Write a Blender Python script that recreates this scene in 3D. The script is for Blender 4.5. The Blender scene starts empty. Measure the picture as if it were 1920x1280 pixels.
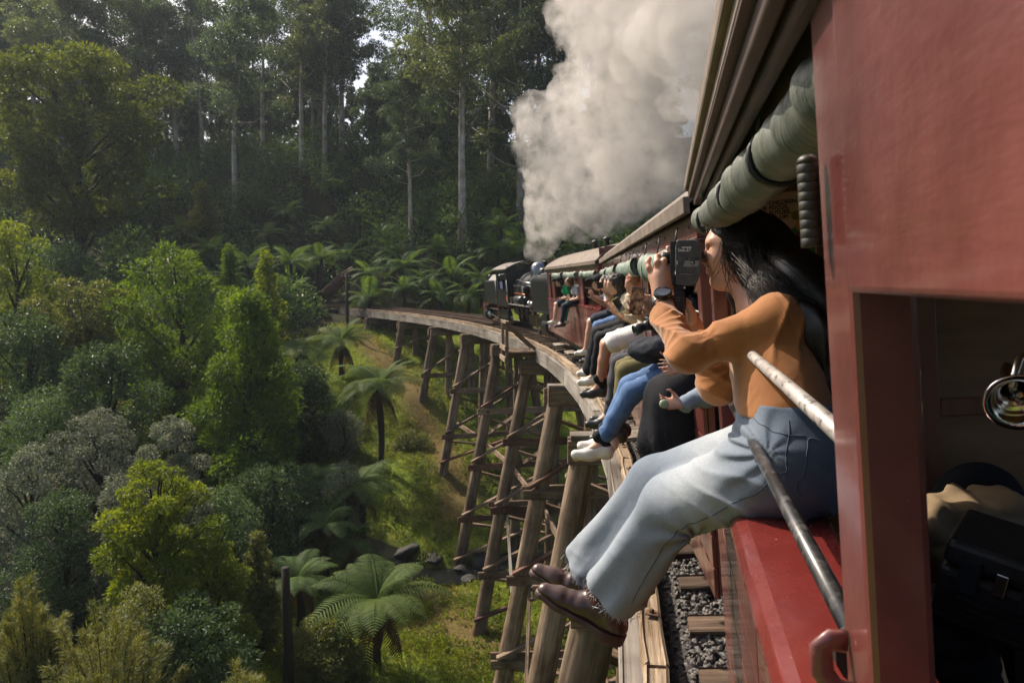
import bpy, bmesh, math, random
import numpy as np
from mathutils import Vector, Matrix, Euler

SC = bpy.context.scene
COL = SC.collection
PI = math.pi
rad = math.radians

# ------------------------------------------------------------------ camera
CAM_Z = 2.1
FPX = 1400.0 / 1920.0            # focal length in picture widths
YAW, PITCH = 11.665, 4.696
cam_d = bpy.data.cameras.new('camera')
cam_d.sensor_width = 36.0
cam_d.lens = 36.0 * FPX
cam_d.clip_start = 0.02
cam_d.clip_end = 3000.0
cam_d.dof.use_dof = True
cam_d.dof.focus_distance = 2.15
cam_d.dof.aperture_fstop = 11.0
cam = bpy.data.objects.new('camera', cam_d)
COL.objects.link(cam)
cam.location = (0, 0, CAM_Z)
cam.rotation_euler = (rad(90 - PITCH), 0, rad(YAW))
SC.camera = cam

# ------------------------------------------------------------------ sky, sun, exposure
SUN_DIR = Vector((-0.62, 0.34, 0.72)).normalized()
world = bpy.data.worlds.new('World')
SC.world = world
world.use_nodes = True
wn = world.node_tree.nodes
wl = world.node_tree.links
for n in list(wn):
    wn.remove(n)
w_out = wn.new('ShaderNodeOutputWorld')
w_bg = wn.new('ShaderNodeBackground')
w_sky = wn.new('ShaderNodeTexSky')
w_sky.sky_type = 'NISHITA'
w_sky.sun_disc = False
w_sky.sun_elevation = math.asin(SUN_DIR.z)
w_sky.sun_rotation = math.atan2(SUN_DIR.x, SUN_DIR.y)
w_sky.altitude = 300
w_sky.air_density = 1.0
w_sky.dust_density = 6.0
w_sky.ozone_density = 1.0
w_bg.inputs['Strength'].default_value = 0.13
wl.new(w_sky.outputs[0], w_bg.inputs['Color'])
wl.new(w_bg.outputs[0], w_out.inputs['Surface'])

sun_d = bpy.data.lights.new('sun', 'SUN')
sun_d.energy = 4.9
sun_d.angle = rad(0.6)
sun_d.color = (1.0, 0.89, 0.74)
sun = bpy.data.objects.new('sun', sun_d)
COL.objects.link(sun)
sun.rotation_euler = SUN_DIR.to_track_quat('Z', 'Y').to_euler()
sun.location = (-40, 30, 60)

SC.view_settings.view_transform = 'Standard'
SC.view_settings.look = 'None'
SC.view_settings.exposure = 0.55
SC.view_settings.gamma = 1.0
SC.render.engine = 'CYCLES'
CY = SC.cycles
CY.use_denoising = True
try:
    CY.denoiser = 'OPENIMAGEDENOISE'
except Exception:
    pass
CY.max_bounces = 7
CY.diffuse_bounces = 3
CY.glossy_bounces = 3
CY.transmission_bounces = 4
CY.transparent_max_bounces = 8
CY.volume_bounces = 3
CY.volume_step_rate = 2.0
CY.volume_max_steps = 128
CY.use_adaptive_sampling = True
CY.adaptive_threshold = 0.02
CY.caustics_reflective = False
CY.caustics_refractive = False

# ------------------------------------------------------------------ view helper (only to estimate where real things stand)
_psi, _th = rad(YAW), rad(PITCH)
_R = np.array([math.cos(_psi), math.sin(_psi), 0.0])
_F = np.array([-math.sin(_psi) * math.cos(_th), math.cos(_psi) * math.cos(_th), -math.sin(_th)])
_U = np.cross(_R, _F)

def at(px, py, D):
    """point of the place at distance D down the valley, seen at photo pixel px, py"""
    d = _R * (px - 960) / 1400.0 + _U * (640 - py) / 1400.0 + _F
    p = d * (D / d[1])
    return Vector((p[0], p[1], p[2] + CAM_Z))

# ------------------------------------------------------------------ generic object helpers
def tag(o, label=None, cat=None, group=None, kind=None):
    if label: o['label'] = label
    if cat: o['category'] = cat
    if group: o['group'] = group
    if kind: o['kind'] = kind
    return o

def empty(name, loc=(0, 0, 0), rot=(0, 0, 0), parent=None):
    o = bpy.data.objects.new(name, None)
    COL.objects.link(o)
    o.location = loc
    o.rotation_euler = rot
    o.empty_display_size = 0.2
    if parent: o.parent = parent
    return o

def link(name, me, parent=None, loc=None, rot=None, scale=None):
    o = bpy.data.objects.new(name, me)
    COL.objects.link(o)
    if parent: o.parent = parent
    if loc is not None: o.location = loc
    if rot is not None: o.rotation_euler = rot
    if scale is not None: o.scale = scale
    return o

def np_mesh(name, V, Fq=None, Ft=None, mats=(), smooth=False, midx=None):
    """mesh from numpy arrays, quads Fq and / or triangles Ft"""
    me = bpy.data.meshes.new(name)
    V = np.asarray(V, dtype=np.float32)
    parts = []
    starts = []
    tot = []
    base = 0
    if Fq is not None and len(Fq):
        Fq = np.asarray(Fq, dtype=np.int32)
        parts.append(Fq.ravel()); starts.append(base + 4 * np.arange(len(Fq), dtype=np.int32)); tot.append(np.full(len(Fq), 4, np.int32)); base += 4 * len(Fq)
    if Ft is not None and len(Ft):
        Ft = np.asarray(Ft, dtype=np.int32)
        parts.append(Ft.ravel()); starts.append(base + 3 * np.arange(len(Ft), dtype=np.int32)); tot.append(np.full(len(Ft), 3, np.int32)); base += 3 * len(Ft)
    me.vertices.add(len(V)); me.vertices.foreach_set('co', V.ravel())
    L = np.concatenate(parts); S = np.concatenate(starts)
    me.loops.add(len(L)); me.loops.foreach_set('vertex_index', L)
    me.polygons.add(len(S)); me.polygons.foreach_set('loop_start', S)
    try:
        me.polygons.foreach_set('loop_total', np.concatenate(tot))
    except Exception:
        pass
    for m in mats: me.materials.append(m)
    if midx is not None: me.polygons.foreach_set('material_index', np.asarray(midx, np.int32))
    me.polygons.foreach_set('use_smooth', np.full(len(S), bool(smooth)))
    me.update(calc_edges=True)
    me.validate()
    return me

class MB:
    """collects shapes into one mesh"""
    def __init__(s):
        s.v = []; s.f = []
    def add(s, vs, fs):
        b = len(s.v)
        s.v += [tuple(p) for p in vs]
        s.f += [tuple(i + b for i in f) for f in fs]
        return s
    def box(s, lo, hi):
        x0, y0, z0 = lo; x1, y1, z1 = hi
        vs = [(x0,y0,z0),(x1,y0,z0),(x1,y1,z0),(x0,y1,z0),(x0,y0,z1),(x1,y0,z1),(x1,y1,z1),(x0,y1,z1)]
        return s.add(vs, [(0,3,2,1),(4,5,6,7),(0,1,5,4),(1,2,6,5),(2,3,7,6),(3,0,4,7)])
    def beam(s, a, b, w, h, up=(0, 0, 1), taper=1.0):
        a = Vector(a); b = Vector(b); d = (b - a).normalized(); up = Vector(up)
        x = d.cross(up)
        if x.length < 1e-4: x = d.cross(Vector((0, 1, 0)))
        x.normalize(); y = x.cross(d).normalized()
        vs = []
        for p, k in ((a, 1.0), (b, taper)):
            for sx, sy in ((-1,-1),(1,-1),(1,1),(-1,1)):
                vs.append(p + x * (sx * w * k / 2) + y * (sy * h * k / 2))
        return s.add(vs, [(0,1,2,3),(7,6,5,4),(0,4,5,1),(1,5,6,2),(2,6,7,3),(3,7,4,0)])
    def tube(s, pts, r, n=8, caps=True, rough=0.0, rng=None, flat=1.0, upv=None):
        pts = [Vector(p) for p in pts]
        m = len(pts)
        rs = r if hasattr(r, '__len__') else [r] * m
        b = len(s.v); prev = None
        for i, p in enumerate(pts):
            t = (pts[min(i + 1, m - 1)] - pts[max(i - 1, 0)])
            t = t.normalized() if t.length > 1e-9 else Vector((0, 0, 1))
            if prev is None:
                ref = Vector(upv) if upv is not None else (Vector((0, 0, 1)) if abs(t.z) < 0.9 else Vector((0, 1, 0)))
                x = t.cross(ref).normalized()
            else:
                x = (prev - t * prev.dot(t))
                x = x.normalized() if x.length > 1e-9 else t.orthogonal().normalized()
            prev = x; y = t.cross(x)
            for k in range(n):
                a = 2 * PI * k / n
                rr = rs[i] * (1 + (rng.uniform(-rough, rough) if rng else 0))
                s.v.append(tuple(p + x * (math.cos(a) * rr) + y * (math.sin(a) * rr * flat)))
        for i in range(m - 1):
            for k in range(n):
                k2 = (k + 1) % n
                s.f.append((b + i*n + k, b + i*n + k2, b + (i+1)*n + k2, b + (i+1)*n + k))
        if caps:
            s.f.append(tuple(b + k for k in reversed(range(n))))
            s.f.append(tuple(b + (m-1)*n + k for k in range(n)))
        return s
    def lathe(s, prof, origin=(0, 0, 0), axis='z', n=24, a0=0.0, a1=2 * PI):
        b = len(s.v); o = Vector(origin); full = abs(a1 - a0 - 2 * PI) < 1e-6
        cols = n if full else n + 1
        for r, h in prof:
            for k in range(cols):
                a = a0 + (a1 - a0) * k / n
                c, q = r * math.cos(a), r * math.sin(a)
                if axis == 'z': p = (c, q, h)
                elif axis == 'x': p = (h, c, q)
                else: p = (q, h, c)
                s.v.append(tuple(o + Vector(p)))
        for i in range(len(prof) - 1):
            for k in range(n):
                k2 = (k + 1) % cols
                s.f.append((b + i*cols + k, b + i*cols + k2, b + (i+1)*cols + k2, b + (i+1)*cols + k))
        return s
    def prism(s, poly, axis, lo, hi):
        """polygon in the two other axes, extruded along axis"""
        def P(u, v, w):
            return {'x': (w, u, v), 'y': (u, w, v), 'z': (u, v, w)}[axis]
        n = len(poly)
        vs = [P(u, v, lo) for u, v in poly] + [P(u, v, hi) for u, v in poly]
        fs = [tuple(reversed(range(n))), tuple(range(n, 2 * n))] + [(i, (i+1) % n, n + (i+1) % n, n + i) for i in range(n)]
        return s.add(vs, fs)
    def mesh(s, name, mat, smooth=False, fix=True):
        me = bpy.data.meshes.new(name)
        me.from_pydata(s.v, [], s.f)
        me.update()
        if fix:
            bm = bmesh.new(); bm.from_mesh(me)
            bmesh.ops.recalc_face_normals(bm, faces=bm.faces)
            bm.to_mesh(me); bm.free()
        for m in (mat if isinstance(mat, (list, tuple)) else [mat]): me.materials.append(m)
        if smooth:
            me.polygons.foreach_set('use_smooth', [True] * len(me.polygons))
        return me
    def build(s, name, mat, parent=None, smooth=False, bevel=0.0, segs=2, auto=False):
        o = link(name, s.mesh(name, mat, smooth), parent)
        if bevel:
            m = o.modifiers.new('bevel', 'BEVEL'); m.width = bevel; m.segments = segs; m.limit_method = 'ANGLE'; m.angle_limit = rad(40)
        if auto:
            auto_smooth(o)
        return o

def auto_smooth(o, ang=35):
    me = o.data
    bm = bmesh.new(); bm.from_mesh(me)
    for f in bm.faces: f.smooth = True
    for e in bm.edges:
        if len(e.link_faces) == 2 and e.calc_face_angle(0) > rad(ang): e.smooth = False
    bm.to_mesh(me); bm.free()
    return o

def copy_tree(o, parent=None):
    c = o.copy(); COL.objects.link(c); c.parent = parent
    for ch in list(o.children): copy_tree(ch, c)
    return c

# ------------------------------------------------------------------ materials
MATS = {}
def nodes_of(name):
    m = bpy.data.materials.new(name); m.use_nodes = True
    nt = m.node_tree
    b = nt.nodes['Principled BSDF']
    return m, nt, b, nt.nodes['Material Output']

def N(nt, t, **kw):
    n = nt.nodes.new(t)
    for k, v in kw.items():
        if k in n.inputs: n.inputs[k].default_value = v
        else: setattr(n, k, v)
    return n

def ramp(nt, stops, fac=None, interp='LINEAR'):
    r = nt.nodes.new('ShaderNodeValToRGB')
    r.color_ramp.interpolation = interp
    el = r.color_ramp.elements
    while len(el) > 1: el.remove(el[-1])
    el[0].position = stops[0][0]; el[0].color = tuple(stops[0][1]) + (1,)
    for p, c in stops[1:]:
        e = el.new(p); e.color = tuple(c) + (1,)
    if fac is not None: nt.links.new(fac, r.inputs[0])
    return r

def coords(nt, scale=(1, 1, 1), kind='Object', rnd=False):
    tc = nt.nodes.new('ShaderNodeTexCoord'); mp = nt.nodes.new('ShaderNodeMapping')
    mp.inputs['Scale'].default_value = scale
    src = tc.outputs[kind]
    if rnd:
        inf = nt.nodes.new('ShaderNodeObjectInfo'); ad = nt.nodes.new('ShaderNodeVectorMath'); ad.operation = 'MULTIPLY_ADD'
        ad.inputs[1].default_value = (37.0, 53.0, 71.0)
        nt.links.new(inf.outputs['Random'], ad.inputs[0]); nt.links.new(src, ad.inputs[2]); src = ad.outputs[0]
    nt.links.new(src, mp.inputs[0])
    return mp.outputs[0]

def bump(nt, height, bsdf, strength=0.3, dist=0.01):
    b = nt.nodes.new('ShaderNodeBump'); b.inputs['Strength'].default_value = strength; b.inputs['Distance'].default_value = dist
    nt.links.new(height, b.inputs['Height']); nt.links.new(b.outputs[0], bsdf.inputs['Normal'])
    return b

def mat_noise(name, c0, c1, scale=8, rough=0.6, stretch=(1, 1, 1), bmp=0.2, bdist=0.005, metal=0.0, detail=6, mid=None, rough2=None, coat=0.0, spec=None, kind='Object', c2=None, s2=None, lo=0.3, hi=0.7):
    """two-tone noise paint with fine relief"""
    m, nt, b, out = nodes_of(name)
    co = coords(nt, stretch, kind)
    n = N(nt, 'ShaderNodeTexNoise', Scale=scale, Detail=detail, Roughness=0.6)
    nt.links.new(co, n.inputs['Vector'])
    r = ramp(nt, [(lo, c0), (hi, c1)], n.outputs[0])
    colr = r.outputs[0]
    if c2 is not None:
        n2 = N(nt, 'ShaderNodeTexNoise', Scale=s2 or scale * 0.23, Detail=4, Roughness=0.65)
        nt.links.new(co, n2.inputs['Vector'])
        r2 = ramp(nt, [(0.52, (0, 0, 0)), (0.68, (1, 1, 1))], n2.outputs[0])
        mx = nt.nodes.new('ShaderNodeMixRGB'); mx.inputs[2].default_value = tuple(c2) + (1,)
        nt.links.new(r2.outputs[0], mx.inputs[0]); nt.links.new(colr, mx.inputs[1]); colr = mx.outputs[0]
    nt.links.new(colr, b.inputs['Base Color'])
    b.inputs['Metallic'].default_value = metal
    b.inputs['Roughness'].default_value = rough
    if rough2 is not None:
        rr = nt.nodes.new('ShaderNodeMapRange'); rr.inputs['To Min'].default_value = rough; rr.inputs['To Max'].default_value = rough2
        rr.inputs['From Min'].default_value = 0.3; rr.inputs['From Max'].default_value = 0.7
        nt.links.new(n.outputs[0], rr.inputs['Value']); nt.links.new(rr.outputs[0], b.inputs['Roughness'])
    if coat: b.inputs['Coat Weight'].default_value = coat; b.inputs['Coat Roughness'].default_value = 0.12
    if spec is not None: b.inputs['Specular IOR Level'].default_value = spec
    if bmp: bump(nt, n.outputs[0], b, bmp, bdist)
    MATS[name] = m
    return m

def mat_plain(name, c, rough=0.5, metal=0.0, emit=None, es=1.0, coat=0.0, spec=None):
    m, nt, b, out = nodes_of(name)
    b.inputs['Base Color'].default_value = tuple(c) + (1,)
    b.inputs['Roughness'].default_value = rough; b.inputs['Metallic'].default_value = metal
    if coat: b.inputs['Coat Weight'].default_value = coat
    if spec is not None: b.inputs['Specular IOR Level'].default_value = spec
    if emit: b.inputs['Emission Color'].default_value = tuple(emit) + (1,); b.inputs['Emission Strength'].default_value = es
    MATS[name] = m
    return m

def mat_wood(name, dark, mid, light, rough=0.8, scale=3.0, stretch=(6, 6, 0.5), bmp=0.7, bdist=0.02, kind='Object', stain=None):
    """weathered timber: grain stretched along one axis, cracks, stains"""
    m, nt, b, out = nodes_of(name)
    co = coords(nt, stretch, kind, True)
    n = N(nt, 'ShaderNodeTexNoise', Scale=scale, Detail=9, Roughness=0.68, Distortion=0.4)
    nt.links.new(co, n.inputs['Vector'])
    r = ramp(nt, [(0.28, dark), (0.48, mid), (0.72, light)], n.outputs[0])
    colr = r.outputs[0]
    co2 = coords(nt, (1, 1, 1), kind, True)
    n2 = N(nt, 'ShaderNodeTexNoise', Scale=0.9, Detail=5, Roughness=0.6)
    nt.links.new(co2, n2.inputs['Vector'])
    r2 = ramp(nt, [(0.42, (0, 0, 0)), (0.66, (1, 1, 1))], n2.outputs[0])
    mx = nt.nodes.new('ShaderNodeMixRGB'); mx.blend_type = 'MULTIPLY'
    mx.inputs[2].default_value = tuple(stain or (0.42, 0.36, 0.33)) + (1,)
    nt.links.new(r2.outputs[0], mx.inputs[0]); nt.links.new(colr, mx.inputs[1])
    info = nt.nodes.new('ShaderNodeObjectInfo')
    hv = nt.nodes.new('ShaderNodeHueSaturation')
    mr = nt.nodes.new('ShaderNodeMapRange'); mr.inputs['To Min'].default_value = 0.72; mr.inputs['To Max'].default_value = 1.22
    nt.links.new(info.outputs['Random'], mr.inputs['Value']); nt.links.new(mr.outputs[0], hv.inputs['Value'])
    nt.links.new(mx.outputs[0], hv.inputs['Color']); nt.links.new(hv.outputs[0], b.inputs['Base Color'])
    b.inputs['Roughness'].default_value = rough
    b.inputs['Specular IOR Level'].default_value = 0.25
    n3 = N(nt, 'ShaderNodeTexNoise', Scale=scale * 4, Detail=5, Roughness=0.7)
    nt.links.new(co, n3.inputs['Vector'])
    ad = nt.nodes.new('ShaderNodeMath'); ad.operation = 'ADD'
    nt.links.new(n.outputs[0], ad.inputs[0]); nt.links.new(n3.outputs[0], ad.inputs[1])
    bump(nt, ad.outputs[0], b, bmp, bdist)
    MATS[name] = m
    return m

def mat_leaf(name, c0, c1, trans=0.35, rough=0.5, vary=0.25, spec=0.35, tcol=None, scale=1.1):
    """leaf: noise and per-plant tone, light comes through the blade"""
    m, nt, b, out = nodes_of(name)
    geo = nt.nodes.new('ShaderNodeNewGeometry')
    n = N(nt, 'ShaderNodeTexNoise', Scale=scale, Detail=3)
    nt.links.new(geo.outputs['Position'], n.inputs['Vector'])
    mixv = nt.nodes.new('ShaderNodeMath'); mixv.operation = 'ADD'
    ri = nt.nodes.new('ShaderNodeMath'); ri.operation = 'MULTIPLY'; ri.inputs[1].default_value = 0.5
    nt.links.new(geo.outputs['Random Per Island'], ri.inputs[0])
    ns = nt.nodes.new('ShaderNodeMath'); ns.operation = 'MULTIPLY_ADD'; ns.inputs[1].default_value = 1.4; ns.inputs[2].default_value = -0.45
    nt.links.new(n.outputs[0], ns.inputs[0])
    nt.links.new(ns.outputs[0], mixv.inputs[0]); nt.links.new(ri.outputs[0], mixv.inputs[1])
    r = ramp(nt, [(0.1, c0), (0.75, c1)], mixv.outputs[0])
    info = nt.nodes.new('ShaderNodeObjectInfo')
    hv = nt.nodes.new('ShaderNodeHueSaturation')
    mr = nt.nodes.new('ShaderNodeMapRange'); mr.inputs['To Min'].default_value = 1 - vary; mr.inputs['To Max'].default_value = 1 + vary
    nt.links.new(info.outputs['Random'], mr.inputs['Value']); nt.links.new(mr.outputs[0], hv.inputs['Value'])
    nt.links.new(r.outputs[0], hv.inputs['Color'])
    nt.links.new(hv.outputs[0], b.inputs['Base Color'])
    b.inputs['Roughness'].default_value = rough
    b.inputs['Specular IOR Level'].default_value = spec
    tr = nt.nodes.new('ShaderNodeBsdfTranslucent')
    tm = nt.nodes.new('ShaderNodeMixRGB'); tm.blend_type = 'MULTIPLY'; tm.inputs[0].default_value = 1.0
    tm.inputs[2].default_value = tuple(tcol or (1.5, 1.55, 0.6)) + (1,)
    nt.links.new(hv.outputs[0], tm.inputs[1]); nt.links.new(tm.outputs[0], tr.inputs['Color'])
    ms = nt.nodes.new('ShaderNodeMixShader'); ms.inputs[0].default_value = trans
    nt.links.new(b.outputs[0], ms.inputs[1]); nt.links.new(tr.outputs[0], ms.inputs[2])
    nt.links.new(ms.outputs[0], out.inputs['Surface'])
    MATS[name] = m
    return m

# ------------------------------------------------------------------ implicit surfaces (bodies, cloth)
def v3(p): return np.array([p[0], p[1], p[2]], dtype=np.float32)

def d_cone(P, a, b, ra, rb):
    a = v3(a); b = v3(b); ab = b - a
    q = P - a
    t = np.clip((q @ ab) / max(float(ab @ ab), 1e-9), 0, 1)
    d = q - t[:, None] * ab
    return np.sqrt((d * d).sum(1)) - (ra + t * (rb - ra))

def d_ell(P, c, r, M=None):
    q = P - v3(c)
    if M is not None: q = q @ M           # columns of M: local axes
    r = np.asarray(r, np.float32)
    k0 = np.sqrt(((q / r) ** 2).sum(1)); k1 = np.sqrt(((q / (r * r)) ** 2).sum(1))
    return k0 * (k0 - 1) / np.maximum(k1, 1e-6)

def smin(a, b, k):
    h = np.maximum(k - np.abs(a - b), 0) / k
    return np.minimum(a, b) - h * h * k * 0.25

def smax(a, b, k): return -smin(-a, -b, k)

def union(P, prims, k=0.02):
    """prims: ('c',a,b,ra,rb[,k]) or ('e',centre,radii[,M[,k]])"""
    d = None
    for p in prims:
        if p[0] == 'c':
            x = d_cone(P, *p[1:5]); kk = p[5] if len(p) > 5 else k
        else:
            x = d_ell(P, p[1], p[2], p[3] if len(p) > 3 else None); kk = p[4] if len(p) > 4 else k
        d = x if d is None else smin(d, x, kk)
    return d

def prim_bounds(prims, pad=0.03):
    lo = np.full(3, 1e9); hi = -lo
    for p in prims:
        if p[0] == 'c':
            for q, r in ((p[1], p[3]), (p[2], p[4])):
                lo = np.minimum(lo, v3(q) - r); hi = np.maximum(hi, v3(q) + r)
        else:
            r = max(p[2]); lo = np.minimum(lo, v3(p[1]) - r); hi = np.maximum(hi, v3(p[1]) + r)
    return lo - pad, hi + pad

def surface_nets(fn, lo, hi, h, margin=0.025):
    lo = np.asarray(lo, float); hi = np.asarray(hi, float)
    n = np.maximum(np.ceil((hi - lo) / h).astype(int) + 1, 4)
    ax = [lo[i] + h * np.arange(n[i]) for i in range(3)]
    G = np.stack(np.meshgrid(*ax, indexing='ij'), -1).reshape(-1, 3).astype(np.float32)
    G = G.reshape(n[0], n[1], n[2], 3)
    K = 4; CH = 300000
    Gc = G[::K, ::K, ::K]; cs = Gc.shape[:3]; Gc = Gc.reshape(-1, 3)
    Dc = np.concatenate([np.asarray(fn(Gc[i:i + CH]), np.float32) for i in range(0, len(Gc), CH)]).reshape(cs)
    D = np.repeat(np.repeat(np.repeat(Dc, K, 0), K, 1), K, 2)[:n[0], :n[1], :n[2]].copy()
    need = np.abs(D) < (K - 1) * 1.74 * h * 1.25 + margin
    Gn = G[need]
    if len(Gn): D[need] = np.concatenate([np.asarray(fn(Gn[i:i + CH]), np.float32) for i in range(0, len(Gn), CH)])
    S = D < 0
    c = [(0,0,0),(1,0,0),(0,1,0),(1,1,0),(0,0,1),(1,0,1),(0,1,1),(1,1,1)]
    m = n - 1
    sl = lambda A, o: A[o[0]:o[0]+m[0], o[1]:o[1]+m[1], o[2]:o[2]+m[2]]
    cnt = sum(sl(S, o).astype(np.int8) for o in c)
    act = (cnt > 0) & (cnt < 8)
    idx = np.full(m, -1, np.int64)
    ijk = np.argwhere(act)
    idx[act] = np.arange(len(ijk))
    acc = np.zeros((len(ijk), 3)); w = np.zeros(len(ijk))
    cd = [sl(D, o)[act] for o in c]
    for a in range(8):
        for b in range(a + 1, 8):
            df = [c[b][i] - c[a][i] for i in range(3)]
            if sum(abs(x) for x in df) != 1: continue
            da, db = cd[a], cd[b]
            x = (da < 0) != (db < 0)
            t = np.where(x, da / np.where(np.abs(da - db) < 1e-12, 1e-12, da - db), 0)
            pt = np.array(c[a]) + t[:, None] * np.array(df)
            acc += np.where(x[:, None], pt, 0); w += x
    V = lo + h * (ijk + acc / np.maximum(w, 1)[:, None])
    Q = []
    for ax_ in range(3):
        u, v = (ax_ + 1) % 3, (ax_ + 2) % 3
        A = np.take(S, range(0, n[ax_] - 1), ax_); B = np.take(S, range(1, n[ax_]), ax_)
        e = np.argwhere(A != B)
        ok = (e[:, u] > 0) & (e[:, v] > 0) & (e[:, u] < m[u]) & (e[:, v] < m[v])
        e = e[ok]
        if not len(e): continue
        flip = A[tuple(e.T)]
        def I(du, dv):
            q = e.copy(); q[:, u] -= du; q[:, v] -= dv
            return idx[tuple(q.T)]
        q = np.stack([I(1, 1), I(0, 1), I(0, 0), I(1, 0)], 1)
        q[~flip] = q[~flip][:, ::-1]
        Q.append(q)
    return V, np.concatenate(Q)

def relax(V, Q, it=1, f=0.5):
    for _ in range(it):
        acc = np.zeros_like(V); w = np.zeros(len(V))
        for a, b in ((0, 1), (1, 2), (2, 3), (3, 0)):
            np.add.at(acc, Q[:, a], V[Q[:, b]]); np.add.at(w, Q[:, a], 1)
            np.add.at(acc, Q[:, b], V[Q[:, a]]); np.add.at(w, Q[:, b], 1)
        V = V * (1 - f) + f * acc / np.maximum(w, 1)[:, None]
    return V

def blob(name, prims, h, mat, parent=None, k=0.02, fn=None, relax_it=1, pad=0.03, mod=None, near_band=0.35):
    lo, hi = prim_bounds(prims, pad)
    base = fn or (lambda P: union(P, prims, k))
    def f(P):
        d = base(P)
        if mod is None: return d
        near = np.abs(d) < near_band
        if near.any(): d[near] = mod(P[near], d[near])
        return d
    V, Q = surface_nets(f, lo, hi, h)
    if relax_it: V = relax(V, Q, relax_it)
    me = np_mesh(name, V, Fq=Q, mats=[mat] if not isinstance(mat, (list, tuple)) else mat, smooth=True)
    return link(name, me, parent)

def hashn(P, s, seed=0):
    """cheap smooth 3-d value noise in numpy, about -1..1"""
    q = P * s + seed * 17.13
    i = np.floor(q).astype(np.int64); f = q - i; f = f * f * (3 - 2 * f)
    def H(a, b, c):
        x = (a * 374761393 + b * 668265263 + c * 2147483647 + seed * 1013) & 0x7fffffff
        x = ((x ^ (x >> 13)) * 1274126177) & 0x7fffffff
        return ((x ^ (x >> 16)) & 0xffff) / 32767.5 - 1
    r = 0
    for dx in (0, 1):
        for dy in (0, 1):
            for dz in (0, 1):
                w = (f[:, 0] if dx else 1 - f[:, 0]) * (f[:, 1] if dy else 1 - f[:, 1]) * (f[:, 2] if dz else 1 - f[:, 2])
                r = r + w * H(i[:, 0] + dx, i[:, 1] + dy, i[:, 2] + dz)
    return r

def fbm(P, s, o=4, seed=0):
    r = 0; a = 1.0
    for k in range(o):
        r = r + a * hashn(P, s, seed + k); a *= 0.5; s *= 2.03
    return r

def text_mesh(name, body, size, mat, parent=None, M=None, shear=0.0, offset=0.0, extrude=0.0, align='LEFT', sx=1.0):
    cu = bpy.data.curves.new(name, 'FONT')
    cu.body = body; cu.size = size; cu.shear = shear; cu.offset = offset; cu.extrude = extrude; cu.align_x = align
    cu.resolution_u = 3
    t = bpy.data.objects.new(name, cu); COL.objects.link(t)
    dg = bpy.context.evaluated_depsgraph_get()
    me = bpy.data.meshes.new_from_object(t.evaluated_get(dg))
    bpy.data.objects.remove(t); bpy.data.curves.remove(cu)
    me.materials.clear(); me.materials.append(mat)
    if sx != 1.0: me.transform(Matrix.Diagonal((sx, 1, 1, 1)))
    if M is not None: me.transform(M)
    return link(name, me, parent)

def frame(o, x, y):
    """matrix with origin o, local x and y axes, z = normal"""
    x = Vector(x).normalized(); z = x.cross(Vector(y)).normalized(); y = z.cross(x)
    M = Matrix((x, y, z)).transposed().to_4x4(); M.translation = Vector(o)
    return M

# ================================================================== the valley
CX, CY0, RE = -68.0, 0.5, 68.0          # the bridge is an arc about (CX, CY0); RE = its inner (left) edge

def arc(s, r=0.0, z=0.0):
    a = s / RE
    return Vector((CX + (RE + r) * math.cos(a), CY0 + (RE + r) * math.sin(a), z))

def arc_t(s):
    a = s / RE
    return Vector((-math.sin(a), math.cos(a), 0)), Vector((math.cos(a), math.sin(a), 0))

_ctrl = []
for s_, z_ in ((-20, -6.0), (-8, -8.6), (0, -9.3), (6, -9.4), (12, -9.4), (18, -9.3), (24, -9.2), (29, -8.7), (33, -7.7), (36, -6.4), (41.5, -4.0), (47.4, -2.3), (53, -0.95), (57, -0.6), (64, -0.6), (72, -0.6)):
    for r_ in (-1.5, 1.5, 4):
        p_ = arc(s_, r_); _ctrl.append((p_.x, p_.y, z_ + (0.25 * (r_ - 1.5) if s_ > 50 and r_ > 2 else 0)))
for q_ in ((800,1075,28),(870,950,33),(800,850,37),(730,720,43),(690,640,47),(900,1250,21.8),(980,1150,25),(820,1200,22.5),(720,1000,28.5),
           (435,385,70),(605,335,75),(775,460,62),(870,430,62),(340,320,85),(150,1280,15.5),(470,1040,30),(200,560,50),(700,535,54),(20,620,45),(520,1250,19.5),(620,760,38),(560,930,31),(1000,520,60),(1100,480,62)):
    p_ = at(*q_); _ctrl.append((p_.x, p_.y, p_.z))
_ctrl += [(-24, 18, -8.2), (-22, 8, -8.6), (-35, 30, -6.5), (-12, 12, -9.2), (-45, 20, -4), (-60, 45, 4), (-80, 60, 13), (-100, 90, 23), (-70, 110, 24), (-30, 115, 23), (10, 105, 21), (40, 80, 16),
          (40, 40, 4), (25, 20, -7), (25, 0, -7), (50, 10, -2), (10, 62, 6), (0, 45, 0.5), (-5, 60, 5), (-40, 0, -7), (-80, 10, 4), (-100, 40, 14), (-110, 150, 30), (-30, 170, 30), (60, 150, 29), (-10, -20, -8), (-60, -20, -2), (40, -20, -2)]
_ctrl = np.array(_ctrl, float)
def _tps_k(r2): return np.where(r2 > 1e-9, 0.5 * r2 * np.log(np.maximum(r2, 1e-9)), 0)
_n = len(_ctrl)
_d2 = ((_ctrl[:, None, :2] - _ctrl[None, :, :2]) ** 2).sum(-1)
_A = np.zeros((_n + 3, _n + 3)); _A[:_n, :_n] = _tps_k(_d2) + np.eye(_n) * 6.0
_A[:_n, _n] = 1; _A[:_n, _n + 1:] = _ctrl[:, :2]; _A[_n, :_n] = 1; _A[_n + 1:, :_n] = _ctrl[:, :2].T
_W = np.linalg.solve(_A, np.concatenate([_ctrl[:, 2], np.zeros(3)]))

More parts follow.
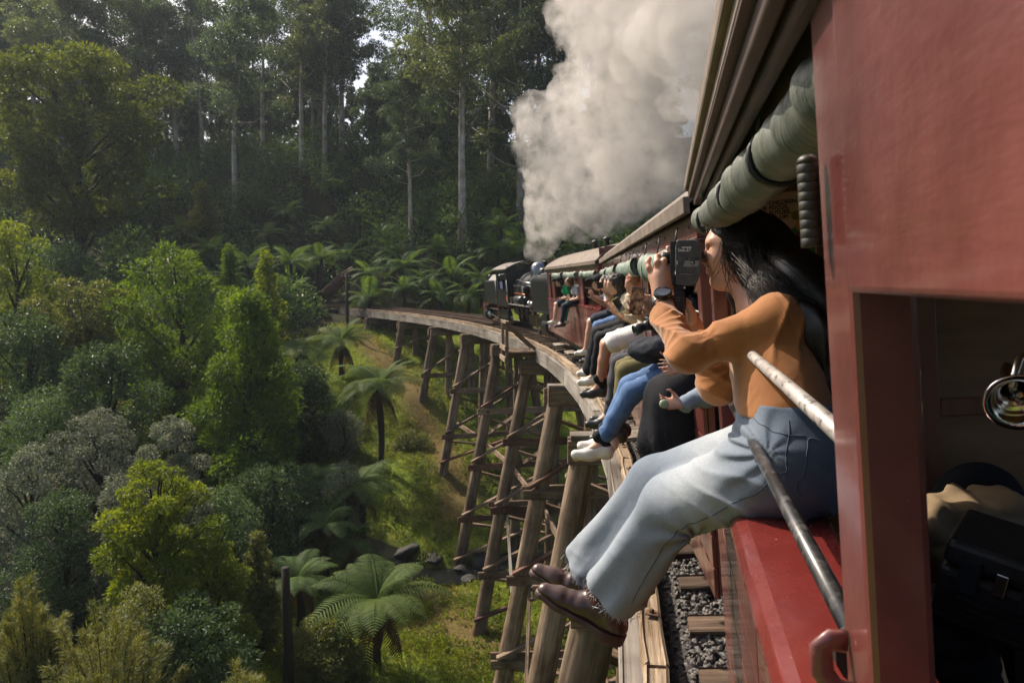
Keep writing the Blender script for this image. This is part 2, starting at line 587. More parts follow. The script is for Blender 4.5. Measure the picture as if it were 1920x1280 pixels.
CREEK = [at(560, 1010, 30), at(700, 1075, 28.6), at(770, 1085, 27.8), at(850, 1072, 27.6), at(930, 1050, 28.2), Vector((-4.6, 30.2, -9.4)), Vector((0, 32, -9.4)), Vector((9, 33, -9.2)), Vector((30, 35, -9))]
PATH = [at(672, 622, 47.5), at(705, 680, 45), at(745, 740, 42), at(785, 810, 38.5), at(830, 880, 35.5), at(860, 950, 33), at(850, 1010, 31)]
PATH2 = [at(800, 1120, 25.5), at(860, 1190, 23.2), at(915, 1215, 22.2), at(985, 1240, 21.6), (0, 20, 0)]

def _seg_dist(X, Y, poly):
    d = np.full(X.shape, 1e9)
    for a, b in zip(poly[:-1], poly[1:]):
        ax, ay, bx, by = a[0], a[1], b[0], b[1]
        L2 = (bx - ax) ** 2 + (by - ay) ** 2
        t = np.clip(((X - ax) * (bx - ax) + (Y - ay) * (by - ay)) / L2, 0, 1)
        d = np.minimum(d, np.hypot(X - ax - t * (bx - ax), Y - ay - t * (by - ay)))
    return d

def ground_np(X, Y):
    X = np.asarray(X, float); Y = np.asarray(Y, float)
    sh = X.shape; x = X.ravel(); y = Y.ravel()
    z = np.empty(len(x))
    for i in range(0, len(x), 20000):
        xx = x[i:i+20000]; yy = y[i:i+20000]
        r2 = (xx[:, None] - _ctrl[:, 0]) ** 2 + (yy[:, None] - _ctrl[:, 1]) ** 2
        z[i:i+20000] = _tps_k(r2) @ _W[:_n] + _W[_n] + xx * _W[_n+1] + yy * _W[_n+2]
    P = np.stack([x, y, np.zeros_like(x)], 1)
    z = z + 0.16 * fbm(P, 0.35, 3, 3) + 0.05 * fbm(P, 2.1, 2, 9)
    dc = _seg_dist(x, y, CREEK)
    z = z - 0.8 * np.exp(-(dc / 1.25) ** 2)
    # the track bed beyond the abutment is cut level
    ang = np.arctan2(y - CY0, x - CX); s = ang * RE; r = np.hypot(x - CX, y - CY0) - RE
    bed = np.clip((s - 54) / 3, 0, 1) * np.clip((3.2 - np.abs(r - 1.2)) / 1.6, 0, 1) * np.clip((69 - s) / 3, 0, 1)
    z = z * (1 - bed) + bed * (-0.42)
    return z.reshape(sh)

def gz(x, y): return float(ground_np(np.array([x]), np.array([y]))[0])

def make_ground():
    def axis(lo, mid0, mid1, hi, fine, coarse):
        a = [mid0]
        while a[-1] < mid1: a.append(a[-1] + fine)
        st = fine
        while a[-1] < hi: st = min(st * 1.09, coarse); a.append(a[-1] + st)
        b = [mid0]; st = fine
        while b[-1] > lo: st = min(st * 1.09, coarse); b.append(b[-1] - st)
        return np.array(list(reversed(b[1:])) + a)
    xs = axis(-330, -24, 2, 260, 0.26, 9); ys = axis(-90, 18, 48, 480, 0.26, 9)
    X, Y = np.meshgrid(xs, ys, indexing='ij')
    Z = ground_np(np.clip(X, -115, 65), np.clip(Y, -25, 175)) - 0.03 * np.maximum(Y - 175, 0)
    V = np.stack([X, Y, Z], -1).reshape(-1, 3)
    nx, ny = len(xs), len(ys)
    I = np.arange(nx * ny).reshape(nx, ny)
    Q = np.stack([I[:-1, :-1], I[1:, :-1], I[1:, 1:], I[:-1, 1:]], -1).reshape(-1, 4)
    # ---- material
    m, nt, b, out = nodes_of('ground')
    g = nt.nodes.new('ShaderNodeNewGeometry')
    att = nt.nodes.new('ShaderNodeAttribute'); att.attribute_name = 'cover'
    sep = nt.nodes.new('ShaderNodeSeparateColor'); nt.links.new(att.outputs['Color'], sep.inputs[0])
    n1 = N(nt, 'ShaderNodeTexNoise', Scale=1.3, Detail=8, Roughness=0.65); nt.links.new(g.outputs['Position'], n1.inputs['Vector'])
    n2 = N(nt, 'ShaderNodeTexNoise', Scale=9.0, Detail=6, Roughness=0.7); nt.links.new(g.outputs['Position'], n2.inputs['Vector'])
    grass = ramp(nt, [(0.3, (0.05, 0.09, 0.014)), (0.5, (0.13, 0.18, 0.024)), (0.72, (0.26, 0.25, 0.042))], n1.outputs[0])
    dry = ramp(nt, [(0.3, (0.07, 0.055, 0.018)), (0.55, (0.14, 0.10, 0.038)), (0.75, (0.24, 0.18, 0.065))], n2.outputs[0])
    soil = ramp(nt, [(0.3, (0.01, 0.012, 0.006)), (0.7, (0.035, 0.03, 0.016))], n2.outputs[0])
    mixa = nt.nodes.new('ShaderNodeMixRGB'); mixb = nt.nodes.new('ShaderNodeMixRGB')
    def edge(sock, amt):
        a = nt.nodes.new('ShaderNodeMath'); a.operation = 'MULTIPLY_ADD'; a.inputs[1].default_value = amt; a.inputs[2].default_value = -amt / 2
        nt.links.new(n2.outputs[0], a.inputs[0])
        c = nt.nodes.new('ShaderNodeMath'); c.operation = 'ADD'; c.use_clamp = True
        nt.links.new(sock, c.inputs[0]); nt.links.new(a.outputs[0], c.inputs[1]); return c.outputs[0]
    nt.links.new(edge(sep.outputs[0], 1.1), mixa.inputs[0]); nt.links.new(grass.outputs[0], mixa.inputs[1]); nt.links.new(dry.outputs[0], mixa.inputs[2])
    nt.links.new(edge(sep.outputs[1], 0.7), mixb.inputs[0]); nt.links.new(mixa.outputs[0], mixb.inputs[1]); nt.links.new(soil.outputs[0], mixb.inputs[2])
    nt.links.new(mixb.outputs[0], b.inputs['Base Color'])
    b.inputs['Roughness'].default_value = 0.95; b.inputs['Specular IOR Level'].default_value = 0.1
    bump(nt, n2.outputs[0], b, 0.8, 0.12)
    me = np_mesh('ground', V, Fq=Q, mats=[m], smooth=True)
    x, y = V[:, 0], V[:, 1]
    dp = np.minimum(_seg_dist(x, y, PATH), _seg_dist(x, y, PATH2) * 0.75)
    path = np.clip(1.25 - dp / 1.15, 0, 1)
    dc = _seg_dist(x, y, CREEK)
    ang = np.arctan2(y - CY0, x - CX); s = ang * RE; r = np.hypot(x - CX, y - CY0) - RE
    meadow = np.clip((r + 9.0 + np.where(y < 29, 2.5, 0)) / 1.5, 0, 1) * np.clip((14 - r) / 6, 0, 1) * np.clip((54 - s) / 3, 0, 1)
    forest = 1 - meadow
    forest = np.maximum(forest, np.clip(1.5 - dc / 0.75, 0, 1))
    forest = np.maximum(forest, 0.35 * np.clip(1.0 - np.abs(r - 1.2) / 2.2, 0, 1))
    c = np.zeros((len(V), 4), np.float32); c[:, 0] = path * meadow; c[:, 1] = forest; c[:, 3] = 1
    at_ = me.color_attributes.new('cover', 'FLOAT_COLOR', 'POINT'); at_.data.foreach_set('color', c.ravel())
    o = link('ground', me); tag(o, kind='structure')
    return o
make_ground()

# ---- creek water
def make_creek():
    m, nt, b, out = nodes_of('creek_water')
    b.inputs['Base Color'].default_value = (0.012, 0.013, 0.012, 1); b.inputs['Roughness'].default_value = 0.08
    co = coords(nt, (1, 1, 1))
    n = N(nt, 'ShaderNodeTexNoise', Scale=7.5, Detail=6, Roughness=0.65, Distortion=1.0); nt.links.new(co, n.inputs['Vector'])
    bump(nt, n.outputs[0], b, 1.0, 0.3)
    pts = CREEK; V = []; Q = []
    samp = []
    for i in range(len(pts) - 1):
        for k in range(8):
            samp.append(pts[i].lerp(pts[i + 1], k / 8))
    for i, p in enumerate(samp):
        t = (samp[min(i + 1, len(samp) - 1)] - samp[max(i - 1, 0)]); t.z = 0; t.normalize(); nrm = Vector((-t.y, t.x, 0))
        z = gz(p.x, p.y) + 0.36
        for k in range(5):
            q = p + nrm * ((k - 2) * 0.44); V.append((q.x, q.y, z))
    for i in range(len(samp) - 1):
        for k in range(4): Q.append((i*5+k, i*5+k+1, (i+1)*5+k+1, (i+1)*5+k))
    o = link('creek', np_mesh('creek', V, Fq=Q, mats=[m], smooth=True)); tag(o, kind='structure')
make_creek()

# ---- rocks beside the creek
ROCK = mat_noise('creek_rock', (0.008, 0.007, 0.006), (0.030, 0.026, 0.022), scale=6, rough=0.75, bmp=0.8, bdist=0.05)
def rock_mesh(seed):
    bm = bmesh.new(); bmesh.ops.create_icosphere(bm, subdivisions=3, radius=1)
    P = np.array([v.co[:] for v in bm.verts]); d = 1 + 0.28 * fbm(P, 1.1, 3, seed)
    for v, k in zip(bm.verts, d): v.co *= float(k)
    me = bpy.data.meshes.new('rock'); bm.to_mesh(me); bm.free(); me.materials.append(ROCK)
    me.polygons.foreach_set('use_smooth', [True] * len(me.polygons)); return me
rock_ms = [rock_mesh(k) for k in range(3)]
for i_, (q_, sc_, lab_) in enumerate((((902, 1040, 28.5), (0.42, 0.38, 0.34), 'rounded dark boulder on the far bank at the right end of the creek'),
                        ((868, 1058, 28.1), (0.5, 0.34, 0.18), 'flat wet stone just left of the boulder beside the creek'),
                        ((880, 1085, 27.2), (0.3, 0.28, 0.2), 'small dark stone in the creek water right of centre'),
                        ((765, 1062, 28.7), (0.5, 0.36, 0.22), 'low dark stone at the left end of the visible creek'),
                        ((815, 1056, 28.6), (0.36, 0.3, 0.14), 'narrow stone on the far bank midway along the creek'))):
    p_ = at(*q_); o_ = link('boulder', rock_ms[i_ % 3], None, (p_.x, p_.y, gz(p_.x, p_.y) + sc_[2] * 0.45 + 0.12), (0.1, 0.2, i_ * 1.3), sc_)
    tag(o_, lab_, 'rock', 'stones along the creek')

# ================================================================== trestle bridge and track
W_POST = mat_wood('trestle_log', (0.05, 0.036, 0.026), (0.19, 0.135, 0.09), (0.38, 0.285, 0.20), stretch=(5, 5, 0.35), scale=2.4, bdist=0.03)
W_BEAM = mat_wood('trestle_beam', (0.06, 0.042, 0.03), (0.20, 0.14, 0.095), (0.40, 0.30, 0.21), stretch=(9, 9, 0.6), scale=2.6, bdist=0.015)
W_RED = mat_wood('trestle_beam_red', (0.05, 0.024, 0.017), (0.14, 0.068, 0.046), (0.24, 0.15, 0.10), stretch=(9, 9, 0.6), scale=2.6, bdist=0.012)
W_DECK = mat_wood('guard_timber', (0.07, 0.05, 0.034), (0.30, 0.225, 0.155), (0.50, 0.40, 0.29), stretch=(16, 16, 0.5), scale=2.6, bmp=1.0, bdist=0.012, stain=(0.55, 0.48, 0.4))
W_GREY = mat_wood('deck_fascia', (0.10, 0.09, 0.08), (0.22, 0.20, 0.175), (0.34, 0.31, 0.27), stretch=(10, 10, 0.3), scale=1.6, bdist=0.006)
W_SLEEP = mat_wood('sleeper_wood', (0.035, 0.024, 0.018), (0.12, 0.08, 0.055), (0.26, 0.185, 0.13), stretch=(14, 14, 0.8), scale=2.4, bdist=0.012)
IRON = mat_noise('rusty_iron', (0.055, 0.03, 0.02), (0.16, 0.085, 0.045), scale=40, rough=0.7, metal=0.4, bmp=0.4, bdist=0.002)
RAILM = mat_noise('rail_steel', (0.09, 0.055, 0.04), (0.16, 0.10, 0.075), scale=30, rough=0.5, metal=0.6, bmp=0.2, bdist=0.002)
RAILT = mat_plain('rail_top', (0.42, 0.40, 0.38), 0.25, 1.0)
brng = random.Random(5)

def place_z(o, a, b, up=None):
    a = Vector(a); b = Vector(b); d = (b - a).normalized()
    u = Vector(up) if up is not None else Vector((0, 0, 1))
    x = u.cross(d)
    if x.length < 1e-3: x = Vector((1, 0, 0)) - d * d.x
    x.normalize(); y = d.cross(x)
    M = Matrix((x, y, d)).transposed().to_4x4(); M.translation = a
    o.matrix_world = M
    return o

def timber(name, a, b, w, h, mat, parent, up=None, segs=4, bev=0.012, wob=0.006):
    """squared timber from a to b; w across, h along up"""
    L = (Vector(b) - Vector(a)).length
    bm = MB(); rows = []
    for i in range(segs + 1):
        z = L * i / segs; jx, jy = brng.uniform(-wob, wob), brng.uniform(-wob, wob)
        kw, kh = w * brng.uniform(0.97, 1.03) / 2, h * brng.uniform(0.97, 1.03) / 2
        c = min(bev, kw * .4, kh * .4)
        for sx, sy in ((-1,-1),(1,-1),(1,1),(-1,1)):
            for ex, ey in ((c, 0), (0, c)) if sx * sy > 0 else ((0, c), (c, 0)):
                bm.v.append((jx + sx * (kw - ex), jy + sy * (kh - ey), z))
    n = 8
    for i in range(segs):
        for k in range(n): bm.f.append((i*n+k, i*n+(k+1) % n, (i+1)*n+(k+1) % n, (i+1)*n+k))
    bm.f.append(tuple(reversed(range(n)))); bm.f.append(tuple(segs*n+k for k in range(n)))
    o = bm.build(name, mat, parent)
    return place_z(o, a, b, up)

def log(name, a, b, ra, rb, mat, parent, segs=7, n=12):
    L = (Vector(b) - Vector(a)).length
    bm = MB()
    jit = [[1 + brng.uniform(-0.07, 0.07) for k in range(n)] for _ in range(2)]
    ox, oy = brng.uniform(-.03, .03), brng.uniform(-.03, .03)
    for i in range(segs + 1):
        t = i / segs; r = ra + (rb - ra) * t
        for k in range(n):
            q = r * (jit[0][k] * (1 - t) + jit[1][k] * t) * (1 + brng.uniform(-.02, .02))
            bm.v.append((q * math.cos(2*PI*k/n) + ox * math.sin(t * PI), q * math.sin(2*PI*k/n) + oy * math.sin(t * PI), L * t))
    for i in range(segs):
        for k in range(n): bm.f.append((i*n+k, i*n+(k+1) % n, (i+1)*n+(k+1) % n, (i+1)*n+k))
    bm.f.append(tuple(reversed(range(n)))); bm.f.append(tuple(segs*n+k for k in range(n)))
    o = bm.build(name, mat, parent, smooth=True); auto_smooth(o, 50)
    return place_z(o, a, b)

bridge = empty('trestle_bridge', arc(24, 1.2, -9))
tag(bridge, 'curved brown timber trestle bridge carrying the railway over the grassy creek', 'bridge')
bridge_inv = bridge.matrix_basis.inverted()
def on_bridge(o):
    M = o.matrix_world.copy(); o.parent = bridge; o.matrix_world = M; return o

BOLT0 = MB().box((-.035, -.035, 0), (.035, .035, .008)).lathe([(0, .03), (.012, .03), (.016, .022), (.016, 0)], n=6).mesh('bolt', IRON)
BENTS = [6.1 + 5.9 * k for k in range(-1, 9)]
ROWS = {}
for bi, s in enumerate(BENTS):
    t, rr = arc_t(s)
    base = arc(s, 1.2, 0)
    zg = gz(base.x, base.y) - 0.6
    bent = empty('bent', (base.x, base.y, zg)); bent.parent = bridge; bent.matrix_parent_inverse = bridge_inv
    bpy.context.view_layer.update()
    def P(r, z, dt=0.0): return arc(s, r, z) + t * dt
    ch = []
    zc = -0.56
    near = s < 30
    # double cap timbers, one each side of the posts
    for sg in (-1, 1):
        ch.append(timber('cap', P(-0.55 + brng.uniform(-.05, .05), zc - 0.2, sg * 0.15), P(3.2, zc - 0.2, sg * 0.15), 0.17, 0.40 if near else 0.36, W_BEAM, None))
    ch.append(timber('corbel', P(-0.5, zc + 0.05, 0), P(3.1, zc + 0.05, 0), 0.44, 0.1, W_GREY if brng.random() < .4 else W_BEAM, None))
    # posts: battered outside, upright inside
    def foot(r): p = arc(s, r); return gz(p.x, p.y) - 0.5
    tops = [(-0.25, 0.215), (0.62, 0.19), (1.85, 0.19), (2.75, 0.215)]
    feet = []
    for r0, ra in tops:
        bat = {-0.25: -0.185, 0.62: -0.02, 1.85: 0.02, 2.75: 0.185}[r0]
        H0 = (zc - 0.1)
        zf = foot(r0); r1 = r0 + bat * (H0 - zf); zf = foot(r1); r1 = r0 + bat * (H0 - zf)
        feet.append((r0, H0, r1, zf))
        ch.append(log('post', P(r1, zf), P(r0, H0), ra * brng.uniform(1.05, 1.2), ra * brng.uniform(0.92, 1.0), W_POST, None))
    ROWS[bi] = feet
    def r_at(k, z):
        r0, z0, r1, z1 = feet[k]; f = (z0 - z) / max(z0 - z1, 0.01); return r0 + (r1 - r0) * f
    depth = -zg - 0.9
    levels = [z for z in (-3.15, -5.35, -7.5) if z > zg + 1.2]
    if not levels and depth > 1.2: levels = []
    for z in levels:
        for sg in (-1, 1):
            if sg > 0 and brng.random() < 0.6: continue
            if near and sg < 0:
                for kk in (0, 1):
                    bo_ = link('bolt', BOLT0); bo_.matrix_world = Matrix.Translation(P(r_at(kk, z), z, sg * 0.297)) @ Vector((0, 0, 1)).rotation_difference(t * sg).to_matrix().to_4x4() @ Matrix.Scale(1.7, 4); ch.append(bo_)
            ch.append(timber('waling', P(r_at(0, z) - 0.42, z + brng.uniform(-.04, .04), sg * 0.24), P(r_at(3, z) + 0.4, z, sg * 0.24), 0.11, 0.24, W_RED if brng.random() < .12 else W_BEAM, None))
    zs = [zc - 0.45] + levels + [zg + 0.75]
    for i in range(len(zs) - 1):
        za, zb = zs[i], zs[i + 1]
        if za - zb < 1.0: continue
        sg = 1 if i % 2 else -1
        ch.append(timber('brace', P(r_at(0, zb + .2) - 0.3, zb + 0.2, -0.25), P(r_at(2, za - .15) + 0.2, za - 0.15, -0.25), 0.09, 0.21, W_RED if brng.random() < .12 else W_BEAM, None, up=t))
        ch.append(timber('brace', P(r_at(0, za - .25) - 0.2, za - 0.25, 0.26), P(r_at(3, zb + .3) + 0.2, zb + 0.3, 0.26), 0.09, 0.21, W_BEAM, None, up=t))
    for o in ch:
        M = o.matrix_world.copy(); o.parent = bent; o.matrix_parent_inverse = (bridge_inv.inverted() @ bridge_inv @ Matrix.Translation((base.x, base.y, zg))).inverted()
        o.matrix_basis = M
# long braces tying neighbouring bents together
for bi in range(len(BENTS) - 1):
    s0, s1 = BENTS[bi], BENTS[bi + 1]
    for row, (za, zb) in ((1, (-3.2, -5.4)), (0, (-7.4, -5.5))):
        g0 = gz(*arc(s0, 1.2).xy); g1 = gz(*arc(s1, 1.2).xy)
        if za < g0 + .5 or zb < g1 + .5: continue
        if row == 0 and bi not in (1, 2, 3): continue
        def rr_(b, z):
            r0, z0, r1, z1 = ROWS[b][row]; return r0 + (r1 - r0) * (z0 - z) / max(z0 - z1, 0.01) + (0.2 if row != 2 else -0.2)
        o = timber('longitudinal_brace', arc(s0, rr_(bi, za), za), arc(s1, rr_(bi + 1, zb), zb), 0.08, 0.18, brng.choice([W_BEAM, W_GREY, W_BEAM]), None)
        on_bridge(o)
    zz = -5.45
    if min(gz(*arc(s0, 1.2).xy), gz(*arc(s1, 1.2).xy)) < zz - 0.8:
        for row in (1,):
            def rq(b):
                r0, z0, r1, z1 = ROWS[b][row]; return r0 + (r1 - r0) * (z0 - zz) / max(z0 - z1, 0.01) - 0.22
            on_bridge(timber('longitudinal_waling', arc(s0 - .3, rq(bi), zz), arc(s1 + .3, rq(bi + 1), zz), 0.09, 0.2, W_BEAM, None))

# ---- deck: stringers, fascia planks, guard timbers with bolts
DECK0, DECK1 = -6.0, 59.0
for bi in range(-1, len(BENTS)):
    s0 = BENTS[bi] if bi >= 0 else DECK0
    s1 = BENTS[bi + 1] if bi + 1 < len(BENTS) else DECK1
    if s1 <= s0: continue
    for r_ in (0.75, 1.75, 2.75):
        on_bridge(timber('stringer', arc(s0, r_, -0.36), arc(s1, r_, -0.36), 0.26, 0.30, W_BEAM, None, segs=2))
    sm = (s0 + s1) / 2
    for a_, b_ in ((s0, sm), (sm, s1)):
        on_bridge(timber('fascia_plank', arc(a_ + .01, -0.055, -0.27), arc(b_ - .01, -0.055, -0.27), 0.13, 0.40, W_GREY, None, segs=3))
    on_bridge(timber('fascia_plank', arc(s0 + .01, 2.75, -0.1), arc(s1 - .01, 2.75, -0.1), 0.13, 0.4, W_GREY, None, segs=3))
floor_b = MB()
nfl = 90
for i in range(nfl + 1):
    s = DECK0 + (DECK1 - DECK0) * i / nfl
    for r_ in (0.02, 2.7):
        floor_b.v.append(tuple(arc(s, r_, -0.19)))
for i in range(nfl): floor_b.f.append((2*i, 2*i+1, 2*i+3, 2*i+2))
on_bridge(floor_b.build('deck_floor', W_SLEEP))
BOLT = MB().box((-.035, -.035, 0), (.035, .035, .008)).lathe([(0, .03), (.012, .03), (.016, .022), (.016, 0)], n=6).mesh('bolt', IRON)
gs = DECK0
gi = 0
while gs < DECK1:
    L = 2.35 if gs < 30 else 4.7
    a_, b_ = gs + 0.008, min(gs + L, DECK1) - 0.008
    g = timber('guard_timber', arc(a_, 0.062, -0.005), arc(b_, 0.062, -0.005), 0.135, 0.15, W_DECK, None, segs=10 if gs < 16 else 4, bev=0.018, wob=0.006)
    on_bridge(g)
    if gs < 14:
        for q in (0.25, 0.5, 0.75):
            p = arc(a_ + (b_ - a_) * q, 0.062, 0.071)
            o = link('bolt', BOLT); o.matrix_world = Matrix.Translation(p) @ Matrix.Rotation(brng.uniform(0, 3), 4, 'Z')
            M = o.matrix_world.copy(); o.parent = g; o.matrix_parent_inverse = g.matrix_world.inverted(); o.matrix_basis = M
    gs += L; gi += 1

# ---- refuge platform hung outside the deck
plat = empty('refuge_platform', arc(23.8, -0.6, -0.1)); plat.parent = bridge; plat.matrix_parent_inverse = bridge_inv
plat_inv = Matrix.Translation(arc(23.8, -0.6, -0.1)).inverted()
def on_plat(o):
    M = o.matrix_world.copy(); o.parent = plat; o.matrix_parent_inverse = plat_inv; o.matrix_basis = M
def PP(r, ds, z): return arc(23.8 + ds, r, z)
for ds in (-0.42, 0.42):
    on_plat(timber('bearer', PP(-1.05, ds, -0.28), PP(0.2, ds, -0.28), 0.1, 0.16, W_BEAM, None))
for k in range(5):
    on_plat(timber('plank', PP(-1.0, -0.5 + k * .25, -0.17), PP(-0.02, -0.5 + k * .25, -0.17), 0.22, 0.05, W_DECK, None))
for ds in (-0.48, 0.48):
    on_plat(timber('rail_post', PP(-1.02, ds, -0.75), PP(-1.02, ds, 0.72), 0.09, 0.09, W_DECK, None))
    on_plat(timber('rail_strut', PP(-.98, ds, 0.70), PP(-0.1, ds, -0.1), 0.07, 0.1, W_BEAM, None))
on_plat(timber('handrail', PP(-1.02, -0.6, 0.77), PP(-1.02, 0.6, 0.77), 0.13, 0.09, W_DECK, None))
for z in (-0.05, -0.4):
    on_plat(timber('toe_board', PP(-1.09, -0.6, z), PP(-1.09, 0.6, z), 0.05, 0.16, W_DECK, None))

# ---- track (sleepers tilt with the curve), rails, ballast
CANT = 4.9
track = empty('railway_track', arc(24, 1.27, 0)); tag(track, kind='structure')
track_inv = Matrix.Translation(arc(24, 1.27, 0)).inverted()
def on_track(o):
    M = o.matrix_world.copy(); o.parent = track; o.matrix_parent_inverse = track_inv; o.matrix_basis = M; return o
TANC = math.tan(rad(CANT))
def tz(r): return (r - 0.3) * TANC
s = -3.0
while s < 68:
    j = brng.uniform(-.03, .03)
    on_track(timber('sleeper', arc(s, 0.31 + j, tz(.31) - 0.055), arc(s + brng.uniform(-.02, .02), 2.2, tz(2.2) - 0.055), 0.22, 0.13, W_SLEEP, None, segs=3, bev=.01, wob=.004))
    s += 0.64
for rg in (1.27 - 0.381, 1.27 + 0.381):
    mb = MB(); top = MB()
    n_ = 110
    prof = [(-.045, 0), (.045, 0), (.045, .012), (.008, .02), (.008, .075), (.028, .082), (.028, .10), (-.028, .10), (-.028, .082), (-.008, .075), (-.008, .02), (-.045, .012)]
    for i in range(n_ + 1):
        s = -4 + 74 * i / n_
        for dr, dz in prof: mb.v.append(tuple(arc(s, rg + dr, tz(rg) + 0.012 + dz)))
        for dr in (-.02, .02): top.v.append(tuple(arc(s, rg + dr, tz(rg) + 0.1135)))
    m_ = len(prof)
    for i in range(n_):
        for k in range(m_): mb.f.append((i*m_+k, i*m_+(k+1) % m_, (i+1)*m_+(k+1) % m_, (i+1)*m_+k))
        top.f.append((2*i, 2*i+1, 2*i+3, 2*i+2))
    r_o = on_track(mb.build('rail', RAILM)); t_o = top.build('rail_head', RAILT)
    M = t_o.matrix_world.copy(); t_o.parent = r_o; t_o.matrix_parent_inverse = r_o.matrix_world.inverted()

def make_ballast():
    rng = np.random.default_rng(3)
    STONE = mat_noise('ballast_stone', (0.035, 0.033, 0.034), (0.15, 0.135, 0.125), scale=9, rough=0.75, bmp=0.4, bdist=0.004, c2=(0.2, 0.17, 0.14), s2=23)
    ico = bmesh.new(); bmesh.ops.create_icosphere(ico, subdivisions=1, radius=1)
    iv = np.array([v.co[:] for v in ico.verts]); it = np.array([[v.index for v in f.verts] for f in ico.faces]); ico.free()
    n = 17000
    u = rng.random(n); s = 2.2 + 20 * u ** 2.2
    r = rng.uniform(0.16, 1.0, n)
    size = rng.uniform(0.012, 0.024, n) * (1 + 0.25 * (s > 9))
    z = np.where(r < 0.26, -0.1, -0.055) + (r - .3) * TANC + rng.uniform(-.022, .02, n) - 0.03 * (r < 0.2)
    a = s / RE
    c = np.stack([CX + (RE + r) * np.cos(a), CY0 + (RE + r) * np.sin(a), z], 1)
    jit = 1 + rng.uniform(-.34, .34, (n, len(iv), 1))
    ax = rng.uniform(.65, 1.25, (n, 1, 3))
    th = rng.uniform(0, 6.28, n); ct, st = np.cos(th), np.sin(th)
    V = iv[None] * jit * ax * size[:, None, None]
    X = V[..., 0] * ct[:, None] - V[..., 1] * st[:, None]; Y = V[..., 0] * st[:, None] + V[..., 1] * ct[:, None]
    V = np.stack([X, Y, V[..., 2]], -1) + c[:, None]
    T = (it[None] + (np.arange(n) * len(iv))[:, None, None]).reshape(-1, 3)
    o = link('ballast', np_mesh('ballast', V.reshape(-1, 3), Ft=T, mats=[STONE])); tag(o, 'loose dark grey ballast stones between sleepers and guard timber', 'ballast', kind='stuff')
    # the bed below the loose stones
    m = mat_noise('ballast_bed', (0.02, 0.019, 0.019), (0.075, 0.068, 0.062), scale=45, rough=0.9, bmp=1.0, bdist=0.03)
    mb = MB(); k_ = 120
    for i in range(k_ + 1):
        s_ = -5 + 74 * i / k_
        for r_, dz in ((0.135, -0.135), (0.2, -0.11), (0.28, -0.072), (2.3, -0.07), (2.66, -0.16)): mb.v.append(tuple(arc(s_, r_, dz + (tz(r_) if r_ > .2 else 0))))
    for i in range(k_):
        for k in range(4): mb.f.append((5*i+k, 5*i+k+1, 5*i+6+k, 5*i+5+k))
    o = mb.build('ballast_bed', m, smooth=True); tag(o, kind='structure')
make_ballast()

# ================================================================== carriages
def mat_paint(name, c0, c1, rough=0.28, chips=None, scale=3.0, coat=0.35):
    """glossy coach paint with sun-bleached patches, drips and small chips"""
    m, nt, b, out = nodes_of(name)
    co = coords(nt, (1, 1, 1))
    n = N(nt, 'ShaderNodeTexNoise', Scale=scale, Detail=7, Roughness=0.65); nt.links.new(co, n.inputs['Vector'])
    r = ramp(nt, [(0.32, c0), (0.68, c1)], n.outputs[0]); colr = r.outputs[0]
    n2 = N(nt, 'ShaderNodeTexNoise', Scale=55, Detail=3, Roughness=0.5); nt.links.new(co, n2.inputs['Vector'])
    if chips:
        r2 = ramp(nt, [(0.745, (0, 0, 0)), (0.775, (1, 1, 1))], n2.outputs[0])
        mx = nt.nodes.new('ShaderNodeMixRGB'); mx.inputs[2].default_value = tuple(chips) + (1,)
        nt.links.new(r2.outputs[0], mx.inputs[0]); nt.links.new(colr, mx.inputs[1]); colr = mx.outputs[0]
    nt.links.new(colr, b.inputs['Base Color'])
    mr = nt.nodes.new('ShaderNodeMapRange'); mr.inputs['From Min'].default_value = 0.3; mr.inputs['From Max'].default_value = 0.7
    mr.inputs['To Min'].default_value = rough * 0.8; mr.inputs['To Max'].default_value = rough * 1.6
    nt.links.new(n.outputs[0], mr.inputs['Value']); nt.links.new(mr.outputs[0], b.inputs['Roughness'])
    b.inputs['Coat Weight'].default_value = coat; b.inputs['Coat Roughness'].default_value = 0.09
    n3 = N(nt, 'ShaderNodeTexNoise', Scale=14, Detail=4); nt.links.new(co, n3.inputs['Vector'])
    co3 = coords(nt, (1.5, 1.5, 9)); n4 = N(nt, 'ShaderNodeTexNoise', Scale=3.5, Detail=6, Roughness=.7); nt.links.new(co3, n4.inputs['Vector'])
    ad = nt.nodes.new('ShaderNodeMath'); ad.operation = 'MULTIPLY_ADD'; ad.inputs[1].default_value = .6
    nt.links.new(n4.outputs[0], ad.inputs[0]); nt.links.new(n3.outputs[0], ad.inputs[2])
    bump(nt, ad.outputs[0], b, 0.22, 0.012)
    MATS[name] = m
    return m

MAROON = mat_paint('maroon_paint', (0.085, 0.020, 0.017), (0.17, 0.046, 0.039), 0.32, (0.35, 0.24, 0.2), coat=0.8)
REDSILL = mat_paint('red_sill_paint', (0.105, 0.014, 0.012), (0.145, 0.021, 0.017), 0.22, (0.4, 0.28, 0.24), coat=0.6)
ROOFM = mat_noise('roof_canvas', (0.10, 0.075, 0.058), (0.21, 0.165, 0.13), scale=6, rough=0.75, bmp=0.3, bdist=0.01, c2=(0.08, 0.06, 0.05))
SOFFIT = mat_noise('dark_soffit', (0.035, 0.022, 0.02), (0.085, 0.05, 0.042), scale=9, rough=0.5, bmp=0.2, bdist=0.004)
CREAM = mat_noise('interior_ply', (0.20, 0.115, 0.055), (0.28, 0.17, 0.085), scale=5, rough=0.5, stretch=(1, 1, 4), bmp=0.1)
INTW = mat_noise('interior_varnish', (0.15, 0.07, 0.042), (0.23, 0.11, 0.065), scale=6, rough=0.38, stretch=(3, 3, .4), bmp=0.15, coat=0.3)
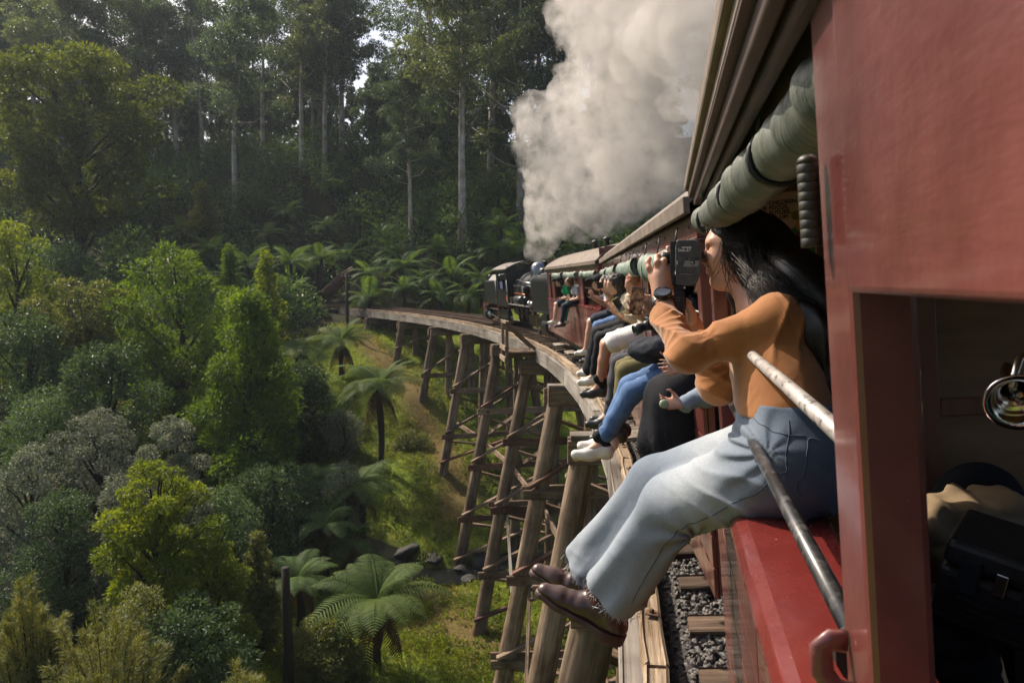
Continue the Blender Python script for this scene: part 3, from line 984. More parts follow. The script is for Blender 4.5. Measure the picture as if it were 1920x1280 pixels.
FLOORM = mat_noise('carriage_floor', (0.03, 0.025, 0.02), (0.08, 0.065, 0.05), scale=10, rough=0.8)
BLACKM = mat_noise('black_metal', (0.012, 0.012, 0.013), (0.035, 0.033, 0.032), scale=18, rough=0.45, metal=0.3, bmp=0.25, bdist=0.003)
STEPW = mat_wood('step_board', (0.12, 0.10, 0.08), (0.26, 0.22, 0.18), (0.38, 0.33, 0.27), stretch=(8, 1, 8), scale=2)

def mat_canvas(name, c0, c1):
    m, nt, b, out = nodes_of(name)
    co = coords(nt, (1, 1, 1))
    n = N(nt, 'ShaderNodeTexNoise', Scale=4.5, Detail=6, Roughness=0.7); nt.links.new(co, n.inputs['Vector'])
    r = ramp(nt, [(0.3, c0), (0.7, c1)], n.outputs[0])
    nt.links.new(r.outputs[0], b.inputs['Base Color'])
    b.inputs['Roughness'].default_value = 0.5; b.inputs['Specular IOR Level'].default_value = 0.4
    co2 = coords(nt, (3, 26, 3))
    n2 = N(nt, 'ShaderNodeTexNoise', Scale=2.2, Detail=5, Roughness=0.6, Distortion=0.5); nt.links.new(co2, n2.inputs['Vector'])
    bump(nt, n2.outputs[0], b, 0.9, 0.012)
    MATS[name] = m
    return m
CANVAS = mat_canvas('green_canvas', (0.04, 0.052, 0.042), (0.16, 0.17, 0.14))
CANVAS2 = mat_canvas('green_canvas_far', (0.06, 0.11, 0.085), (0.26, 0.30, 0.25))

def car_frame(name, loc, heading):
    """origin: outer face of the left side at sleeper level, rear end; x inboard, y forward, z up; leans with the curve"""
    return empty(name, loc, (0, -rad(CANT), heading))

def canvas_roll(parent, v0, v1, u, w, r, mat, straps=(), flat=1.0, seed=0, skew=0.0, du=0.0, dw=0.0):
    rng = random.Random(seed)
    n, m = 28, int((v1 - v0) / 0.018); u_0, w_0 = u, w
    V = []; ph = [rng.uniform(0, 6.28) for _ in range(6)]
    for i in range(m + 1):
        t = i / m; v = v0 + (v1 - v0) * t; u = u_0 + du * (1 - t); w = w_0 + dw * (1 - t)
        pin = 0.0
        for s_ in straps: pin = max(pin, math.exp(-((v - s_) / 0.035) ** 2))
        for k in range(n):
            a = 2 * PI * k / n
            fold = 0.09 * math.sin(v * 47 + 1.7 * math.sin(a * 1.0 + ph[0]) + ph[1]) + 0.06 * math.sin(v * 83 + 2.1 * math.sin(a + ph[2]) + ph[3]) + 0.05 * math.sin(v * 19 + a * 2 + ph[4])
            spiral = 0.10 * ((a / (2 * PI) + 0.15) % 1.0)
            q = r * (0.94 + fold * (0.6 + 0.4 * math.sin(a - 1)) + spiral) * (1 - 0.16 * pin) * (1 + 0.05 * math.sin(v * 5 + ph[5]))
            V.append((u + q * math.cos(a), v - skew * math.sin(a) * (1 - t) ** 6, w + q * math.sin(a) * flat - 0.012 * math.sin(PI * t) + abs(skew) * .35 * max(0, math.sin(a)) * (1 - t) ** 10))
    Q = [(i*n+k, i*n+(k+1) % n, (i+1)*n+(k+1) % n, (i+1)*n+k) for i in range(m) for k in range(n)]
    # inner turns of the roll, seen at the open ends
    for end, v in (((0, v0 + 0.012), (1, v1 - 0.012)) if not skew else ((1, v1 - 0.012),)):
        b = len(V); u = u_0 + (du if end == 0 else 0); w = w_0 + (dw if end == 0 else 0)
        for j in range(4):
            for k in range(n):
                a = 2 * PI * k / n; q = r * (0.9 - 0.24 * j)
                V.append((u + q * math.cos(a), v + (0.02 if end == 0 else -0.02) * (j % 2), w + q * math.sin(a) * flat))
        Q += [(b+j*n+k, b+j*n+(k+1) % n, b+(j+1)*n+(k+1) % n, b+(j+1)*n+k) for j in range(3) for k in range(n)]
    o = link('rolled_blind', np_mesh('rolled_blind', V, Fq=Q, mats=[mat], smooth=True), parent)
    for s_ in straps:
        mb = MB(); pts = []; tt = (s_ - v0) / (v1 - v0); u = u_0 + du * (1 - tt); w = w_0 + dw * (1 - tt)
        for k in range(17):
            a = 2 * PI * k / 16 + 0.4
            pts.append((u + r * 0.97 * math.cos(a), s_ + 0.006 * math.sin(a), w + r * 0.97 * math.sin(a) * flat - 0.01))
        mb.tube(pts, 0.006, 6, caps=False)
        mb.tube([(u - r * .6, s_, w + r * .7 * flat), (u - 0.01, s_ + 0.01, w + r * flat + 0.09)], 0.005, 6)
        mb.build('strap', BLACKM, o, smooth=True)
    return o

EAVE, SILL, BOT, WID = 2.41, 1.55, 0.52, 1.9
def make_roof(parent, L, over=0.05, endover=0.05, gh=0.08):
    n = 16
    prof = []
    for k in range(n + 1):
        t = k / n; u = -over + (WID + 2 * over) * t
        prof.append((u, EAVE + 0.03 + 0.36 * (1 - (2 * t - 1) ** 2) ** 0.8))
    poly = [(u, w) for u, w in prof] + [(u, w - 0.035) for u, w in reversed(prof)]
    r = MB().prism(poly, 'y', -endover, L + endover).build('roof', ROOFM, parent)
    auto_smooth(r, 30)
    for u0, u1 in ((-over - 0.012, -over + 0.02), (WID + over - 0.02, WID + over + 0.012)):
        MB().box((u0, -endover - .004, EAVE + 0.045 - gh), (u1, L + endover + .004, EAVE + 0.045)).build('gutter_board', ROOFM, r, bevel=0.006)
    return r

def planks(parent, L, v_start=0.0, u0=-0.026, u1=-0.002, rows=6, ln=1.32, mat=None, seed=1):
    rng = random.Random(seed)
    h = (SILL - 0.05 - BOT) / rows
    cache = {}
    for i in range(rows):
        v = v_start - (0.5 * ln if i % 2 else 0)
        while v < v_start + L:
            a, b = max(v, v_start), min(v + ln, v_start + L)
            if b - a > 0.05:
                key = round(b - a, 2)
                if key not in cache:
                    cache[key] = MB().box((0, 0.003, 0.003), (u1 - u0, key - 0.003, h - 0.003)).mesh('side_plank', mat or MAROON)
                o = link('side_plank', cache[key], parent, (u0 + rng.uniform(-.0015, .0015), a, BOT + i * h))
                mo = o.modifiers.new('bevel', 'BEVEL'); mo.width = 0.004; mo.segments = 2
            v += ln

def shell(parent, L, posts, v0=0.0, cv0=0.0, full=(), slim=False):
    """frame common to all the open-sided carriages"""
    MB().box((0.0, v0, BOT + .02), (0.03, v0 + L, SILL - 0.06)).build('side_frame', MAROON, parent)
    if slim:
        MB().box((WID - 0.04, v0, BOT), (WID, v0 + L, SILL)).build('far_side', INTW, parent)
        MB().box((WID - 0.04, v0, EAVE - .2), (WID, v0 + L, EAVE)).build('far_cantrail', INTW, parent)
        for v_ in (0, 1.6, 3.2, 4.8, L - .1): MB().box((WID - 0.045, v0 + v_, SILL), (WID - .005, v0 + v_ + .1, EAVE - .2)).build('far_post', INTW, parent)
    else: MB().box((WID - 0.04, v0, BOT), (WID, v0 + L, EAVE)).build('far_side', INTW, parent)
    MB().box((0.035, v0 + .01, 0.68), (WID - 0.045, v0 + L - .01, 0.75)).build('floor', FLOORM, parent)
    if slim:
        MB().box((0.02, cv0, EAVE - 0.075), (0.05, v0 + L, EAVE - 0.03)).build('cantrail', SOFFIT, parent, bevel=0.004)
    else:
        MB().box((0.0, cv0, EAVE - 0.15), (0.05, v0 + L, EAVE - 0.03)).build('cantrail', MAROON, parent, bevel=0.006)
        MB().box((-0.012, cv0, EAVE - 0.185), (0.06, v0 + L, EAVE - 0.153)).build('moulding', MAROON, parent, bevel=0.008)
    MB().box((0.055, v0 + .02, EAVE + 0.0), (WID - .06, v0 + L - .02, EAVE + 0.012)).build('ceiling', CREAM, parent)
    for a, b in posts:
        MB().box((0.002, a, SILL - 0.004), (0.054, b, (EAVE - 0.02) if (a, b) in full else (EAVE - 0.1525))).build('post', MAROON, parent, bevel=0.007)
    s = MB().prism([(-0.03, SILL - 0.075), (-0.034, SILL - 0.03), (-0.022, SILL - 0.008), (0.0, SILL), (0.165, SILL + 0.002), (0.185, SILL - 0.01), (0.187, SILL - 0.06), (0.034, SILL - 0.062), (0.034, SILL - 0.075)], 'y', v0, v0 + L)
    s.build('sill', REDSILL, parent, bevel=0.004)
    MB().box((0.08, v0 + 0.1, 0.36), (0.2, v0 + L - .1, 0.60)).build('sole_bar', BLACKM, parent)
    MB().box((WID - .2, v0 + 0.1, 0.36), (WID - .08, v0 + L - .1, 0.60)).build('sole_bar', BLACKM, parent)
    MB().box((0.06, v0, 0.40), (WID - .06, v0 + 0.1, 0.62)).build('headstock', BLACKM, parent)
    MB().box((0.06, v0 + L - .1, 0.40), (WID - .06, v0 + L, 0.62)).build('headstock', BLACKM, parent)

def end_wall(parent, v, facing, poster=False):
    """framed end partition at v, seen from side facing (-1 or 1)"""
    d = 0.03 * facing
    lo, hi = sorted((v, v - 0.035 * facing))
    MB().box((0.06, lo, 0.6), (WID - 0.045, hi, EAVE + .2)).build('end_panel', INTW if facing < 0 else MAROON, parent)
    return d

def bogie(parent, v, seedmat=BLACKM):
    b = empty('bogie', (0.95, v, 0.3)); b.parent = parent
    for s_ in (-1, 1):
        MB().box((s_ * 0.55 - .04, -0.75, -0.02), (s_ * 0.55 + .04, 0.75, 0.12)).build('bogie_frame', BLACKM, b, bevel=.01)
        for dv in (-0.5, 0.5):
            w = MB().lathe([(0.0, -.05), (0.10, -.05), (0.27, -.045), (0.30, -.05), (0.30, .045), (0.27, .05), (0.1, .04), (0.0, .05)], axis='x', n=28).build('wheel', RAILM, b, smooth=True)
            w.location = (s_ * 0.40, dv, 0.12); auto_smooth(w)
            MB().box((s_ * .6 - .05, dv - .08, .04), (s_ * .6 + .05, dv + .08, .2)).build('axle_box', BLACKM, b, bevel=.015)
    MB().box((-0.6, -.12, 0.05), (0.6, .12, .2)).build('bolster', BLACKM, b)
    return b

def bench(parent, v, face, u0=0.25, u1=1.8, hb=1.62):
    MB().box((u0, v - .2, 1.12), (u1, v + .2, 1.2)).build('seat', MATS['seat_vinyl'], parent, bevel=.03)
    MB().box((u0, v + .2 * face - .02, 1.2), (u1, v + .2 * face + .04, hb)).build('seat_back', MATS['seat_vinyl'], parent, bevel=.025)
    MB().box((u0 + .05, v - .16, .75), (u0 + .1, v + .16, 1.12)).build('seat_leg', BLACKM, parent)
    MB().box((u1 - .1, v - .16, .75), (u1 - .05, v + .16, 1.12)).build('seat_leg', BLACKM, parent)
mat_noise('seat_vinyl', (0.012, 0.03, 0.03), (0.022, 0.05, 0.05), scale=20, rough=0.35, bmp=0.15, coat=0.2)

# ---------------- carriage beside the camera
V_FRONT = 2.68
L1 = 7.2
X0 = 0.145 + 2.1 * math.sin(rad(CANT))
car1 = car_frame('carriage', (X0, V_FRONT - L1, 0), 0)
tag(car1, 'open-sided maroon carriage at right with red sill and rolled canvas blind', 'carriage', 'open-sided carriages of the train')
def c1(v): return v + L1 - V_FRONT      # distance past the camera -> local y
shell(car1, L1, [(c1(0.655), c1(0.757)), (c1(2.58), c1(2.68)), (0.0, 0.1)], 0.0, c1(0.7575), ((c1(0.655), c1(0.757)), (c1(2.58), c1(2.68)), (0.0, 0.1)), True)
make_roof(car1, L1, gh=0.032)
planks(car1, L1, seed=2)
# wide upper panel by the camera
MB().box((-0.001, c1(-3.2), 2.097), (0.024, c1(0.6535), EAVE - 0.015)).build('upper_panel', MAROON, car1, bevel=0.006, segs=3)
# moulded soffit strips under the eave
for u_, w_, ww in ((-0.035, 0.012, 0.02), (-0.012, 0.03, 0.018)):
    MB().box((u_, 0.0, EAVE - 0.03 - w_), (u_ + ww, L1, EAVE - 0.012)).build('soffit_strip', SOFFIT, car1, bevel=0.004)
MB().box((-0.049, -0.04, EAVE - 0.012), (0.0, L1 + .04, EAVE - 0.002)).build('soffit', SOFFIT, car1)
canvas_roll(car1, c1(0.765), c1(2.5), -0.002, 2.300, 0.047, CANVAS, du=.060, dw=.012, straps=[c1(2.33), c1(1.72), c1(1.25)], seed=4)
# safety bars
BARM = mat_noise('worn_bar', (0.28, 0.25, 0.23), (0.46, 0.42, 0.39), scale=16, rough=0.42, metal=0.15, bmp=0.25, bdist=0.002, c2=(0.03, 0.028, 0.028), s2=38, stretch=(1.6, .7, 1.6))
BARB = mat_noise('black_bar', (0.013, 0.013, 0.014), (0.035, 0.034, 0.034), scale=14, rough=0.3, bmp=0.25, bdist=0.002, c2=(0.11, 0.1, 0.1), s2=30)
def bar(w, mat, u=0.037):
    mb = MB(); mb.tube([(u, c1(0.76), w), (u, c1(1.4), w + .002), (u, c1(2.0), w), (u, c1(2.579), w)], 0.0125, 14)
    return mb.build('safety_bar', mat, car1, smooth=True)
bar(2.1 - 0.180, BARM, 0.046)
b2 = bar(2.1 - 0.368, BARB, 0.024)
for v_ in (0.775, 2.565):
    MB().lathe([(0.0, -.01), (.03, -.01), (.03, .01), (.0, .01)], (0.024, c1(v_), 2.1 - .368), 'y', 14).build('flange', BLACKM, b2)
# ribbed strap stop on the post, and the steel staple below
rb = MB()
rb.tube([(-0.012, c1(0.728), 2.1 + (525 - y) / 1400 * .75) for y in (298, 303, 312)], [0.005, 0.0085, 0.0095], 10)
for k in range(9):
    y0 = 313 + k * 15.5
    rb.tube([(-0.012, c1(0.728), 2.1 + (525 - yy) / 1400 * .75) for yy in (y0, y0 + 1.2, y0 + 14.2, y0 + 15.4)], [0.0091, 0.0096, 0.0096, 0.0091], 12)
RUBBER = mat_noise('olive_rubber', (0.012, 0.011, 0.009), (0.035, 0.032, 0.02), scale=30, rough=0.5, bmp=0.3, bdist=.002)
rb.build('ribbed_stop', RUBBER, car1, smooth=True)
st = MB()
zc_ = lambda y: 2.1 + (525 - y) / 1400 * .74
st.tube([(0.0, c1(0.735), zc_(1160)), (-0.014, c1(0.735), zc_(1158)), (-0.024, c1(0.735), zc_(1172)), (-0.024, c1(0.732), zc_(1215)), (-0.014, c1(0.73), zc_(1245)), (0.004, c1(0.728), zc_(1252))], 0.006, 10, flat=1.9)
st.build('staple', MAROON, car1, smooth=True)
# front end wall inside: stiles, rails, recessed panels
ew = MB().box((0.06, c1(2.575), 0.6), (WID - 0.045, c1(2.60), EAVE + 0.3)).build('end_wall', CREAM, car1)
for u_ in (0.06, 0.60, 1.18, 1.78):
    MB().box((u_, c1(2.55), 0.75), (u_ + 0.07, c1(2.574), EAVE)).build('stile', INTW, ew, bevel=.004)
for w_ in (0.95, 1.62, 2.35):
    for ua, ub in ((0.131, 0.599), (0.671, 1.179), (1.251, 1.779)):
        MB().box((ua, c1(2.552), w_), (ub, c1(2.574), w_ + .055)).build('rail', INTW, ew, bevel=.004)
bench(car1, c1(2.25), 1, 0.62, 1.82, 1.34)
bench(car1, c1(0.2), -1, 0.3, 1.82)
# steps, coupling gear
for v_ in (1.75, -0.9):
    MB().box((0.02, c1(v_) - .3, 0.22), (0.22, c1(v_) + .3, 0.26)).build('step_board', STEPW, car1, bevel=.006)
    for q in (-.26, .26): MB().beam((0.12, c1(v_) + q, 0.24), (0.14, c1(v_) + q, 0.55), .03, .012).build('step_hanger', BLACKM, car1)
bogie(car1, 1.4); bogie(car1, 5.7)
MB().tube([(0.30, c1(2.70), 0.5), (0.30, c1(2.86), .42), (.32, c1(2.95), .2), (.36, c1(3.1), .16)], .022, 10).build('brake_hose', BLACKM, car1, smooth=True)

# poster on the end wall
PAPER = mat_plain('poster_paper', (0.62, 0.52, 0.40), 0.6); PGREEN = mat_plain('poster_green', (0.05, 0.22, 0.05), 0.6); PINK = mat_plain('poster_ink', (0.01, 0.012, 0.03), 0.6)
poster = empty('poster', car1.matrix_basis @ Vector((0.141, c1(2.545), 2.239)))
poster.scale = (.45, .45, .45)
tag(poster, 'children safety poster with bold dark lettering on the carriage end wall', 'poster')
poster.rotation_euler = car1.rotation_euler
pm = lambda u, w, k: (u, 0.0 - 0.0012 * k, w)
def pflat(name, poly, mat, k):
    mb = MB(); mb.prism(poly, 'y', -0.0012 * k - 0.0009, -0.0012 * k); return mb.build(name, mat, poster)
pflat('sheet', [(-0.12, -0.36), (0.42, -0.36), (0.42, 0.285), (-0.12, 0.285)], PAPER, 0)
pflat('picture_ground', [(0.02, -0.35), (0.41, -0.35), (0.41, 0.12), (0.34, 0.10), (0.27, 0.03), (0.2, -0.01), (0.1, -0.06), (0.02, -0.1)], PGREEN, 1)
pflat('picture_sky', [(0.32, 0.10), (0.41, 0.115), (0.41, 0.275), (0.32, 0.275)], mat_plain('poster_blue', (0.02, 0.22, 0.42), 0.6), 1)
def disc(cu, cw, r, n=20, a0=0, a1=2 * PI): return [(cu + r * math.cos(a0 + (a1 - a0) * i / n), cw + r * math.sin(a0 + (a1 - a0) * i / n)) for i in range(n)]
SK1 = mat_plain('poster_skin', (0.62, 0.30, 0.15), 0.6); SK2 = mat_plain('poster_skin_dark', (0.22, 0.08, 0.035), 0.6); HR1 = mat_plain('poster_red_hair', (0.25, 0.03, 0.03), 0.6); HR2 = mat_plain('poster_black_hair', (0.01, 0.01, 0.012), 0.6); YEL = mat_plain('poster_yellow', (0.55, 0.40, 0.03), 0.6)
for cu, cw, sk, hr in ((0.235, -0.035, SK1, HR1), (0.292, -0.085, SK2, HR2), (0.325, 0.03, SK1, YEL)):
    pflat('picture_hair', disc(cu, cw + .01, 0.040), hr, 2); pflat('picture_face', disc(cu, cw, 0.031), sk, 3)
    for q in (-.01, .012): pflat('picture_eye', disc(cu + q, cw + .004, 0.003, 10), PINK, 4)
    pflat('picture_shirt', [(cu - .04, cw - .11), (cu + .04, cw - .11), (cu + .025, cw - .034), (cu - .025, cw - .034)], YEL if sk is SK2 else HR1, 2)
pflat('picture_tree', disc(0.295, 0.115, 0.032), mat_plain('poster_olive', (0.22, 0.2, 0.02), .6), 2)
PM = Matrix.Translation((0, -0.003, 0)) @ Matrix.Rotation(rad(90), 4, 'X')
for txt, w_, u_, al in (('OUR CHILDREN,', 0.205, 0.02, 'LEFT'), ('OUR FOCUS,', 0.17, 0.02, 'LEFT'), ('OUR FUTURE,', 0.135, 0.02, 'LEFT'), ('UP!', 0.10, 0.243, 'RIGHT')):
    text_mesh('lettering', txt, 0.040, PINK, poster, Matrix.Translation((u_, 0, w_)) @ PM, offset=0.0011, align=al, sx=0.98)

# ---------------- the carriages ahead
def place_car(phi_deg, L, shift=0.0):
    a = rad(phi_deg)
    c = Vector((CX, CY0, 0)) + Vector((math.cos(a), math.sin(a), 0)) * (RE + 1.27 - 0.07 + shift)
    side = c - Vector((math.cos(a), math.sin(a), 0)) * (0.95 * math.cos(rad(CANT)))
    t = Vector((-math.sin(a), math.cos(a), 0))
    p = side - t * (L / 2)
    return (p.x, p.y, 0), a
L2 = 10.6
loc2, h2 = place_car(7.15, L2, -0.05)
car2 = car_frame('carriage', loc2, h2)
tag(car2, 'maroon carriage just ahead of the woman, its sill crowded with seated passengers', 'carriage', 'open-sided carriages of the train')
posts2 = [(0.0, 0.10), (2.48, 2.60), (3.0, 3.12), (5.4, 5.52), (5.9, 6.02), (8.1, 8.22), (8.5, 8.62), (10.5, 10.6)]
L3 = 8.6
loc3, h3 = place_car(15.75, L3)
car3 = car_frame('carriage', loc3, h3)
tag(car3, 'maroon carriage coupled behind the locomotive, pale brown curved roof', 'carriage', 'open-sided carriages of the train')
posts3 = [(0.0, 0.10), (2.0, 2.1), (2.5, 2.6), (4.6, 4.7), (5.0, 5.08), (7.0, 7.1), (7.5, 7.58), (8.0, 8.08), (8.5, 8.6)]
EAVE = 2.46
for car, L, posts, sd in ((car2, L2, posts2, 5), (car3, L3, posts3, 8)):
    shell(car, L, posts)
    make_roof(car, L)
    planks(car, L, seed=sd)
    MB().box((0.055, 0.004, 0.6), (WID - .045, 0.04, EAVE + .28)).build('end_wall', MAROON, car)
    MB().box((0.055, L - .04, 0.6), (WID - .045, L - .004, EAVE + .28)).build('end_wall', MAROON, car)
    MB().box((0.9, 0.05, 0.75), (0.94, L - .05, EAVE)).build('centre_partition', INTW, car)
    # panels that fill the narrow bays between openings
    for (a, b), (c, d) in zip(posts[1::2], posts[2::2]):
        MB().box((0.012, b - .002, SILL + .001), (0.03, c + .002, EAVE - .155)).build('bay_panel', MAROON, car)
        MB().box((0.0085, b + .07, SILL + .42), (0.0115, c - .07, EAVE - .24)).build('bay_window', BLACKM, car)
    bogie(car, 1.6); bogie(car, L - 1.6)
    for v_ in ((2.8, 5.7, 8.35) if car is car2 else (2.3, 4.85, 7.3)):
        MB().box((-0.1, v_ - .4, 0.17), (0.16, v_ + .4, 0.215)).build('step_board', STEPW, car, bevel=.006)
        for q in (-.33, .33): MB().beam((0.06, v_ + q, .2), (0.1, v_ + q, .55), .035, .014).build('step_hanger', BLACKM, car)
    # screws along the cantrail
    nsc = 22
    sm_ = MB().lathe([(0, -.004), (.008, -.003), (.008, .002)], axis='x', n=8).mesh('screw', BLACKM)
    for k in range(nsc): link('screw', sm_, car, (-0.001, 0.2 + (L - .4) * k / (nsc - 1), EAVE - .09))
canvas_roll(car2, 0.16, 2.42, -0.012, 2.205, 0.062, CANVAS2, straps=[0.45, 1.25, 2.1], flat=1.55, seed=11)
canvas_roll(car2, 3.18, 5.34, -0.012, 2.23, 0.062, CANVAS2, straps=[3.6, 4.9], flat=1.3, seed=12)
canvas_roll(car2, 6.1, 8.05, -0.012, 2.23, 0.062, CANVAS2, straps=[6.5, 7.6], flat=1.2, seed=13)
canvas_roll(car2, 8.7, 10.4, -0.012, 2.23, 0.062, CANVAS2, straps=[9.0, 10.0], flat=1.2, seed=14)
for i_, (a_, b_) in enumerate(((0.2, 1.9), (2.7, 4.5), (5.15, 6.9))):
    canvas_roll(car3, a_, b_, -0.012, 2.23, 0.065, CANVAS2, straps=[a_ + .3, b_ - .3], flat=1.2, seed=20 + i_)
for car, L, w_ in ((car2, L2, 1.93), (car3, L3, 1.93)):
    for (a, b), (c, d) in zip((posts2 if car is car2 else posts3)[0::2], (posts2 if car is car2 else posts3)[1::2]):
        MB().tube([(0.05, b, w_), (0.05, c, w_)], .013, 8).build('safety_bar', BARB, car, smooth=True)
for v_ in (1.6, 3.0):
    MB().lathe([(0, .0), (.05, .0), (.05, .1), (.09, .11), (.09, .16), (0, .2)], (0.55, v_, EAVE + .36), 'z', 14).build('roof_vent', BLACKM, car3, smooth=True)

# ================================================================== locomotive
LOCO_BLK = mat_noise('loco_black', (0.006, 0.0065, 0.008), (0.016, 0.017, 0.019), scale=7, rough=0.3, metal=0.0, bmp=0.12, bdist=0.006, spec=0.35)
LOCO_GRY = mat_noise('boiler_steel', (0.03, 0.031, 0.034), (0.075, 0.075, 0.08), scale=5, rough=0.35, metal=0.55, bmp=0.1)
LOCO_RED = mat_plain('buffer_red', (0.36, 0.02, 0.014), 0.4)
BRASS = mat_plain('copper_pipe', (0.42, 0.16, 0.08), 0.3, 0.9)
STEEL = mat_plain('bright_steel', (0.55, 0.54, 0.52), 0.25, 1.0)
DOMEM = mat_plain('polished_dome', (0.20, 0.21, 0.23), 0.22, 0.85)
s_mid = 29.6
a_l = s_mid / RE
loco = empty('steam_locomotive', (CX + (RE + 1.27) * math.cos(a_l) + math.sin(a_l) * 5.75, CY0 + (RE + 1.27) * math.sin(a_l) - math.cos(a_l) * 5.75, 0.08), (0, -rad(CANT), a_l))
tag(loco, 'black articulated steam locomotive with silver dome at the head of the train', 'locomotive')
def rbox(hw, w0, w1, r, n=6):
    """round-topped tank section"""
    p = [(-hw, w0)]
    for k in range(n + 1):
        a = PI - PI / 2 * k / n; p.append((-hw + r + r * math.cos(a), w1 - r + r * math.sin(a)))
    for k in range(n + 1):
        a = PI / 2 - PI / 2 * k / n; p.append((hw - r + r * math.cos(a), w1 - r + r * math.sin(a)))
    p.append((hw, w0)); return p
tank = MB().prism(rbox(.86, 1.02, 2.26, .28), 'y', 0.18, 2.55).build('water_tank', LOCO_BLK, loco, bevel=.012); auto_smooth(tank, 30)
rv = MB()
for v_ in (0.32, 0.62, .8, 1.15, 1.33, 1.7, 1.88, 2.2, 2.42):
    for k in range(12):
        rv.lathe([(0, -.012), (.011, -.009), (.016, .0)], (-0.861, v_, 1.12 + .082 * k), 'x', 6)
tag(rv.build('rivets', LOCO_GRY, tank), kind='stuff')
MB().box((-.62, 0.6, 2.262), (-.3, .95, 2.30)).build('filler_lid', LOCO_BLK, tank, bevel=.01)
MB().box((-.92, -.06, .62), (.92, .06, .98)).build('buffer_beam', LOCO_RED, loco, bevel=.01)
MB().box((-.95, .06, .985), (.95, 2.7, 1.02)).build('tank_footplate', LOCO_BLK, loco)
MB().box((-.86, -.05, .3), (-.74, .05, .61)).build('guard_iron', LOCO_RED, loco)
MB().lathe([(0, -.34), (.07, -.34), (.16, -.30), (.16, -.26), (.07, -.25), (.07, -.06)], (0, 0, .75), 'y', 16).build('coupler', LOCO_BLK, loco, smooth=True)
def wheel(parent, u, v, r, mat=LOCO_BLK):
    g = empty('driving_wheel', (u, v, r + .09)); g.parent = parent
    t = MB().lathe([(r * .86, -.05), (r, -.05), (r, .04), (r * 1.05, .05), (r * 1.05, .06), (r * .86, .06), (r * .86, -.05)], axis='x', n=30).build('tyre', STEEL, g, smooth=True); auto_smooth(t)
    MB().lathe([(0, -.06), (.09, -.06), (.09, .05), (0, .05)], axis='x', n=14).build('hub', mat, g)
    for k in range(10):
        a = 2 * PI * k / 10
        MB().beam((0, .07 * math.cos(a), .07 * math.sin(a)), (0, r * .88 * math.cos(a), r * .88 * math.sin(a)), .035, .04, up=(1, 0, 0)).build('spoke', mat, g)
    return g
for un, v0 in ((0, 0.0), (1, 7.4)):
    MB().box((-.62, v0 + .2, .42), (-.56, v0 + 4.1, .78)).build('unit_frame', LOCO_BLK, loco)
    MB().box((.56, v0 + .2, .42), (.62, v0 + 4.1, .78)).build('unit_frame', LOCO_BLK, loco)
    vc = v0 + (.75 if un == 0 else 3.5)
    for sd in (-1, 1):
        cy = MB().lathe([(0, -.34), (.2, -.34), (.25, -.32), (.25, .32), (.2, .34), (0, .34)], (sd * .78, vc, .52), 'y', 20).build('cylinder', LOCO_BLK, loco); auto_smooth(cy)
        MB().lathe([(0, -.36), (.15, -.36), (.16, -.33)], (sd * .78, vc - .01, .52), 'y', 20).build('cylinder_cover', STEEL, cy, smooth=True)
        vc2 = MB().box((sd * .78 - .16, vc - .3, .74), (sd * .78 + .16, vc + .3, .96)).build('valve_chest', LOCO_BLK, loco, bevel=.02)
        for k in range(3):
            wheel(loco, sd * .46, v0 + (1.7 if un == 0 else .7) + .82 * k, .36)
        d0 = v0 + (1.7 if un == 0 else .7)
        MB().beam((sd * .68, d0 - .05, .33), (sd * .68, d0 + 1.7, .33), .035, .09).build('coupling_rod', STEEL, loco, bevel=.01)
        MB().beam((sd * .74, d0 + .82, .36), (sd * .76, vc + (.3 if un == 0 else -.3), .52), .03, .08).build('connecting_rod', STEEL, loco, bevel=.01)
        MB().beam((sd * .82, d0 + .5, .82), (sd * .82, vc + (.3 if un == 0 else -.3), .80), .03, .05).build('valve_rod', STEEL, loco)
        MB().beam((sd * .84, d0 + .4, .95), (sd * .84, d0 + .5, .38), .03, .08).build('expansion_link', BRASS if sd < 0 else STEEL, loco)
# boiler, smokebox, chimney, dome
bo = MB().lathe([(0, 2.62), (.60, 2.62), (.64, 2.66), (.64, 3.3), (.60, 3.32), (.60, 4.2), (.63, 4.22), (.63, 4.3), (.60, 4.32), (.60, 5.2), (.66, 5.25), (.68, 6.1)], (0, 0, 1.68), 'y', 36).build('boiler', LOCO_GRY, loco); auto_smooth(bo, 25)
MB().lathe([(.28, 2.22), (.21, 2.30), (.19, 2.36), (.19, 2.66), (.235, 2.68), (.235, 2.74), (.17, 2.74), (.17, 2.4)], (0, 2.98, 0), 'z', 28).build('chimney', LOCO_BLK, loco, smooth=True)
MB().lathe([(.36, 2.18), (.34, 2.3), (.34, 2.46), (.30, 2.6), (.2, 2.70), (.1, 2.735), (0, 2.745)], (0, 4.35, 0), 'z', 30).build('steam_dome', DOMEM, loco, smooth=True)
MB().lathe([(.26, 2.2), (.24, 2.32), (.22, 2.44), (.1, 2.5), (0, 2.51)], (0, 3.6, 0), 'z', 24).build('sand_dome', LOCO_BLK, loco, smooth=True)
MB().lathe([(.08, 2.2), (.07, 2.5), (.1, 2.52), (.1, 2.6), (0, 2.64)], (0, 5.1, 0), 'z', 16).build('safety_valve', STEEL, loco, smooth=True)
for u_ in (-.92, .72):
    MB().box((u_, 2.75, 1.12), (u_ + .2, 6.2, 1.16)).build('running_board', mat_plain('worn_edge', (.22, .21, .2), .5) if u_ < 0 else LOCO_BLK, loco)
MB().tube([(-.72, 2.8, 1.86), (-.72, 6.0, 1.86)], .014, 8).build('handrail', STEEL, loco, smooth=True)
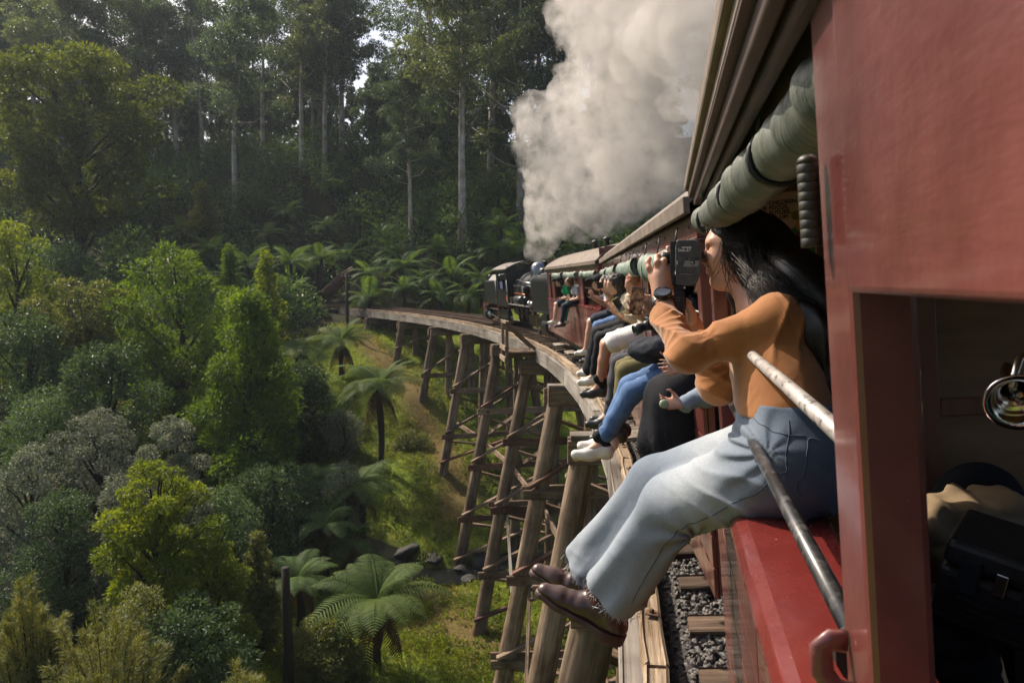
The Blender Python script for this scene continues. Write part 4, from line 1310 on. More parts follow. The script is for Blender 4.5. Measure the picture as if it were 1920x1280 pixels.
for v_ in (3.0, 4.0, 5.0): MB().tube([(-.6, v_, 1.84), (-.72, v_, 1.86)], .012, 6).build('handrail_bracket', STEEL, loco)
MB().tube([(-.70, 3.4, 1.52), (-.70, 5.9, 1.56)], .035, 8).build('steam_pipe', BRASS, loco, smooth=True)
MB().tube([(-.70, 3.4, 1.5), (-.74, 3.3, 1.35), (-.74, 3.2, 1.0), (-.74, 2.8, .8)], .03, 8).build('steam_pipe', BRASS, loco, smooth=True)
MB().tube([(-.62, 3.2, 1.95), (-.66, 4.2, 2.0), (-.62, 5.6, 2.1)], .02, 8).build('steam_pipe', STEEL, loco, smooth=True)
pp = MB().lathe([(0, 0), (.15, 0), (.16, .03), (.16, .30), (.12, .33), (.08, .36), (.08, .42), (.15, .45), (.15, .72), (0, .75)], (-.80, 3.45, 1.16), 'z', 18).build('air_pump', LOCO_BLK, loco, smooth=True); auto_smooth(pp)
for k in range(5): MB().lathe([(.16, 0), (.185, .01), (.16, .02)], (-.80, 3.45, 1.65 + .045 * k), 'z', 18).build('pump_fin', STEEL, pp)
MB().lathe([(0, -.5), (.14, -.5), (.17, -.45), (.17, .45), (.14, .5), (0, .5)], (-.78, 4.7, 1.32), 'y', 18).build('air_reservoir', LOCO_GRY, loco, smooth=True)
MB().box((-.92, 5.45, 1.165), (-.66, 5.8, 1.42)).build('tool_box', LOCO_GRY, loco, bevel=.02)
MB().lathe([(0, 0), (.09, .0), (.09, .14), (.04, .17), (0, .17)], (-.85, 2.95, 1.165), 'z', 14).build('lubricator', STEEL, loco, smooth=True)
MB().lathe([(0, -.06), (.12, -.06), (.12, .02), (.1, .05), (0, .05)], (-.80, 2.62, 1.22), 'y', 16).build('lamp', STEEL, loco, smooth=True)
# cab
for sd in (-1, 1):
    o_ = MB()
    for a_, b_, w0, w1 in ((6.1, 8.1, 1.06, 1.72), (6.1, 6.5, 1.722, 2.42), (7.7, 8.1, 1.722, 2.42), (6.1, 8.1, 2.422, 2.56)):
        o_.box((sd * .90 - .02, a_, w0), (sd * .90 + .02, b_, w1))
    o_.build('cab_side', LOCO_BLK, loco)
MB().box((-.88, 6.1, 1.06), (.88, 6.14, 2.66)).build('cab_front', LOCO_BLK, loco)
MB().box((-.88, 8.06, 1.06), (.88, 8.1, 1.75)).build('cab_back', LOCO_BLK, loco)
MB().box((-.9, 6.0, 1.0), (.9, 8.3, 1.05)).build('cab_floor', LOCO_BLK, loco)
pf = [(-1.0 + 2.0 * k / 14, 2.56 + .26 * (1 - (2 * k / 14 - 1) ** 2)) for k in range(15)]
cr = MB().prism(pf + [(u, w - .04) for u, w in reversed(pf)], 'y', 5.9, 8.45).build('cab_roof', mat_noise('cab_roof_paint', (.05, .04, .035), (.16, .13, .11), scale=4, rough=.6), loco); auto_smooth(cr, 30)
MB().box((-.35, 6.8, 2.80), (.35, 7.5, 2.87)).build('roof_hatch', LOCO_BLK, cr)
for v_ in (6.02, 8.18):
    MB().tube([(-.95, v_, 1.1), (-.95, v_, 2.1)], .016, 8).build('grab_rail', STEEL, loco, smooth=True)
MB().box((-.93, 6.2, 1.24), (-.925, 6.34, 1.5)).build('number_plate', mat_plain('plate_orange', (.5, .13, .03), .4), loco)
MB().box((-.96, 6.75, 1.75), (-.92, 7.25, 2.05)).build('cab_door_panel', mat_plain('driver_blue', (.03, .05, .12), .7), loco)
# rear bunker
bk = MB().prism(rbox(.84, 1.02, 2.08, .12), 'y', 8.55, 11.2).build('coal_bunker', LOCO_BLK, loco, bevel=.01); auto_smooth(bk, 30)
MB().prism([(-.84, 2.08), (.84, 2.08), (.62, 2.32), (-.62, 2.32)], 'y', 8.6, 10.2).build('bunker_top', mat_plain('pale_sheet', (.36, .34, .32), .35, .4), loco)
for k in range(6): MB().lathe([(0, -.012), (.012, -.008), (.015, 0)], (-.842, 8.8 + .42 * k, 1.3), 'x', 6).build('rivet', LOCO_GRY, bk)
MB().box((-.92, 11.35, .62), (.92, 11.47, .98)).build('buffer_beam', LOCO_RED, loco, bevel=.01)
for u_ in (-.55, .55): MB().lathe([(0, 0), (.1, 0), (.12, .06), (.12, .2), (0, .24)], (u_, 11.0, 2.1), 'z', 14).build('headlamp', LOCO_BLK, loco, smooth=True)

# ================================================================== passengers
def mat_skin(name, c):
    m, nt, b, out = nodes_of(name)
    co = coords(nt, (1, 1, 1))
    n = N(nt, 'ShaderNodeTexNoise', Scale=22, Detail=5, Roughness=.6); nt.links.new(co, n.inputs['Vector'])
    r = ramp(nt, [(.3, tuple(x * .86 for x in c)), (.7, tuple(min(1, x * 1.1) for x in c))], n.outputs[0]); nt.links.new(r.outputs[0], b.inputs['Base Color'])
    b.inputs['Roughness'].default_value = .45
    b.inputs['Subsurface Weight'].default_value = .18; b.inputs['Subsurface Radius'].default_value = (.012, .005, .003); b.inputs['Subsurface Scale'].default_value = 1.0
    n2 = N(nt, 'ShaderNodeTexNoise', Scale=160, Detail=2); nt.links.new(co, n2.inputs['Vector'])
    bump(nt, n2.outputs[0], b, .12, .001)
    MATS[name] = m; return m
def mat_cloth(name, c0, c1, weave=380, rough=.85, big=7, bmp=.35, sheen=.0):
    m, nt, b, out = nodes_of(name)
    co = coords(nt, (1, 1, 1))
    n = N(nt, 'ShaderNodeTexNoise', Scale=big, Detail=6, Roughness=.65); nt.links.new(co, n.inputs['Vector'])
    r = ramp(nt, [(.32, c0), (.68, c1)], n.outputs[0]); nt.links.new(r.outputs[0], b.inputs['Base Color'])
    b.inputs['Roughness'].default_value = rough; b.inputs['Specular IOR Level'].default_value = .2
    if sheen: b.inputs['Sheen Weight'].default_value = sheen
    n2 = N(nt, 'ShaderNodeTexNoise', Scale=weave, Detail=2); nt.links.new(co, n2.inputs['Vector'])
    n3 = N(nt, 'ShaderNodeTexNoise', Scale=26, Detail=4); nt.links.new(co, n3.inputs['Vector'])
    ad = nt.nodes.new('ShaderNodeMath'); ad.operation = 'MULTIPLY_ADD'; ad.inputs[1].default_value = .25
    nt.links.new(n2.outputs[0], ad.inputs[0]); nt.links.new(n3.outputs[0], ad.inputs[2])
    bump(nt, ad.outputs[0], b, bmp, .004)
    MATS[name] = m; return m
SKIN = mat_skin('skin_light', (.52, .30, .21)); SKIN2 = mat_skin('skin_tan', (.42, .22, .14))
CL = {k: mat_cloth('cloth_' + k, *v) for k, v in dict(
    black=((.008, .009, .012), (.02, .021, .026)), navy=((.012, .016, .03), (.03, .038, .06)), jeans=((.05, .10, .22), (.12, .20, .36)), olive=((.10, .085, .035), (.17, .145, .065)),
    grey=((.045, .042, .05), (.085, .08, .092)), white=((.55, .53, .5), (.75, .73, .7)), denimgrey=((.14, .18, .24), (.24, .29, .36)), lilac=((.36, .35, .42), (.52, .5, .58)), green=((.01, .16, .06), (.02, .26, .10)), patt=((.12, .12, .14), (.42, .42, .44)), cream=((.5, .42, .3), (.66, .58, .44)), fleece=((.012, .014, .02), (.035, .038, .05))).items()}
HAIRS = {'dark': mat_noise('hair_dark', (.012, .009, .008), (.045, .033, .026), scale=60, rough=.6, stretch=(1, 1, .2), bmp=.6, bdist=.008),
         'red': mat_noise('hair_auburn', (.14, .035, .012), (.38, .13, .045), scale=60, rough=.6, stretch=(1, 1, .2), bmp=.6, bdist=.008),
         'brown': mat_noise('hair_brown', (.05, .03, .018), (.14, .085, .05), scale=60, rough=.6, stretch=(1, 1, .2), bmp=.6, bdist=.008)}
SHOEW = mat_noise('white_leather', (.55, .51, .46), (.74, .70, .64), scale=14, rough=.5, bmp=.15, bdist=.003)
SHOEB = mat_noise('black_leather', (.01, .01, .011), (.03, .028, .028), scale=14, rough=.35, bmp=.2, bdist=.003)
SOLE = mat_plain('pale_sole', (.55, .43, .34), .6)
SCREEN = mat_plain('phone_screen', (.02, .02, .025), .08)
def mat_photo(name):
    m, nt, b, out = nodes_of(name)
    co = coords(nt, (1, 1, 1)); n = N(nt, 'ShaderNodeTexNoise', Scale=28, Detail=4); nt.links.new(co, n.inputs['Vector'])
    r = ramp(nt, [(.35, (.015, .012, .01)), (.5, (.10, .05, .03)), (.65, (.20, .12, .07))], n.outputs[0])
    nt.links.new(r.outputs[0], b.inputs['Base Color']); nt.links.new(r.outputs[0], b.inputs['Emission Color']); b.inputs['Emission Strength'].default_value = .35; b.inputs['Roughness'].default_value = .1
    return m
PHOTO = mat_photo('phone_picture')

def hand_prims(wrist, tip_dir, palm_n, s=1.0, curl=.5, thumb_side=1, spread=.16):
    """palm, four fingers of unequal length and a thumb leaving the side of the palm"""
    w = Vector(wrist); d = Vector(tip_dir).normalized(); n = Vector(palm_n); n = (n - d * n.dot(d)).normalized(); x = d.cross(n) * thumb_side
    P = []
    pc = w + d * .05 * s
    for q in (-1, -.33, .33, 1):
        P.append(('c', w + x * (q * .014 * s), w + d * .085 * s + x * (q * .030 * s), .013 * s, .0105 * s, .012))
    lens = {1: .066, .33: .076, -.33: .071, -1: .056}
    for q, L in lens.items():
        a = w + d * .085 * s + x * (q * .030 * s)
        f0 = (d + x * (q * spread)).normalized()
        cur = 0.0; p = a
        for j, (fr, r0, r1) in enumerate(((.46, .0095, .0088), (.30, .0088, .008), (.24, .008, .0068))):
            cur += curl * (.55 if j == 0 else .75)
            dirv = (f0 * math.cos(cur) + n * math.sin(cur)).normalized()
            e = p + dirv * (L * fr * s); P.append(('c', p, e, r0 * s, r1 * s, .006)); p = e
    t0 = w + d * .022 * s + x * (.020 * s); t1 = t0 + (d * .55 + x * .75 + n * .35).normalized() * (.042 * s); t2 = t1 + (d * .85 + x * .3 + n * (.35 + .4 * curl)).normalized() * (.032 * s); t3 = t2 + (d * .95 + n * .3).normalized() * (.024 * s)
    P += [('c', t0, t1, .0135 * s, .0115 * s, .01), ('c', t1, t2, .0108 * s, .0098 * s, .006), ('c', t2, t3, .0098 * s, .0075 * s, .006)]
    return P

def elbow_of(sh, hand, down, l1=.27, l2=.25):
    sh = Vector(sh); hand = Vector(hand); d = hand - sh; L = d.length
    Lm = min(L, l1 + l2 - .01); a = (l1 * l1 - l2 * l2 + Lm * Lm) / (2 * Lm); h = math.sqrt(max(l1 * l1 - a * a, 0))
    u = d.normalized(); q = Vector(down); q = (q - u * q.dot(u)); q = q.normalized() if q.length > 1e-4 else Vector((0, 0, -1))
    return sh + u * a + q * h

def head_prims(c, f, up, s=1.0):
    """head with brow, nose, lips, chin and ears; c = centre, f = facing"""
    c = Vector(c); f = Vector(f).normalized(); up = Vector(up); up = (up - f * up.dot(f)).normalized(); l = up.cross(f)
    def q(a, b, z): return c + f * a * s + l * b * s + up * z * s
    M = np.array([f[:], l[:], up[:]]).T.astype(np.float32)
    P = [('e', q(-.008, 0, .025), (.095 * s, .075 * s, .092 * s), M), ('e', q(.022, 0, -.04), (.062 * s, .055 * s, .075 * s), M, .04), ('e', q(.055, 0, -.088), (.026 * s, .026 * s, .022 * s), M, .025),
         ('c', q(.083, 0, .012), q(.104, 0, -.026), .008 * s, .0125 * s, .012), ('e', q(.084, 0, -.056), (.012 * s, .024 * s, .009 * s), M, .012), ('e', q(.082, 0, -.068), (.011 * s, .021 * s, .008 * s), M, .01)]
    for sg in (-1, 1):
        P += [('e', q(.07, .034 * sg, .026), (.018 * s, .026 * s, .010 * s), M, .02), ('e', q(-.005, .075 * sg, -.012), (.018 * s, .008 * s, .03 * s), M, .008)]
    return P

def passenger(name, car, v, label, skin, top, legs, hair, shoe, lean=.2, yaw=0.0, knees=(-.06, -.06), hand_l=None, hand_r=None, kind='long', sleeve='long', spread=.09, h=.015, hat=None, fo=0.0, shin=.40, hair_len=.16, show_top=True, scale=1.0, kick=.09, xB=(), xT=(), sock=None):
    """seated on the sill, legs hanging outside; local x inboard, y forward"""
    e = empty(name, car.matrix_basis @ Vector((0.0, v, SILL)), car.rotation_euler)
    tag(e, label, 'person', 'passengers sitting on the carriage sills')
    f = Vector((-math.cos(yaw), math.sin(yaw), 0)); l = Vector((0, 0, 1)).cross(f); Z = Vector((0, 0, 1)); s = scale
    inv = (Matrix.Translation(car.matrix_basis @ Vector((0.0, v, SILL))) @ Euler(car.rotation_euler).to_matrix().to_4x4()).inverted()
    def q(a, b, z): return f * (a + fo) * s + l * b * s + Z * z * s + Vector((0.06, 0, 0))
    pel = q(-.14, 0, .07); chest = q(-.10 + lean * .7, 0, .30); neck = q(-.05 + lean, 0, .425); head = q(.0 + lean * 1.12, 0, .53)
    B = [('c', pel, chest, .08, .08), ('c', chest, neck, .05, .048), ('c', neck, head, .046, .05)] + head_prims(head, f + Z * -.12, Z, .90 * s)
    T = [('e', q(-.14, 0, .06), (.14, .15, .10)), ('c', q(-.13, 0, .10), chest, .125, .135, .05), ('c', chest + l * .08, chest - l * .08, .115, .115, .05), ('c', chest + l * .13 + Z * .08, chest - l * .13 + Z * .08, .065, .065, .05)]
    G = [('c', q(-.12, .08, .07), q(-.12, -.08, .07), .11, .11)]; S = []
    for sg, kz, hnd in ((1, knees[0], hand_l), (-1, knees[1], hand_r)):
        hip = q(-.10, .09 * sg, .065); kn = q(.33, (.09 if sg > 0 else .09) * sg * spread / .09, kz + .03); an = q(.33 + kick + .02 * sg, spread * sg, kz + .03 - shin); toe = an + f * .15 * s + Z * -.07
        bare = 1.0 if kind == 'shorts' else .62
        B += [('c', pel, hip, .06, .06), ('c', hip, kn, .07 * bare, .055 * bare), ('c', kn, kn.lerp(an, .35), .055 * bare, .054 * bare), ('c', kn.lerp(an, .35), an, .052 * bare, .034), ('c', an, toe, .033, .022)]
        if kind == 'long': G += [('c', hip, kn, .088, .064, .04), ('c', kn, an.lerp(kn, .12), .064, .050, .03)]
        elif kind == 'flare': G += [('c', hip, kn, .098, .08, .04), ('c', kn, an, .08, .105, .03)]
        elif kind == 'tight': G += [('c', hip, kn, .080, .056, .04), ('c', kn, kn.lerp(an, .35), .056, .052, .02), ('c', kn.lerp(an, .35), an, .052, .038, .03)]
        elif kind == 'shorts': G += [('c', hip, hip.lerp(kn, .82), .105, .10, .04)]
        elif kind == 'crop': G += [('c', hip, kn, .088, .064, .04), ('c', kn, kn.lerp(an, .80), .064, .054, .03)]
        hl = an + Z * -.055 - f * .04; mid = hl + f * .10; tp = hl + f * .19 + Z * .008
        S.append([('e', hl + Z * .01, (.042, .036, .042)), ('c', hl + Z * .018, mid + Z * .012, .038, .037, .03), ('c', mid, tp, .037, .03, .03), ('c', hl + Z * .03, an + Z * -.005, .036, .036, .02)])
        sh = chest + l * (.165 * sg) + Z * .08
        hw = inv @ Vector(hnd) if hnd is not None else q(.20, .10 * sg, .10)
        d = hw - sh
        if d.length > .5: hw = sh + d.normalized() * .5
        el = elbow_of(sh, hw, Vector((0, 0, -1)) + l * sg * .5)
        T += [('c', sh, el, .062, .05, .03)]
        if sleeve == 'long': T += [('c', el, el.lerp(hw, .82), .05, .036, .02)]
        else: T[-1] = ('c', sh, sh.lerp(el, .6), .062, .058, .03)
        B += [('c', chest, sh, .05, .045), ('c', sh, el, .045, .038), ('c', el, hw, .040, .025)]
        up_ = Z if hnd is not None else f
        B += hand_prims(hw, (hw - el).normalized() * .5 + up_, f if hnd is None else (f * .6 - l * sg * .6), .86, .38, sg)
    loc_ = lambda pr: [(p[0], inv @ Vector(p[1]), inv @ Vector(p[2])) + tuple(p[3:]) for p in pr]
    if xT:
        xs_ = inv @ Vector(xT[0][1]); T.append(('c', chest + l * .12 + Z * .06, xs_, .062, .055, .03)); B.append(('c', chest + l * .1, xs_, .045, .035))
    B += loc_(xB); T += loc_(xT)
    def clip_pl(prims, kk, planes=()):
        return lambda P: union(P, prims, kk)
    blob('body', B, h, skin, e, k=.02)
    rip = lambda P, d: d - .008 * ((1 - np.abs(np.sin((P @ np.array([46., 22, 60]) + 4 * hashn(P, 8, 3)) * .5))) ** 1.6 * 2 - .7) * np.clip(hashn(P, 6, 4) + .5, 0, 1)
    if show_top: blob('top', T, h, top, e, k=.03, mod=rip, near_band=.03)
    blob('trousers' if kind not in ('shorts', 'skirt') else kind, G, h, legs, e, k=.03, mod=rip, near_band=.03)
    for sp in S:
        zmin = min(float(p[1][2]) if p[0] == 'e' else min(p[1][2], p[2][2]) for p in sp) - .036
        sh_o = blob('shoe', sp, min(h, .009), shoe, e, k=.02, mod=lambda P, d, zm=zmin: smax(d, zm + .004 - P[:, 2], .008))
        if h < .0155:
            lo, hi = prim_bounds(sp, .02)
            Vs_, Qs_ = surface_nets(lambda P, zm=zmin: smax(union(P, sp, .02) - .004, np.maximum(P[:, 2] - zm - .020, zm - .006 - P[:, 2]), .004), lo, hi, .008)
            link('sole', np_mesh('sole', Vs_, Fq=Qs_, mats=[SOLE if shoe is SHOEW else SHOEB], smooth=True), sh_o)
        if sock is not None: blob('sock', [('c', sp[3][1] + Z * .01, sp[3][2] + Z * sock, .037, .041)], .01, CL['black'], e)
    if hat is not None:
        H = [('e', head + Z * .055 - f * .01, (.105, .105, .085)), ('c', head + f * .09 + Z * .06, head + f * .16 + Z * .045, .045, .035, .02)]
        blob('cap', H, .012, hat, e, k=.02, mod=lambda P, d, hz=head.z: smax(d, hz + .03 - P[:, 2], .01))
    HP = [('e', head - f * .02 + Z * .025, (.097, .083, .095)), ('c', head - f * .05 + Z * .01, head - f * .065 - Z * hair_len, .066, .045, .04)]
    fc = head + f * .11 - Z * .035
    blob('hair', HP, .012, hair, e, k=.03, mod=lambda P, d: smax(d - .008 * np.sin(40 * hashn(P * np.array([1, 1, .25]), 30, 2)), .088 - np.sqrt(((P - v3(fc)) ** 2).sum(1)), .02))
    return e, dict(f=f, l=l, head=head)

def world_dir(car, d): return Euler(car.rotation_euler).to_matrix() @ Vector(d)

def phone(pos, face, up, label, picture=False, s=1.0, case=None, strap=False):
    M = frame(pos, Vector(up).cross(Vector(face)), up)
    e = empty('phone', pos); e.rotation_euler = M.to_euler()
    MB().box((-.037 * s, -.076 * s, -.0045), (.037 * s, .076 * s, .0045)).build('case', case or SHOEB, e, bevel=.004)
    MB().box((-.034 * s, -.071 * s, .0046), (.034 * s, .071 * s, .0056)).build('screen', PHOTO if picture else SCREEN, e)
    if strap: MB().box((-.03, .05, -.0062), (-.005, .07, -.0046)).build('lens_block', BLACKM, e)
    return tag(e, label, 'phone', 'phones held up by passengers')

H_ = dict
A_ = at
people = [
    H_(v=.42, label='passenger in a long sheer black skirt and grey denim sleeve beside the woman', skin=SKIN, top=CL['denimgrey'], legs=CL['black'], hair=HAIRS['brown'], shoe=SHOEB, lean=.02, h=.011, kind='tight', xB=[('c', A_(1320, 742, 3.62), A_(1282, 757, 3.56), .03, .025), *hand_prims(A_(1281, 757, 3.56), A_(1240, 756, 3.50) - A_(1281, 757, 3.56), Vector((0, -.6, .5)), .92, .5, 1)], xT=[('c', A_(1345, 722, 3.66), A_(1322, 742, 3.62), .055, .05), ('c', A_(1322, 742, 3.62), A_(1287, 755, 3.57), .05, .042)], knees=(-.15, -.15), shin=.42, fo=-.10, kick=.02),
    H_(v=.95, label='passenger in cropped blue jeans and chunky white sneakers, dark fleece on the lap', skin=SKIN, top=CL['fleece'], legs=CL['jeans'], hair=HAIRS['dark'], shoe=SHOEW, lean=.05, h=.011, kind='crop', knees=(-.13, -.11), shin=.31, fo=.03, kick=.2, sock=.06, spread=.07, hand_l=A_(1290, 700, 4.3), hand_r=A_(1260, 690, 4.4)),
    H_(v=1.48, label='passenger in olive trousers holding up a phone that shows a face', skin=SKIN, top=CL['black'], legs=CL['olive'], hair=HAIRS['dark'], shoe=SHOEB, lean=-.04, h=.013, kind='long', hand_l=A_(1206, 588, 4.55), hand_r=A_(1180, 592, 4.6), fo=.02),
    H_(v=2.0, label='passenger in charcoal leggings holding a black camera with a long lens', skin=SKIN2, top=CL['black'], legs=CL['grey'], hair=HAIRS['dark'], shoe=SHOEB, lean=-.04, h=.013, kind='tight', hand_l=A_(1222, 612, 5.2), hand_r=A_(1210, 612, 5.3), fo=.04),
    H_(v=3.5, label='passenger in white shorts with bare tanned legs and black socks, auburn hair', skin=SKIN2, top=CL['white'], legs=CL['white'], hair=HAIRS['red'], shoe=SHOEB, lean=.02, h=.014, kind='shorts', hand_l=A_(1187, 585, 6.6), hand_r=A_(1180, 580, 6.7), fo=.06, hair_len=.26, sock=.10),
    H_(v=4.35, label='passenger in black trousers and white sneakers, long dark hair', skin=SKIN, top=CL['cream'], legs=CL['black'], hair=HAIRS['dark'], shoe=SHOEW, lean=.12, h=.015, kind='long', hand_l=A_(1165, 592, 7.6), hand_r=A_(1158, 588, 7.8), fo=.08, hair_len=.28),
    H_(v=5.1, label='passenger in wide black flared trousers beside the narrow panel', skin=SKIN, top=CL['lilac'], legs=CL['black'], hair=HAIRS['dark'], shoe=SHOEW, lean=.12, h=.015, kind='flare', hand_l=A_(1150, 585, 8.2), hand_r=A_(1142, 580, 8.4), fo=.08),
    H_(v=6.35, label='passenger in dark blue jeans leaning out with a phone, dark hair', skin=SKIN, top=CL['cream'], legs=CL['jeans'], hair=HAIRS['dark'], shoe=SHOEB, lean=.16, h=.016, kind='long', hand_l=A_(1140, 552, 9.4), hand_r=A_(1130, 548, 9.6), fo=.04, hair_len=.22),
    H_(v=7.5, label='passenger in navy shorts with pale legs and white shoes, black cap', skin=SKIN, top=CL['lilac'], legs=CL['navy'], hair=HAIRS['dark'], shoe=SHOEW, lean=.16, h=.017, kind='shorts', hand_l=A_(1112, 560, 10.6), hand_r=A_(1108, 556, 10.8), hat=CL['black'], sleeve='short', fo=.1),
]
for p_ in people: passenger('person', car2, **p_)
for p_ in (H_(v=2.9, label='passenger in grey shirt and dark jeans with black and white shoes on the farther carriage', skin=SKIN, top=CL['patt'], legs=CL['navy'], hair=HAIRS['brown'], shoe=SHOEB, lean=.16, h=.019, kind='long', sleeve='short', fo=.05),
           H_(v=4.3, label='passenger in black cap and green shirt with bare legs on the farther carriage', skin=SKIN, top=CL['green'], legs=CL['navy'], hair=HAIRS['dark'], shoe=SHOEW, lean=.2, h=.019, kind='shorts', hat=CL['black'], sleeve='short', fo=.05),
           H_(v=3.6, label='auburn-haired passenger in pale shirt between the two on the farther carriage', skin=SKIN, top=CL['cream'], legs=CL['green'], hair=HAIRS['red'], shoe=SHOEW, lean=.05, h=.02, kind='long', sleeve='short', fo=-.12)):
    passenger('person', car3, **p_)

fd2 = world_dir(car2, (0, -1, 0))
phone(A_(1194, 564, 4.5), fd2, (0.12, 0, 1), 'large phone showing a face in the hands above the olive trousers', True, 1.05)
phone(A_(1160, 572, 7.4), fd2 + Vector((0, 0, .5)), (-.5, 0, .8), 'dark phone in a yellow-green case tilted in the hands further ahead', False, 1.0, mat_plain('lime_case', (.35, .42, .12), .5))
phone(A_(1167, 534, 8.6), fd2, (1, .1, .05), 'silver-edged phone held sideways in front of the dark-haired passenger', False, 1.0, STEEL)
phone(A_(1132, 534, 9.4), fd2, (1, .1, .1), 'black phone held sideways beside the capped passenger', False, 1.1)

# camera with a long lens in the hands above the charcoal leggings
ce = empty('hand_camera', A_(1226, 605, 5.1)); cd_ = Vector((-.75, -.35, -.3)).normalized()
CM = frame((0, 0, 0), cd_, (0, 0, 1))
ce.rotation_euler = CM.to_euler()
MB().box((-.03, -.05, -.07), (.035, .05, .07)).build('camera_body', SHOEB, ce, bevel=.012)
MB().box((-.02, .051, -.025), (.03, .075, .025)).build('viewfinder_hump', SHOEB, ce, bevel=.008)
MB().lathe([(0, .03), (.036, .03), (.036, .06), (.032, .065), (.032, .10), (.037, .105), (.037, .15), (.03, .15), (.026, .13), (0, .125)], axis='x', n=24).build('lens', SHOEB, ce, smooth=True)
tag(ce, 'black camera with a stubby lens held over the charcoal leggings', 'camera')

# sheer skirt of the nearest passenger, with a feathery hem
pe = [o for o in COL.objects if o.get('label', '').startswith('passenger in a long sheer')][0]
for c_ in list(pe.children):
    if c_.name.startswith('trousers'): bpy.data.objects.remove(c_)
inner = [('c', (.20, 0, .05), (-.14, 0, -.05), .13, .10), ('c', (.10, 0, .0), (-.10, 0, -.10), .12, .12), ('c', (-.15, .02, -.06), (-.21, .0, -.30), .10, .11), ('c', (-.13, -.03, -.10), (-.14, -.04, -.36), .11, .12), ('c', (-.04, -.02, -.10), (-.05, -.02, -.32), .11, .12)]
rng_ = np.random.default_rng(6)
blob('skirt', inner, .010, CL['black'], pe, k=.06, mod=lambda P, d: smax(d - .008 * np.sin(P[:, 1] * 70 + 5 * hashn(P * np.array([1, 1, .2]), 8, 1)), -.40 - P[:, 2] + .02 * hashn(P, 18, 5), .01))
mb_ = MB()
for k in range(420):
    a = rng_.uniform(0, 6.28); t = rng_.random()
    x = -.13 + .17 * math.cos(a) + rng_.normal() * .01; y = -.01 + .13 * math.sin(a)
    z0 = -.22 - .2 * t; L = rng_.uniform(.04, .10)
    mb_.tube([(x, y, z0), (x + rng_.normal() * .012 - .008 * math.cos(a), y + rng_.normal() * .012, z0 - L * .6), (x + rng_.normal() * .03, y + rng_.normal() * .025, z0 - L)], [.0012, .001, .0004], 3, caps=False)
mb_.build('skirt_fringe', CL['black'], pe)
# fleece bundle on the lap of the jeans passenger, and the small fruit in a hand
pj = car2.matrix_basis @ Vector((-.16, .92, SILL + .14))
fl = empty('fleece_bundle', pj)
blob('fleece', [('e', (0, 0, 0), (.14, .15, .075)), ('e', (-.06, .08, .03), (.09, .07, .05)), ('e', (.07, -.06, .04), (.09, .08, .05)), ('c', (-.10, -.05, .01), (.08, .1, .05), .04, .05)], .01, CL['fleece'], fl, k=.03, mod=lambda P, d: d - .006 * fbm(P, 30, 2, 3) - .004 * fbm(P, 80, 1, 5))
tag(fl, 'dark fleece jacket bundled on the lap above the blue jeans', 'jacket')
gp = A_(1245, 757, 3.47)
o_ = MB().lathe([(0, -.02), (.012, -.018), (.02, -.008), (.022, 0), (.02, .01), (.012, .018), (0, .02)], n=18).build('compact_mirror', mat_plain('sage_enamel', (.22, .28, .17), .35), None, smooth=True); o_.location = gp; o_.rotation_euler = (1.2, .3, 0); o_.scale = (1, 1, .5)
tag(o_, 'small sage green round case held in the hand over the black skirt', 'case')

# ================================================================== the woman filming from the sill
A3 = lambda *q: np.array(at(*q), np.float32)
hipL, hipR = A3(1478, 872, 1.80), A3(1452, 850, 2.02)
kneeL, kneeR = A3(1264, 946, 2.05), A3(1234, 908, 2.24)
ankL, ankR = A3(1140, 1128, 2.20), A3(1098, 1078, 2.40)
shL, shR = A3(1462, 598, 1.95), A3(1425, 580, 2.28)
elL, wrL = A3(1288, 665, 1.94), A3(1243, 566, 2.14)
elR, wrR = A3(1345, 725, 2.22), A3(1301, 622, 2.25)
chest, waist = A3(1458, 665, 2.04), A3(1474, 765, 1.925)
HS = .885
headc = A3(1382, 474, 2.19)
neckb = A3(1432, 585, 2.13)
woman = empty('person', Vector(((hipL + hipR) / 2).tolist()) - Vector((0, 0, .1)))
tag(woman, 'woman in rust jacket and flared jeans filming from the carriage sill, long dark hair', 'person')
WM = Matrix.Translation(woman.location).inverted()
def wchild(o):
    o.parent = woman; o.matrix_parent_inverse = WM; return o
def sd_blob(name, prims, h, mat, k=.02, mod=None, relax_it=1, pad=.03, par=None, fn=None):
    o = blob(name, prims, h, mat, None, k=k, mod=mod, relax_it=relax_it, pad=pad, fn=fn)
    return wchild(o)

WSKIN = mat_skin('woman_skin', (.50, .27, .18))
LIPS = mat_plain('lips', (.36, .10, .085), .38)
BROW = mat_plain('brow_lash', (.012, .009, .008), .6)

